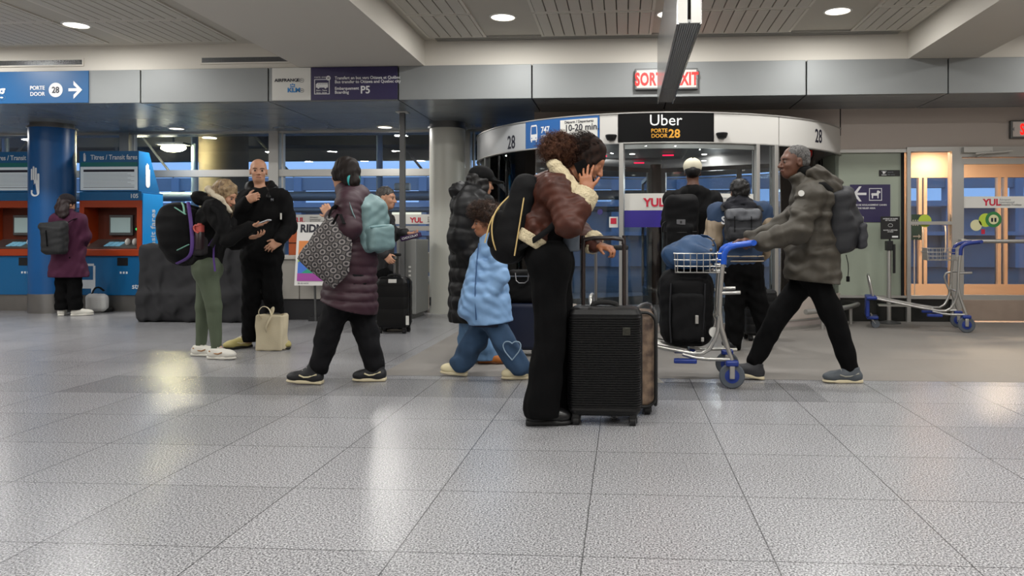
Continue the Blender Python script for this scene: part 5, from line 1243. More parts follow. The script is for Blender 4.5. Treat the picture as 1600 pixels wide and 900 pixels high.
# ---- skins and cloths
SK_d = mat('skin_dark', '#5E3B2A', .5, noise=.08, nscale=20); SK_m = mat('skin_tan', '#A0694A', .5, noise=.08, nscale=20); SK_l = mat('skin_light', '#C69477', .5, noise=.08, nscale=20); SK_b = mat('skin_brown', '#9A6648', .5, noise=.06, nscale=20)
C_black = mat('cloth_black', '#09090A', .85, bump=.15, bscale=90, spec=.2); C_black2 = mat('nylon_black', '#0A0A0C', .5, bump=.15, bscale=30, spec=.3); C_pant = mat('trouser_black', '#050506', .9, bump=.1, bscale=120, spec=.15)
C_leather = mat('leather_brown', '#4A2418', .52, bump=.2, bscale=22, spec=.3, noise=.35, nscale=7); C_shear = mat('shearling', '#CDBF9E', .95, bump=1.0, bscale=110, noise=.12, nscale=50)
C_denim = mat('denim', '#2F4A68', .85, bump=.12, bscale=200, noise=.25, nscale=9); C_denl = mat('denim_light', '#5B7EA3', .85, bump=.12, bscale=200, noise=.15, nscale=9)
C_sky = mat('puffer_sky', '#7FA5D0', .55, bump=.18, bscale=24); C_plum = mat('puffer_plum', '#30121F', .6, bump=.2, bscale=24); C_olive = mat('parka_olive', '#39342B', .66, bump=.2, bscale=26); C_mag = mat('coat_magenta', '#430F30', .85)
C_green = mat('leggings_green', '#4C5643', .7, bump=.06, bscale=60); C_teal = mat('bag_teal', '#6F8A8C', .55, bump=.2, bscale=20); C_gry = mat('bag_grey', '#1F2024', .7, bump=.2, bscale=30)
S_white = mat('shoe_white', '#D9D6CC', .5); S_cream = mat('shoe_cream', '#D8CDA8', .55); S_black = mat('shoe_black', '#17181C', .6); S_tan = mat('shoe_tan', '#A9642A', .7); S_sole = mat('sole_cream', '#CFC3A4', .6); S_yel = mat('shoe_yellow', '#B0A468', .6)
def walker(name, label, d0, group=None):
    """root at the floor below the person and a pixel-to-place helper"""
    def P(px, py, dd=0): return W(px, py, d0+dd)
    return P
def mid(a, b, t=.5): return Vector(a).lerp(Vector(b), t)
def person_root(label, foot):
    return thing('person', label, 'person', (foot.x, foot.y, 0))
def trousers(root, J, m, rh=.10, rk=.078, ra=.065, fold=(.009, 22, 11), h=.010, hem=None, k=.05, name='trousers', flare=None, pelv=.12):
    P = [cone(J['hip'][0], J['hip'][1], pelv, pelv, .05), cone(J['pelvis'], mid(J['hip'][0], J['hip'][1]), pelv*.95, pelv, .05, flat=(tuple(nv(J['hip'][1]-J['hip'][0])), 1.15))]
    for i in (0, 1):
        P += [cone(J['hip'][i], J['kn'][i], rh, rk, k), cone(J['kn'][i], J['an'][i], rk, ra, .02)]
    return sdf(name, P, h, m, root, fold=fold, clip=hem)
# ------------------------------------------------------------------ woman in the brown shearling jacket (nearest)
P = walker('', '', 4.36); f = CR
d_ = dict(); N_, F_ = -.14, .14
J = dict(neck=P(886,284), skull=P(912,258), chest=P(868,305), pelvis=P(852,398),
         sh=[P(866,294,-.17), P(880,296,.17)], el=[P(888,350,-.24), P(900,362,.22)], wr=[P(917,300,-.15), P(934,384,.12)],
         hip=[P(858,408,-.08), P(864,408,.08)], kn=[P(860,520,-.08), P(872,520,.08)], an=[P(846,640,-.08), P(866,634,.10)], toe=[P(875,656,-.08), P(892,648,.10)])
foot = G(850, 662); foot = Vector((foot.x, foot.y, 0))
wp = person_root('person in a brown shearling jacket holding a phone to the ear, hand over the face', foot)
hf = nv(CR*.84-CF*.12-UP*.66); hup = nv(UP+CR*.6)
hp, L, R = head_prims(P(919,250), hf, .98, hup)
hn = hand_prims(J['wr'][0], P(914,262,-.13)-J['wr'][0], nv(CF*.8+CR*.2), CR, (8,16,24,34), .92, .34, 40, 25) + hand_prims(J['wr'][1], P(957,389,.06)-J['wr'][1], nv(-UP*.9+CR*.2), -CF, (60,62,64,66), .95, .05, 30, 40)
body(wp, J, SK_m, hn, hp, .0055, .92)
M_hair = mat('hair_dark_brown', '#120B08', .7, noise=.4, nscale=40, col2='#25150E', spec=.15); M_hairc = mat('hair_curl_brown', '#38221A', .7, noise=.5, nscale=30, col2='#6B4836', spec=.2)
sdf('hair', [ell(L(0,-.028,.048), (.086,.104,.088), R, .02), ell(L(0,-.07,-.01), (.075,.06,.075), R, .03), ell(L(.06,.01,.0), (.03,.055,.07), R, .02), ell(L(-.06,.01,.0), (.03,.055,.07), R, .02), ell(L(0,.085,-.05), (.075,.07,.085), R, .02, True)], .007, M_hair, wp, fold=(.006, 55, 4))
r_ = np.random.default_rng(5); v = r_.normal(size=(900,3)); v /= np.linalg.norm(v, axis=1)[:,None]; v = v[(v[:,1] < .35) | (v[:,2] > .45)]
S = np.array([tuple(L(x*.084, -.028+y*.102, .048+z*.086)) for x, y, z in v]); D = np.array([tuple(R.T@np.array([x*.3, -1+.2*y, z*.3-.2])) for x, y, z in v])
strands('hair_strands', S, D, .055, M_hair, wp, .003, 1.5, .1, .0016, 10, 6)
cpu = P(872, 231)
curly(wp, 'ponytail_puff', [(tuple(cpu), (.108, .10, .086), None), (tuple(P(884,236)), (.08, .085, .07), None)], 1900, .05, M_hairc, curl=.007, turns=3.2, rad=.0016, seed=9)
# jacket
lat = (0, 1, 0); lt = tuple(CF)
hemn = nv(CR*.42+UP*-.9)
hm0 = P(803, 350); hm1 = P(868, 388)
hem_dir = nv(hm1-hm0); hem_n = nv(UP*-1-hem_dir*(-UP).dot(hem_dir))
def sleeve(J, i, r, k=.03, t0=0, t1=.93, rib=None):
    return [cone(J['sh'][i], J['el'][i], r[0], r[1], k, rib=rib), cone(J['el'][i], mid(J['el'][i], J['wr'][i], t1), r[1], r[2], k*.7, rib=rib)]
sdf('jacket', [cone(P(834,382), P(862,300), .125, .125, .06, flat=(lt, 1.35)), cone(P(862,300), P(880,280), .12, .075, .06, flat=(lt, 1.35)), cone(J['sh'][0], J['sh'][1], .078, .078, .06)]
    + sleeve(J, 0, (.083, .078, .066), .03, t1=.80) + sleeve(J, 1, (.08, .072, .062), .03, t1=.78), .0085, C_leather, wp, fold=(.013, 21, 23), clip=[(hm0+hem_n*.01, hem_n)])
sdf('shearling_hem', [cone(mid(hm0, hm1, .48)-hem_n*.03, mid(hm0, hm1, .5)+hem_n*.03, .137, .137, .02, flat=(lt, 1.32))], .009, C_shear, wp, fold=(.006, 60, 3), clip=[(hm0+hem_n*.055, hem_n), (hm0-hem_n*.012, -hem_n)])
def cuff(J, i, t0, t1, r, m, name='shearling_cuff'):
    a, b = mid(J['el'][i], J['wr'][i], t0), mid(J['el'][i], J['wr'][i], t1); d = nv(b-a)
    return sdf(name, [cone(a, b, r, r*1.02, .02)], .0075, m, wp, fold=(.006, 60, 5+i), clip=[(a, -d), (b, d)])
cuff(J, 0, .60, .98, .074, C_shear); cuff(J, 1, .60, .92, .068, C_shear)
sdf('shearling_collar', [cone(P(868,262,-.13), P(893,300,-.17), .036, .036, .02), cone(P(864,256,.02), P(868,262,-.13), .036, .036, .02), cone(P(878,268,-.12), P(896,290,-.14), .030, .03, .02), cone(P(866,258,.02), P(880,268,.12), .03, .03, .02), cone(P(890,282,-.09), P(896,296,-.06), .03, .03, .02), cone(P(900,300,-.05), P(906,290,-.02), .028, .024, .02)], .008, C_shear, wp, fold=(.006, 60, 4))
sdf('grey_lining', [cone(P(892,352,-.05), P(892,388,-.02), .045, .05, .03, flat=(lt, 1.5))], .009, mat('lining_grey', '#4A525C', .8), wp, fold=(.008, 25, 4), clip=[(P(880,393), -UP)])
sdf('inner_top', [cone(J['pelvis'], J['chest'], .10, .085, .06, flat=(lt, 1.35))], .012, C_pant, wp)
trousers(wp, J, C_pant, .108, .086, .104, hem=[(P(850,646), -UP)], pelv=.118, fold=(.006, 20, 4))
for i, (a, dd) in enumerate(((822, -.08), (838, .10))):
    q = P(a, 660, dd); q.z = 0; shoe(wp, q, nv(CR+CF*.05), .262, mat('boot_black', '#0D0D0E', .35), mat('sole_black', '#0A0A0A', .6), w=.095, hh=.11, laces=False, sole_h=.034)
# phone at the ear
c = P(913, 270, -.080); r, f_, u = basis(hf, hup)
g = thing('mobile_phone', 'dark mobile phone held to the ear by the woman in the brown jacket', 'phone', tuple(c))
Mx = Matrix(((r.x, f_.x, u.x, c.x), (r.y, f_.y, u.y, c.y), (r.z, f_.z, u.z, c.z), (0,0,0,1))) @ Matrix.Rotation(math.radians(62), 4, 'X')
rel(MB().box(.0, .010, -.035, .035, -.07, .07, .006, M=Mx).build('phone_body', mat('phone_black', '#060607', .8, spec=.1)), g)
# backpack with gold piping
M_bpk = mat('backpack_black', '#070709', .75, bump=.1, bscale=50, spec=.2); M_gold = mat('gold_piping', '#C9AE74', .45, .2)
bb = P(804, 410); bt = P(842, 282); ax_ = nv(bt-bb); bk = nv(CR*-1-ax_*(-CR).dot(ax_)); Rb = Rm(CF, bk, ax_)
g = thing('backpack', 'black backpack with gold piping on the back of the woman in the brown jacket', 'backpack', tuple(bb))
cc = mid(bb, bt, .5)+bk*.045
sdf('bag_body', [rbox(tuple(cc-ax_*.0), (.155, .085, .255), .08, Rb), ell(tuple(cc+bk*.04-ax_*.08), (.14, .10, .17), Rb, .06)], .009, M_bpk, g, fold=(.006, 16, 3))
sdf('front_pocket', [rbox(tuple(cc+bk*.085-ax_*.09), (.12, .045, .11), .035, Rb)], .008, M_bpk, g)
def bp(x, y, z): return tuple(cc+CF*x+bk*y+ax_*z)
t = MB(); t.tube([bp(-.157,-.045,-.2), bp(-.162,-.02,0), bp(-.15,.0,.15), bp(-.09,.02,.215), bp(.0,.03,.225)], .0042, 6); t.tube([P(788,408,-.10), P(772,388,-.13), P(767,355,-.13), P(774,328,-.12), P(796,306,-.09)], .0042, 6, smooth=2); t.tube([bp(-.12,.135,-.18), bp(-.125,.14,-.05), bp(-.10,.12,.02), bp(.0,.125,.03), bp(.12,.13,.0)], .0042, 6)
rel(t.build('gold_piping', M_gold, smooth=True), g)
t = MB(); t.tube([bp(-.13,-.06,.19), P(858,268,-.19), P(878,285,-.2), P(882,320,-.2), P(866,352,-.19), P(840,372,-.19), bp(-.14,-.05,-.16)], .012, 8, fr=(.35, 1.3), smooth=2); rel(t.build('shoulder_strap', M_bpk, smooth=True), g)
# ------------------------------------------------------------------ child in the light blue coat
P = walker('', '', 5.75)
J = dict(neck=P(765,374), skull=P(760,352), chest=P(766,400), pelvis=P(766,480), sh=[P(774,388,-.10), P(764,390,.11)], el=[P(783,432,-.14), P(746,440,.13)], wr=[P(764,466,-.17), P(732,470,.12)],
         hip=[P(764,486,-.06), P(766,486,.06)], kn=[P(788,532,-.06), P(742,532,.06)], an=[P(812,574,-.06), P(722,566,.06)], toe=[P(800,586,-.06), P(702,578,.06)])
foot = G(765, 590); wp = person_root('child with curly hair in a light blue quilted coat and jeans, walking left', Vector((foot.x, foot.y, 0)))
hf = nv(-CR*.92-CF*.38-UP*.1); hp, L, R = head_prims(P(758,349), hf, .86)
hn = hand_prims(J['wr'][0], P(758,475,-.17)-J['wr'][0], nv(CF+CR*.2), -CR, (25,30,35,40), .72) + hand_prims(J['wr'][1], P(730,480,.1)-J['wr'][1], CF, -CR, (65,65,65,65), .66)
body(wp, J, SK_b, hn, hp, .007, .70); face_parts(wp, L, .86)
M_hk = mat('hair_child', '#21140F', .6, noise=.5, nscale=30, col2='#49301F')
curly(wp, 'hair', [(tuple(L(0,-.035,.08)), (.125,.125,.10), R), (tuple(L(0,-.08,.02)), (.12,.09,.10), R), (tuple(L(0,.04,.115)), (.10,.075,.055), R)], 2600, .05, M_hk, .006, 3, .0016, 12, core=.84)
lt = tuple(CF)
sdf('coat', [cone(P(766,386), P(764,470), .095, .150, .05, flat=(lt, 1.3), rib=(.085, .015)), cone(P(764,470), P(766,500), .150, .165, .05, flat=(lt, 1.2)), cone(J['sh'][0], J['sh'][1], .062, .062, .05), cone(P(765,380), P(762,372), .06, .055, .03), cone(P(744,405,-.02), P(728,486,.0), .045, .06, .05, flat=(lt, 2.4))]
    + [cone(J['sh'][i], J['el'][i], .060, .060, .03, rib=(.055, .006)) for i in (0, 1)] + [cone(J['el'][i], mid(J['el'][i], J['wr'][i], .95), .060, .046, .03, rib=(.05, .005)) for i in (0, 1)], .0085, C_sky, wp, fold=(.006, 26, 31), clip=[(P(766,504), nv(-UP+CR*.08))])
t = MB(); t.tube([P(748,380,-.09), P(744,420,-.145), P(742,460,-.17), P(744,500,-.17)], .008, 6, fr=(1,.5)); rel(t.build('zip_placket', mat('zip_blue', '#3A5C88', .6), smooth=True), wp)
sdf('lining_hem', [cone(P(764,498), P(766,506), .135, .135, .03, flat=(lt, 1.25))], .01, mat('lining_navy', '#171D33', .8), wp, clip=[(P(766,508), -UP)])
trousers(wp, J, C_denim, .09, .086, .084, hem=[(P(765,583), -UP)], pelv=.11, fold=(.010, 20, 8))
t = MB(); hc = P(800, 545, -.165)
pts = []
for k in range(16):
    a = 2*math.pi*k/16; x = .075*math.sin(a)**3*1.0; z = .062*(math.cos(a)-.35*math.cos(2*a)-.12*math.cos(3*a)); pts.append(hc+CR*(x*.9)+UP*(z*1.1)-CF*.0)
t.tube(pts, .0045, 6, closed=True); rel(t.build('heart_patch', mat('frayed_trim', '#8FA5B8', .9), smooth=True), wp)
q = P(826, 590, -.06); q.z = 0; shoe(wp, q, -CR-CF*.1, .205, S_cream, S_sole, w=.078, hh=.055, pitch=.0)
q = P(730, 587, .06); q.z = .0; shoe(wp, q, nv(-CR), .21, S_cream, S_sole, w=.078, hh=.055, pitch=.10)
# ------------------------------------------------------------------ person in cap and long black puffer behind the child
P = walker('', '', 6.5)
J = dict(neck=P(742,303), skull=P(750,288), chest=P(736,330), pelvis=P(736,425), sh=[P(728,322,-.16), P(745,322,.17)], el=[P(716,372,-.19), P(750,372,.2)], wr=[P(738,410,-.17), P(765,410,.15)],
         hip=[P(738,430,-.08), P(740,430,.08)], kn=[P(742,500,-.08), P(736,500,.08)], an=[P(758,556,-.06), P(736,552,.1)], toe=[P(775,563,-.08), P(752,558,.08)])
foot = G(750, 567); wp = person_root('person in a black cap and long black hooded puffer coat, behind the child', Vector((foot.x, foot.y, 0)))
hf = nv(CR*.85+CF*.5-UP*.15); hp, L, R = head_prims(P(752,286), hf, .95)
hn = hand_prims(J['wr'][0], CR*.5-UP*.8, CF, CR, s=.9)+hand_prims(J['wr'][1], CR*.6-UP*.6, CF, CR, s=.9)
body(wp, J, SK_l, hn, hp, .009, .95); face_parts(wp, L, .95)
M_hb = mat('hair_black', '#0E0C0C', .45)
sdf('hair', [ell(L(0,-.035,.02), (.088,.10,.10), R), ell(L(0,-.06,-.07), (.085,.06,.09), R), ell(L(.068,.0,-.05), (.025,.05,.09), R)], .008, M_hb, wp, fold=(.007, 50, 4))
cp = sdf('cap', [ell(L(0,-.01,.065), (.096,.112,.088), R), rbox(L(0,.125,.035), (.07,.06,.009), .008, R, .02)], .007, C_black, wp, clip=[(L(0,0,.022), tuple(-Vector(R[2].tolist())))])
sdf('puffer_coat', [cone(P(736,312), P(732,490), .165, .165, .06, flat=(tuple(CF), 1.3), rib=(.115, .016)), cone(J['sh'][0], J['sh'][1], .10, .10, .06)] + sleeve(J, 0, (.098, .09, .07), .04, rib=(.10, .012)) + sleeve(J, 1, (.098, .09, .07), .04, rib=(.10, .012)), .011, C_black2, wp, fold=(.008, 20, 3), clip=[(P(736,502), -UP)])
sdf('hood', [cone(P(716,300,-.08), P(764,312,-.06), .07, .05, .05), cone(P(722,296,.08), P(750,300,.1), .075, .05, .05), ell(P(728,304), (.12,.15,.095), k=.06)], .011, C_black2, wp, fold=(.014, 20, 9))
trousers(wp, J, C_denl, .105, .10, .115, hem=[(P(740,560), -UP)], pelv=.12)
for i, (a, b, dd) in enumerate(((748, 570, -.08), (730, 567, .1))):
    q = P(a, b, dd); q.z = 0; shoe(wp, q, nv(CR-CF*.1), .235, S_tan, mat('sole_brown', '#5E3A22', .8), w=.105, hh=.05, laces=False, sole_h=.02)
# ------------------------------------------------------------------ walking woman in the plum puffer coat
P = walker('', '', 5.55)
J = dict(neck=P(545,302), skull=P(540,278), chest=P(552,335), pelvis=P(550,425), sh=[P(545,316,-.17), P(558,318,.17)], el=[P(546,356,-.25), P(566,370,.24)], wr=[P(518,338,-.22), P(552,400,.2)],
         hip=[P(548,438,-.08), P(556,438,.08)], kn=[P(516,508,-.06), P(572,520,.06)], an=[P(500,570,-.06), P(586,572,.06)], toe=[P(468,588,-.06), P(566,588,.06)])
foot = G(530, 600); wp = person_root('woman in a long plum quilted coat walking left with a patterned bag on her arm', Vector((foot.x, foot.y, 0)))
hf = nv(-CR*.78+CF*.62); hp, L, R = head_prims(P(538,273), hf, .97)
hn = hand_prims(J['wr'][0], P(506,322,-.2)-J['wr'][0], nv(CF), -CR, (60,65,65,65), .9) + hand_prims(J['wr'][1], CR*.2-UP, CF, -CR, s=.9)
body(wp, J, SK_l, hn, hp, .0075, .93); face_parts(wp, L, .97)
M_hd = mat('hair_brown', '#160E0B', .6, spec=.25)
sdf('hair', [ell(L(0,-.028,.045), (.085,.105,.088), R), ell(L(0,-.075,-.015), (.075,.055,.08), R, .03), ell(L(.06,.0,.0), (.03,.06,.05), R), ell(L(-.06,.0,.0), (.03,.06,.05), R), ell(L(.0,-.115,-.06), (.045,.045,.065), R, .03), ell(L(0,.09,-.04), (.07,.06,.09), R, .02, True)], .007, M_hd, wp, fold=(.005, 50, 4))
t = MB(); t.tube([tuple(L(.050*math.cos(k*.785), -.118, -.045+.058*math.sin(k*.785))) for k in range(8)], .010, 8, closed=True); rel(t.build('hair_tie', mat('tie_teal', '#2FA5A8', .5), smooth=True), wp)
lt = tuple(CF)
sdf('puffer_coat', [cone(P(554,312), P(552,400), .125, .155, .06, flat=(lt, 1.35), rib=(.062, .013)), cone(P(552,400), P(545,478), .155, .205, .04, flat=(lt, 1.2), rib=(.062, .013)), cone(J['sh'][0], J['sh'][1], .08, .08, .06), cone(P(550,308), P(540,298), .085, .075, .03, flat=(lt, 1.1))]
    + sleeve(J, 0, (.083, .082, .058), .03, rib=(.045, .008)) + sleeve(J, 1, (.083, .08, .055), .03, rib=(.045, .008)), .0085, C_plum, wp, fold=(.005, 22, 31), clip=[(P(543,478), nv(-UP*.95-CR*.30))])
trousers(wp, J, mat('trouser_charcoal', '#0F0F12', .85, bump=.1, bscale=90, spec=.2), .104, .088, .070, hem=[(P(765,586), -UP)], pelv=.12)
q = P(504, 602, -.06); q.z = 0; shoe(wp, q, nv(-CR), .262, S_black, S_sole, accent=S_cream, pitch=.05, high=.05)
q = P(603, 598, .06); q.z = 0; shoe(wp, q, nv(-CR-CF*.05), .245, S_black, S_sole, accent=S_cream, high=.05)
# teal backpack
g = thing('backpack', 'light teal backpack on the back of the woman in the plum coat', 'backpack', tuple(P(585,395)))
cc = P(578,348,-.03); ax_ = nv(UP+CR*-.14); bk = nv(CR*.8-CF*.5); sd = nv(ax_.cross(bk)); Rb = Rm(sd, bk, ax_)
sdf('bag_body', [rbox(tuple(cc-ax_*.03), (.135, .085, .185), .06, Rb), rbox(tuple(cc+ax_*.13+bk*-.02), (.11, .05, .07), .04, Rb, .06)], .008, C_teal, g, fold=(.011, 22, 5))
sdf('front_pocket', [rbox(tuple(cc+bk*.08-ax_*.11), (.115, .045, .09), .035, Rb)], .008, C_teal, g, fold=(.006, 25, 2))
def bp(x, y, z): return tuple(cc+sd*x+bk*y+ax_*z)
t = MB(); t.tube([bp(-.11,.12,-.03), bp(0,.13,-.025), bp(.11,.12,-.03)], .005, 6); t.tube([bp(-.1,.05,.13), bp(0,.09,.12), bp(.1,.05,.13)], .005, 6); rel(t.build('zip', mat('zip_teal', '#4F7478', .6), smooth=True), g)
t = MB(); t.tube([P(566,312,.02), P(548,303,-.13), P(546,322,-.27), P(560,352,-.26), bp(-.13,-.05,-.1)], .016, 8, fr=(.35, 1.7), smooth=2); rel(t.build('shoulder_strap', C_teal, smooth=True), g)
# patterned tote
mp = bpy.data.materials.new('ring_pattern'); mp.use_nodes = True; nt = mp.node_tree; N = nt.nodes; LK = nt.links
tc = N.new('ShaderNodeTexCoord'); mpg = N.new('ShaderNodeMapping'); mpg.inputs['Scale'].default_value = (21, .01, 21); mpg.inputs['Location'].default_value = (0, .448, 0); mpg.inputs['Rotation'].default_value = (0, .5, 0); vo = N.new('ShaderNodeTexVoronoi'); vo.inputs['Randomness'].default_value = .0; vo.voronoi_dimensions = '2D'; vo.inputs['Scale'].default_value = 1; sx_ = N.new('ShaderNodeSeparateXYZ'); cx_ = N.new('ShaderNodeCombineXYZ')
rp = N.new('ShaderNodeValToRGB'); e = rp.color_ramp.elements; e[0].position = .0; e[0].color = (*hx('#1E1C20'), 1); e[1].position = 1; e[1].color = (*hx('#1A181C'), 1)
for ps, cl in ((.16, '#1E1C20'), (.22, '#77716F'), (.36, '#8A8482'), (.42, '#1E1C20'), (.5, '#1E1C20'), (.54, '#5E5956')): x = e.new(ps); x.color = (*hx(cl), 1)
LK.new(tc.outputs['Object'], mpg.inputs[0]); LK.new(mpg.outputs[0], sx_.inputs[0]); LK.new(sx_.outputs[0], cx_.inputs[0]); LK.new(sx_.outputs[2], cx_.inputs[1]); LK.new(cx_.outputs[0], vo.inputs['Vector']); LK.new(vo.outputs['Distance'], rp.inputs[0]); LK.new(rp.outputs[0], N['Principled BSDF'].inputs['Base Color']); N['Principled BSDF'].inputs['Roughness'].default_value = .7
g = thing('tote_bag', 'grey ring-patterned tote bag hanging from the forearm of the woman in plum', 'bag', tuple(P(515,400,-.3)))
poly = [(512,336), (540,352), (550,380), (546,425), (522,452), (500,436), (463,404), (486,370)]
pts = [P(a, b, -.30) for a, b in poly]; c0 = P(515, 398, -.30); bm = bmesh.new(); rings = []
for k, (sc_, off) in enumerate(((.0, -.055), (.45, -.05), (.8, -.035), (.97, -.012), (1, 0), (.97, .012), (.8, .035), (.45, .05), (.0, .055))):
    rings.append([bm.verts.new(c0.lerp(p, max(sc_, .02))+CF*off) for p in [pts[i].lerp(pts[(i+1) % 8], q) for i in range(8) for q in (0, .5)]])
for A, B in zip(rings, rings[1:]):
    for k in range(16): bm.faces.new((A[k], A[(k+1) % 16], B[(k+1) % 16], B[k]))
bmesh.ops.recalc_face_normals(bm, faces=bm.faces[:]); bmesh.ops.subdivide_edges(bm, edges=bm.edges[:], cuts=1, use_grid_fill=True)
for v in bm.verts: v.co += -CF*.010*math.sin(v.co.x*45+v.co.z*20)+CR*.003*math.sin(v.co.z*50)
rel(MB().add(bm).build('bag_body', mp, smooth=True), g)
for q_ in ([P(514,338,-.33), P(520,322,-.3), P(532,326,-.17), P(538,352,-.33)], [P(538,350,-.36), P(530,330,-.34), P(520,350,-.36)]): rel(MB().tube(q_, .009, 6, fr=(1.8,.5)).build('strap', C_black, smooth=True), g)
# ------------------------------------------------------------------ blonde woman with the large backpack
P = walker('', '', 6.75)
J = dict(neck=P(335,322), skull=P(346,308), chest=P(332,345), pelvis=P(322,408), sh=[P(334,328,-.17), P(346,330,.17)], el=[P(357,374,-.23), P(368,378,.2)], wr=[P(394,353,-.16), P(392,372,.12)],
         hip=[P(322,420,-.08), P(326,420,.08)], kn=[P(334,478,-.08), P(318,480,.08)], an=[P(338,541,-.08), P(314,538,.10)], toe=[P(360,556,-.08), P(326,552,.10)])
foot = G(330, 562); wp = person_root('blonde woman in a black jacket and green leggings looking down at a phone', Vector((foot.x, foot.y, 0)))
hf = nv(CR*.93-CF*.1-UP*.52); hup = nv(UP+CR*.5); hp, L, R = head_prims(P(352,305), hf, .95, hup)
hn = hand_prims(J['wr'][0], P(412,350,-.15)-J['wr'][0], nv(UP+CR*.1), -CF, (18,20,24,30), .92, .1) + hand_prims(J['wr'][1], P(405,368,.1)-J['wr'][1], UP, CF, s=.9)
body(wp, J, SK_l, hn, hp, .007, .93); face_parts(wp, L, .95, brow='#6B4F38', lip='#A85F55')
M_bl = mat('hair_blonde', '#B39A75', .5, noise=.5, nscale=35, col2='#6E573F')
sdf('hair', [ell(L(0,-.025,.05), (.088,.106,.086), R), ell(L(0,-.07,-.03), (.085,.06,.10), R, .03), ell(L(.065,-.01,-.035), (.03,.055,.10), R, .02), ell(L(-.065,-.01,-.035), (.03,.055,.10), R, .02), ell(L(0,.09,-.05), (.062,.065,.095), R, .02, True)], .007, M_bl, wp, fold=(.007, 45, 4))
r_ = np.random.default_rng(8); v = r_.normal(size=(800,3)); v /= np.linalg.norm(v, axis=1)[:,None]; v = v[(v[:,1] < .4) & (v[:,2] > -.4)]
S = np.array([tuple(L(x*.088, -.025+y*.105, .045+z*.085)) for x, y, z in v]); D = np.array([tuple((R.T@np.array([x*.4, .15-.3*abs(y), -.6]))+np.array([0,0,-.5])) for x, y, z in v])
strands('hair_strands', S, D, .17, M_bl, wp, .008, 1.6, .25, .0022, 12, 6)
lt = tuple(CF)
sdf('jacket', [cone(P(320,408), P(332,345), .135, .125, .06, flat=(lt, 1.3)), cone(P(332,345), P(338,325), .12, .075, .06, flat=(lt, 1.3)), cone(J['sh'][0], J['sh'][1], .08, .08, .06)] + sleeve(J, 0, (.082, .070, .05), .03) + sleeve(J, 1, (.08, .07, .05), .03), .009, C_black, wp, fold=(.012, 20, 21), clip=[(P(325,413), -UP)])
sdf('hood', [cone(P(312,308,-.06), P(340,318,-.13), .05, .035, .05), cone(P(310,306,.06), P(342,316,.12), .05, .035, .05), ell(P(316,312), (.07,.11,.06), k=.05)], .009, C_black, wp, fold=(.01, 25, 9))
sdf('fleece_collar', [cone(P(326,296,-.03), P(344,312,-.12), .028, .03, .02), cone(P(344,312,-.12), P(360,330,-.07), .028, .018, .02), cone(P(326,296,.03), P(346,312,.12), .028, .03, .02), cone(P(326,296,-.03), P(326,296,.03), .03, .03, .02)], .008, mat('fleece_cream', '#CFC3AC', .95, bump=.6, bscale=100), wp, fold=(.004, 60, 4))
trousers(wp, J, C_green, .098, .066, .043, pelv=.115, fold=(.003, 20, 4), k=.04)
sdf('hips', [ell(P(316,424), (.10,.155,.10), k=.05)], .01, C_green, wp) if False else None
for i, (a, b, dd) in enumerate(((331, 562, -.08), (306, 558, .10))):
    q = P(a-4, b, dd); q.z = 0; shoe(wp, q, nv(CR-CF*.22), .262, S_white, mat('sole_white', '#DAD7CC', .5), accent=mat('stripe_tan', '#9A6B3A', .6), w=.09, hh=.065)
for a, b, dd in ((337, 548, -.08), (313, 545, .10)):
    t = MB(); t.tube([P(a, b-5, dd), P(a, b+6, dd)], .042, 14); rel(t.build('sock', mat('sock_sage', '#7C8C7E', .9), smooth=True), wp)
g = thing('mobile_phone', 'pale mobile phone held flat in the hand of the blonde woman', 'phone', tuple(P(411,347,-.18)))
rel(MB().box(-.065, .065, -.035, .035, -.005, .005, .004, M=Matrix.Translation(P(411,347.5,-.16)) @ Matrix.Rotation(-.35, 4, 'Y')).build('phone_body', mat('phone_pale', '#B9BCC0', .3)), g)
# big backpack
g = thing('travel_backpack', 'bulky black travel backpack with purple strap worn by the blonde woman', 'backpack', tuple(P(290,410)))
sdf('bag_body', [ell(P(281,364), (.175,.20,.27), k=.06), rbox(P(300,368), (.12,.17,.24), .09, k=.08), ell(P(272,345), (.12,.17,.15), k=.05)], .011, M_bpk, g, fold=(.012, 13, 3))
M_pur = mat('strap_purple', '#54357E', .6); M_mint = mat('strap_mint', '#7FB7A3', .6); M_coral = mat('bottle_coral', '#B8524A', .35)
t = MB(); t.tube([P(294,316,-.10), P(296,330,-.21), P(299,352,-.235), P(301,385,-.235), P(297,402,-.22), P(276,412,-.15)], .010, 8, fr=(1.5, .5), smooth=2); rel(t.build('purple_strap', M_pur, smooth=True), g)
t = MB(); t.tube([P(273,324,-.215), P(290,335,-.235)], .008, 8, fr=(1.3,.5)); rel(t.build('mint_strap', M_mint), g)
t = MB(); t.tube([P(277,391,-.215), P(295,382,-.24)], .008, 8, fr=(1.3,.5)); rel(t.build('mint_strap', M_mint), g)
t = MB(); t.tube([P(284,316,-.12), P(287,322,-.2), P(288,334,-.23)], .006, 8, fr=(1.3,.5)); rel(t.build('mint_strap', M_mint), g)
sdf('side_pocket', [rbox(P(312,384,-.17), (.058,.05,.085), .03)], .008, mat('pocket_mesh', '#1B1519', .7), g)
t = MB(); t.tube([P(320,322,-.25), P(344,330,-.27), P(344,360,-.28), P(330,385,-.26)], .016, 8, fr=(.4, 1.5), smooth=2); rel(t.build('shoulder_strap', M_bpk, smooth=True), g)
t = MB(); t.tube([P(337,370,-.24), P(333,395,-.23), P(336,424,-.22)], .010, 8, fr=(1.5,.4)); t.tube([P(340,363,-.25), P(326,384,-.25)], .009, 8, fr=(1.5,.4)); rel(t.build('purple_strap', M_pur, smooth=True), g)
g = thing('water_bottle', 'dark bottle with a coral lid in the side pocket of the travel backpack', 'bottle', tuple(P(312,395,-.19)))
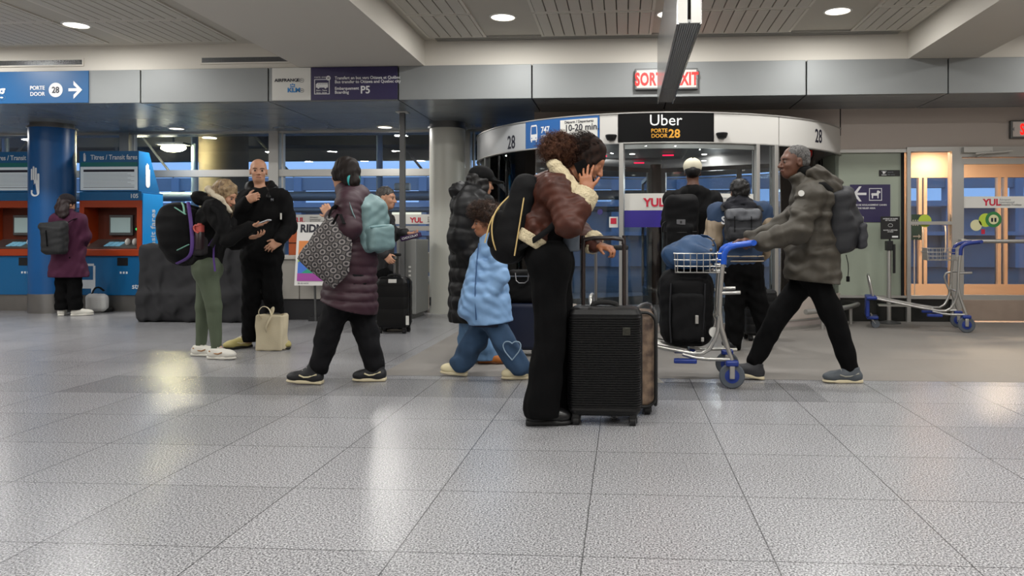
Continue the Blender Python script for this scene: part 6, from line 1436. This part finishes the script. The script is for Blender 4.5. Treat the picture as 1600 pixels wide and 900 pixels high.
b0 = P(312, 368, -.2); t = MB(); t.lathe([(.036, -.12), (.040, -.11), (.040, .02), (.034, .035)], tuple(b0), 20); rel(t.build('bottle_body', mat('bottle_dark', '#2A1B1E', .35), smooth=True), g)
t = MB(); t.lathe([(.038, .03), (.038, .085), (.02, .095), (.018, .105)], tuple(b0), 20); rel(t.build('lid', M_coral, smooth=True), g)
t = MB(); t.tube([P(311,352,-.24), P(303,352,-.24), P(303,360,-.24), P(310,364,-.24)], .008, 8); rel(t.build('lid_loop', M_coral, smooth=True), g)
# ------------------------------------------------------------------ bald man in black
P = walker('', '', 7.35)
J = dict(neck=P(409,300), skull=P(404,280), chest=P(411,325), pelvis=P(409,388), sh=[P(386,309), P(440,309)], el=[P(366,345,-.08), P(452,354,.02)], wr=[P(386,313,-.18), P(437,376,-.13)],
         hip=[P(396,400), P(422,400)], kn=[P(393,465,-.03), P(427,465,-.02)], an=[P(390,530,.0), P(433,530,.02)], toe=[P(380,538,-.14), P(440,538,-.12)])
foot = G(410, 542); wp = person_root('bald man in a black jacket and black trousers standing with one hand at his chest', Vector((foot.x, foot.y, 0)))
hf = nv(-CF*.9+CR*.38-UP*.03); hp, L, R = head_prims(P(404,268), hf, 1.0)
hn = hand_prims(J['wr'][0], P(400,307,-.2)-J['wr'][0], nv(CF), UP, (75,78,78,78), 1.0, .05) + hand_prims(J['wr'][1], P(423,386,-.17)-J['wr'][1], nv(CF), UP, (30,32,36,40), 1.0, .12)
body(wp, J, SK_l, hn, hp, .007, 1.0); face_parts(wp, L, 1.0, brow='#4A382C', lip='#A06A5A')
sdf('beard_stubble', [ell(L(0,.050,-.080), (.042,.040,.030), R, .01)], .008, mat('stubble', '#8D6B57', .8), wp) if False else None
lt = tuple(CR)
sdf('jacket', [cone(P(410,388), P(411,330), .135, .135, .06, flat=(lt, 1.45)), cone(P(411,330), P(409,306), .13, .085, .06, flat=(lt, 1.4)), cone(J['sh'][0], J['sh'][1], .085, .085, .06)] + sleeve(J, 0, (.083, .078, .055), .03) + sleeve(J, 1, (.083, .078, .055), .03), .009, C_black, wp, fold=(.012, 18, 21), clip=[(P(325,398), -UP)])
sdf('collar', [cone(P(392,290,.03), P(396,308,-.09), .036, .03, .03), cone(P(424,290,.03), P(420,308,-.09), .036, .03, .03), cone(P(392,290,.03), P(424,290,.03), .04, .04, .03), cone(P(390,300,.02), P(386,310,-.02), .05, .05, .04), cone(P(426,298,.02), P(432,306,-.02), .05, .05, .04)], .008, C_black2, wp, fold=(.006, 30, 4))
t = MB(); t.box(-.008, .008, -.002, .002, -.03, .03, .001, M=Matrix.Translation(P(439,338,-.155))); rel(t.build('zip_pull', M_white), wp)
me = text_me('M', .035, .02, .001); me.transform(Matrix.Translation(P(423,314,-.165)) @ Matrix.Rotation(math.pi/2, 4, 'X')); rel(link('chest_logo', me, M_gtxt), wp)
trousers(wp, J, C_pant, .105, .085, .072, hem=[(P(400,534), -UP)], pelv=.12)
t = MB(); t.tube([tuple(mid(J['el'][1], J['wr'][1], .96)+Vector((.034*math.cos(k*.785), .034*math.sin(k*.785), .01*math.cos(k*.785)))) for k in range(8)], .009, 8, closed=True); rel(t.build('wristband', mat('band_red', '#A0282A', .5), smooth=True), wp)
q = P(391, 543, .06); q.z = 0; shoe(wp, q, nv(-CF-CR*.62), .285, S_yel, mat('sole_blk', '#1B1B16', .7), w=.10, hh=.075, accent=S_cream)
q = P(436, 540, .06); q.z = 0; shoe(wp, q, nv(-CF*.8+CR*.6), .27, S_yel, mat('sole_blk', '#1B1B16', .7), w=.10, hh=.075, accent=S_cream)
# ------------------------------------------------------------------ grey haired man at the kiosk
P = walker('', '', 8.75)
J = dict(neck=P(597,330), skull=P(602,314), chest=P(598,355), pelvis=P(596,425), sh=[P(594,343,-.17), P(604,345,.17)], el=[P(592,380,-.24), P(612,368,.26)], wr=[P(602,398,-.28), P(634,364,.2)],
         hip=[P(596,432,-.08), P(600,432,.08)], kn=[P(604,462,-.06), P(578,466,.08)], an=[P(602,498,-.06), P(553,489,.08)], toe=[P(620,504,-.06), P(563,503,.08)])
foot = G(598, 512); wp = person_root('grey haired man in a dark jacket pulling a suitcase beside the grey cabinet', Vector((foot.x, foot.y, 0)))
hf = nv(CR*.97-CF*.2-UP*.12); hp, L, R = head_prims(P(604,310), hf, 1.05)
hn = hand_prims(J['wr'][0], P(607,404,-.3)-J['wr'][0], nv(CF), CR, (60,60,60,60), 1.0, .05) + hand_prims(J['wr'][1], CR-UP*.1, UP, CF, (50,50,50,50), 1.0)
body(wp, J, SK_l, hn, hp, .008, 1.0); face_parts(wp, L, 1.05, brow='#6A625C')
sdf('hair', [ell(L(0,-.025,.058), (.084,.102,.076), R), ell(L(0,-.065,.0), (.075,.055,.075), R, .03), ell(L(0,.10,-.01), (.075,.055,.075), R, .02, True)], .007, mat('hair_grey', '#5F5A55', .6, noise=.5, nscale=60, col2='#2E2B29'), wp, fold=(.006, 50, 4))
lt = tuple(CF)
sdf('jacket', [cone(P(597,425), P(598,358), .135, .13, .06, flat=(lt, 1.35)), cone(P(598,358), P(598,336), .125, .08, .06, flat=(lt, 1.35)), cone(J['sh'][0], J['sh'][1], .085, .085, .06)] + sleeve(J, 0, (.083, .075, .055), .03) + sleeve(J, 1, (.083, .075, .055), .03), .010, mat('jacket_charcoal', '#222224', .7), wp, fold=(.012, 18, 21), clip=[(P(325,438), -UP)])
trousers(wp, J, C_pant, .10, .08, .065, pelv=.12, h=.011)
q = P(598, 510, -.06); q.z = 0; shoe(wp, q, CR, .28, S_black, S_white, laces=False)
q = P(549, 493, .08); q.z = .055; shoe(wp, q, CR, .26, S_black, S_white, laces=False, pitch=-.22)
g = thing('chocolate_box', 'long purple snack package held by the grey haired man', 'package', tuple(P(642,370,.15)))
rel(MB().box(-.12, .12, -.03, .03, -.028, .028, .008, M=Matrix.Translation(P(642,370,.12)) @ Matrix.Rotation(-.25, 4, 'Y')).build('wrapper', mat('wrap_purple', '#3A1F4C', .4)), g)
me = text_me('CHOCOLAT', .035, .02, .001); me.transform(Matrix.Translation(P(642,370,.12)) @ Matrix.Rotation(-.25, 4, 'Y') @ Matrix.Translation((-.1, -.032, -.012)) @ Matrix.Rotation(math.pi/2, 4, 'X')); rel(link('lettering', me, M_wtxt), g)
# ------------------------------------------------------------------ person in the purple coat at the machine
P = walker('', '', 10.45)
J = dict(neck=P(106,336), skull=P(105,325), chest=P(107,350), pelvis=P(107,395), sh=[P(88,345), P(124,345)], el=[P(83,372,.02), P(133,370,.06)], wr=[P(90,392,.12), P(128,384,.22)],
         hip=[P(99,402), P(116,402)], kn=[P(98,440), P(116,440)], an=[P(97,481), P(118,481)], toe=[P(95,487,.1), P(128,487,.06)])
foot = G(108, 493); wp = person_root('person in a long magenta coat standing at the fare machine, seen from behind', Vector((foot.x, foot.y, 0)))
hf = nv(CF+CR*.3-UP*.25); hp, L, R = head_prims(P(105,320), hf, 1.0)
hn = hand_prims(J['wr'][0], CF, UP, CR)+hand_prims(J['wr'][1], CF, UP, -CR)
body(wp, J, SK_l, hn, hp, .01, .97); face_parts(wp, L, 1.0)
sdf('hair', [ell(L(0,-.025,.03), (.088,.102,.09), R), ell(L(0,-.075,-.06), (.10,.05,.12), R, .04), ell(L(.05,-.06,-.13), (.06,.05,.09), R, .04)], .009, mat('hair_auburn', '#1F0D0F', .6), wp, fold=(.008, 40, 4))
sdf('beanie', [ell(L(0,-.015,.06), (.095,.11,.092), R)], .008, mat('beanie_dark', '#1B1418', .9), wp, clip=[(L(0,0,.03), tuple(-Vector(R[2].tolist())))])
lt = tuple(CR)
sdf('coat', [cone(P(107,345), P(107,425), .13, .165, .05, flat=(lt, 1.45)), cone(P(107,425), P(107,440), .165, .17, .05, flat=(lt, 1.45)), cone(J['sh'][0], J['sh'][1], .085, .085, .06), cone(P(107,340), P(107,333), .09, .07, .04)] + sleeve(J, 0, (.085, .08, .06), .03) + sleeve(J, 1, (.085, .08, .06), .03), .011, C_mag, wp, fold=(.012, 14, 21), clip=[(P(107,433), -UP)])
trousers(wp, J, C_pant, .10, .09, .085, hem=[(P(107,484), -UP)], pelv=.12, h=.012)
for a, fx in ((96, CF*.6-CR*.3), (119, CR*.9+CF*.4)):
    q = P(a, 491, .0); q.z = 0; q -= nv(fx)*.06; shoe(wp, q, nv(fx), .27, S_white, S_white, laces=False)
g = thing('backpack', 'dark grey roll-top backpack on the back of the person in the magenta coat', 'backpack', tuple(P(84,395,-.2)))
sdf('bag_body', [rbox(P(85,374,-.26), (.16,.085,.20), .06, None), cone(P(66,354,-.27), P(100,350,-.25), .05, .045, .04)], .010, mat('bag_charcoal', '#18191B', .7, bump=.2, bscale=40), g, fold=(.008, 20, 5))
t = MB(); t.tube([P(100,352,-.2), P(118,340,-.12), P(122,345,.05)], .014, 8, fr=(1.6,.4)); rel(t.build('shoulder_strap', M_bpk, smooth=True), g); rel(MB().tube([P(72,360,-.35), P(74,385,-.35)], .010, 8, fr=(1.6,.4)).build('strap', M_bpk, smooth=True), g)
# ------------------------------------------------------------------ man in the white cap, from behind
P = walker('', '', 7.75)
J = dict(neck=P(1083,295), skull=P(1083,280), chest=P(1082,325), pelvis=P(1080,395), sh=[P(1052,312,-.02), P(1114,312,.02)], el=[P(1045,352), P(1122,352,.02)], wr=[P(1058,385,.16), P(1112,385,.16)],
         hip=[P(1068,405), P(1092,405)], kn=[P(1066,468,.02), P(1090,468,.02)], an=[P(1060,530), P(1086,530)], toe=[P(1056,535,.12), P(1088,533,.12)])
foot = G(1070, 538); wp = person_root('man in a cream baseball cap and black hoodie seen from behind at the revolving door', Vector((foot.x, foot.y, 0)))
hf = nv(CF+CR*.1); hp, L, R = head_prims(P(1082,270), hf, 1.02)
hn = hand_prims(J['wr'][0], CF-UP*.3, UP, CR)+hand_prims(J['wr'][1], CF-UP*.3, UP, -CR)
body(wp, J, SK_d, hn, hp, .009, 1.05); face_parts(wp, L, 1.02)
sdf('hair', [ell(L(0,-.03,.02), (.083,.094,.08), R)], .008, M_hb, wp)
cp = sdf('cap', [ell(L(0,-.015,.062), (.094,.112,.088), R), rbox(L(0,.13,.03), (.07,.06,.009), .008, R, .02), ell(L(0,-.125,.024), (.038,.03,.024), R, .006, True)], .0065, mat('cap_cream', '#D9D3BC', .8), wp, clip=[(L(0,0,.012), tuple(-Vector(R[2].tolist())))])
t = MB(); t.tube([L(.04,-.098,.02), L(.02,-.118,.018), L(-.02,-.118,.018), L(-.04,-.098,.02)], .006, 8); t.ball(L(0,-.07,.142), .006, 8); rel(t.build('cap_strap', M_black, smooth=True), wp)
lt = tuple(CR)
sdf('hoodie', [cone(P(1081,395), P(1083,330), .145, .145, .06, flat=(lt, 1.45)), cone(P(1083,330), P(1083,304), .135, .085, .06, flat=(lt, 1.45)), cone(J['sh'][0], J['sh'][1], .09, .09, .06), ell(P(1083,300,-.05), (.14,.09,.075), k=.04)] + sleeve(J, 0, (.09, .08, .055), .03) + sleeve(J, 1, (.09, .08, .055), .03), .009, C_black, wp, fold=(.012, 18, 21), clip=[(P(1081,402), -UP)])
trousers(wp, J, mat('jeans_night', '#12151F', .8), .11, .09, .08, pelv=.13)
for a, dd in ((1058, -.08), (1087, -.08)):
    q = P(a, 540, dd); q.z = 0; shoe(wp, q, CF+CR*(.05 if a > 1070 else -.1), .29, S_white, S_white, laces=False)
g = thing('backpack', 'large black backpack with a small flag patch on the man in the cream cap', 'backpack', tuple(P(1063,400,-.2)))
Rb = Rm(nv(CR+CF*.12), nv(-CF+CR*.12), UP)
sdf('bag_body', [rbox(P(1064,352,-.25), (.165,.11,.30), .08, Rb), rbox(P(1062,375,-.36), (.13,.05,.15), .04, Rb, .03)], .010, M_bpk, g, fold=(.007, 18, 5))
t = MB(); t.box(-.042, .042, -.004, .004, -.025, .025, .002, M=Matrix.Translation(P(1064,347,-.385))); rel(t.build('flag_patch', mat('patch_grey', '#5B5B5E', .7)), g)
t = MB(); t.box(-.010, .010, -.006, .0, -.014, .014, .003, M=Matrix.Translation(P(1064,347,-.385))); rel(t.build('leaf_mark', M_black), g)
t = MB(); rel(MB().tube([P(1042,345,-.3), P(1034,350,-.3), P(1034,372,-.3)], .009, 8, fr=(1.6,.5)).build('strap', M_rub, smooth=True), g); rel(MB().tube([P(1045,385,-.3), P(1038,395,-.3), P(1034,402,-.3)], .009, 8, fr=(1.6,.5)).build('strap', M_rub, smooth=True), g); t.tube([P(1040,362,-.36), P(1064,364,-.42), P(1088,362,-.36)], .007, 6); rel(t.build('strap', M_rub, smooth=True), g)
# ------------------------------------------------------------------ person in the varsity jacket, from behind
P = walker('', '', 7.2)
J = dict(neck=P(1155,318), skull=P(1155,306), chest=P(1156,345), pelvis=P(1158,410), sh=[P(1122,332), P(1190,332)], el=[P(1114,372,-.02), P(1198,372)], wr=[P(1122,398,.2), P(1192,400,.2)],
         hip=[P(1150,420), P(1172,420)], kn=[P(1148,478,.02), P(1186,476,.02)], an=[P(1146,536), P(1198,528,.05)], toe=[P(1142,540,.12), P(1202,532,.16)])
foot = G(1150, 544); wp = person_root('person in a blue varsity jacket with beige sleeves seen from behind the loaded trolley', Vector((foot.x, foot.y, 0)))
hf = nv(CF); hp, L, R = head_prims(P(1155,301), hf, 1.0)
hn = hand_prims(J['wr'][0], CF-UP*.3, UP, CR)+hand_prims(J['wr'][1], CF-UP*.3, UP, -CR)
body(wp, J, SK_l, hn, hp, .009, 1.0); face_parts(wp, L, 1.0)
curly(wp, 'hair', [(tuple(L(0,-.028,.045)), (.095,.112,.094), R), (tuple(L(0,-.06,.0)), (.086,.06,.075), R)], 900, .025, mat('hair_ink', '#120F0E', .55), .005, 1.5, .0018, 4, core=.92)
M_vn = mat('varsity_navy', '#1F3552', .8); lt = tuple(CR)
sdf('jacket', [cone(P(1158,412), P(1156,345), .14, .14, .06, flat=(lt, 1.45)), cone(P(1156,345), P(1155,322), .13, .085, .06, flat=(lt, 1.45)), cone(J['sh'][0], J['sh'][1], .10, .10, .06), cone(J['sh'][0], mid(J['sh'][0], J['el'][0], .3), .098, .094, .03), cone(J['sh'][1], mid(J['sh'][1], J['el'][1], .3), .098, .094, .03)], .009, M_vn, wp, fold=(.010, 18, 21), clip=[(P(1158,432), -UP)])
for i in (0, 1): sdf('sleeve', [cone(mid(J['sh'][i], J['el'][i], .45), J['el'][i], .096, .09, .03), cone(J['el'][i], mid(J['el'][i], J['wr'][i], .93), .09, .06, .03)], .009, mat('sleeve_beige', '#8F7F6A', .6), wp, fold=(.012, 20, 4))
sdf('hood', [ell(P(1155,316,-.03), (.12,.11,.07), k=.03), cone(P(1134,322,-.10), P(1155,332,-.14), .04, .04, .04), cone(P(1176,322,-.10), P(1155,332,-.14), .04, .04, .04)], .008, mat('hood_ink', '#12131C', .85), wp, fold=(.010, 30, 3))
for z, m in ((399, mat('stripe_beige', '#A89A86', .8)), (403, mat('stripe_navy', '#10182A', .8)), (406.5, mat('stripe_beige', '#A89A86', .8))):
    sdf('hem_stripe', [cone(P(1158,z), P(1158,z+1.6), .150, .150, .02, flat=(lt, 1.42))], .008, m, wp, clip=[(P(1158,z), UP), (P(1158,z+2.4), -UP)])
me = text_me('SL', .10, .03, .002); me.transform(Matrix.Translation(P(1127,350,-.175)) @ Matrix.Rotation(math.pi/2, 4, 'X')); rel(link('back_lettering', me, M_wtxt), wp)
trousers(wp, J, C_pant, .108, .09, .08, pelv=.125)
for a, b, dd, fd in ((1146, 543, -.08, CF-CR*.1), (1197, 535, -.05, CF+CR*.3)):
    q = P(a, b, dd); q.z = 0; shoe(wp, q, nv(fd), .285, S_black, S_white, laces=False)
g = thing('backpack', 'small dark grey flap backpack on the varsity jacket', 'backpack', tuple(P(1161,372,-.2)))
sdf('bag_body', [rbox(P(1161,352,-.26), (.165,.065,.15), .04)], .009, C_gry, g, fold=(.008, 20, 5))
sdf('flap', [rbox(P(1161,336,-.31), (.15,.035,.055), .03)], .008, mat('flap_grey', '#55575C', .5), g, fold=(.008, 24, 6)); sdf('front_pocket', [rbox(P(1161,364,-.33), (.13,.03,.055), .025)], .008, C_gry, g, fold=(.006, 24, 7))
t = MB()
for px in (1148, 1174): t.tube([P(px,338,-.35), P(px,352,-.345), P(px,362,-.365)], .008, 8, fr=(1.6,.4))
rel(t.build('flap_strap', M_bpk, smooth=True), g)
for pp_ in ((1132,1128,1134), (1190,1184,1178)): rel(MB().tube([P(pp_[0],330,-.2), P(pp_[1],320,-.08), P(pp_[2],320,.05)], .014, 8, fr=(1.6,.4)).build('shoulder_strap', M_bpk, smooth=True), g)
# ------------------------------------------------------------------ man in the olive parka pushing the trolley
P = walker('', '', 5.62)
J = dict(neck=P(1262,284), skull=P(1252,262), chest=P(1268,320), pelvis=P(1270,410), sh=[P(1266,302,-.19), P(1276,304,.17)], el=[P(1244,362,-.27), P(1228,352,.20)], wr=[P(1192,379,-.24), P(1172,376,.14)],
         hip=[P(1266,420,-.07), P(1272,420,.07)], kn=[P(1304,498,-.07), P(1218,490,.06)], an=[P(1328,574,-.06), P(1180,562,.06)], toe=[P(1300,590,-.07), P(1160,584,.06)])
foot = G(1262, 598); wp = person_root('man in an olive parka with a grey backpack pushing the loaded trolley to the left', Vector((foot.x, foot.y, 0)))
hf = nv(-CR*.97-CF*.22-UP*.05); hp, L, R = head_prims(P(1240,254), hf, 1.03)
hn = hand_prims(J['wr'][0], P(1172,378,-.24)-J['wr'][0], nv(-UP+CF*.1), CF, (55,58,60,62), 1.0, .05) + hand_prims(J['wr'][1], P(1152,376,.14)-J['wr'][1], nv(-UP), -CF, (55,58,60,62), 1.0, .05)
body(wp, J, SK_d, hn, hp, .0065, 1.03); face_parts(wp, L, 1.03, lip='#6E4238')
sdf('hair', [ell(L(0,-.03,.052), (.082,.098,.076), R), ell(L(0,-.06,.0), (.074,.055,.06), R, .03), ell(L(0,.10,.0), (.085,.062,.08), R, .02, True)], .006, mat('hair_salt', '#2D2B2B', .8, noise=.6, nscale=90, col2='#6A6866'), wp, fold=(.003, 60, 4))
lt = tuple(CF)
sdf('parka', [cone(P(1270,318), P(1268,400), .15, .165, .06, flat=(lt, 1.3)), cone(P(1268,400), P(1268,450), .17, .205, .05, flat=(lt, 1.3)), cone(P(1268,318), P(1262,290), .14, .10, .06, flat=(lt, 1.25)), cone(J['sh'][0], J['sh'][1], .095, .095, .06), cone(P(1256,292), P(1246,276), .085, .080, .04, flat=(lt, 1.05))]
    + sleeve(J, 0, (.098, .088, .068), .04, rib=(.09, .008)) + sleeve(J, 1, (.095, .085, .065), .04), .0085, C_olive, wp, fold=(.020, 14, 17), clip=[(P(1270,440), nv(-UP-CR*.10)), (P(1245,270), nv(UP-CR*.5))])
sdf('hood', [cone(P(1278,276,-.08), P(1302,300,-.09), .06, .055, .05), cone(P(1278,272,.06), P(1302,296,.09), .06, .055, .05), ell(P(1288,290), (.12,.14,.075), k=.05), cone(P(1265,270,-.10), P(1280,272,-.08), .035, .05, .04)], .009, C_olive, wp, fold=(.016, 22, 9))
sdf('inner_collar', [cone(P(1262,284), P(1254,270), .075, .070, .02)], .008, C_black, wp)
t = MB(); t.cyl((0,0), .021, -.003, .003, 20, M=Matrix.Translation(P(1252,302,-.295)) @ Matrix.Rotation(math.pi/2, 4, 'X')); rel(t.build('sleeve_badge', M_white), wp)
trousers(wp, J, C_pant, .096, .084, .064, hem=[(P(1270,588), -UP)], pelv=.11, fold=(.007, 20, 4))
M_trn = mat('trainer_grey', '#4A5056', .6)
q = P(1346, 601, -.07); q.z = 0; shoe(wp, q, -CR, .285, M_trn, S_sole, accent=mat('stripe_slate', '#8B8A80', .6), w=.095)
q = P(1192, 598, .05); q.z = .0; shoe(wp, q, -CR, .28, mat('trainer_dark', '#25262A', .6), S_sole, pitch=.16, w=.095)
g = thing('backpack', 'charcoal backpack on the back of the man in the olive parka', 'backpack', tuple(P(1318,395)))
ax_ = nv(UP+CR*-.22); bk = nv(CR-CF*.15); sd = nv(ax_.cross(bk)); cc = P(1311,345,-.02); Rb = Rm(sd, bk, ax_)
sdf('bag_body', [rbox(tuple(cc), (.155, .095, .235), .08, Rb), ell(tuple(cc+bk*.05-ax_*.07), (.13, .10, .15), Rb, .05)], .009, C_gry, g, fold=(.012, 20, 5))
sdf('front_pocket', [rbox(tuple(cc+bk*.125-ax_*.11), (.11, .035, .09), .03, Rb)], .008, mat('bag_slate', '#2C2D32', .7), g, fold=(.006, 24, 6))
t = MB(); t.tube([P(1300,300,-.17), P(1284,286,-.2), P(1276,300,-.27)], .016, 8, fr=(.4,1.6)); rel(t.build('shoulder_strap', M_bpk, smooth=True), g); t = MB(); t.tube([P(1322,398,-.1), P(1326,415,-.1), P(1325,432,-.1)], .003, 6); t.box(-.012, .012, -.006, .006, -.02, .02, .004, M=Matrix.Translation(P(1325,436,-.1))); rel(t.build('strap', M_bpk, smooth=True), g)
t = MB(); t.box(-.02, .02, -.01, .01, -.045, .045, .006, M=Matrix.Translation(P(1345,348,-.05))); rel(t.build('side_clip', M_alu), g)
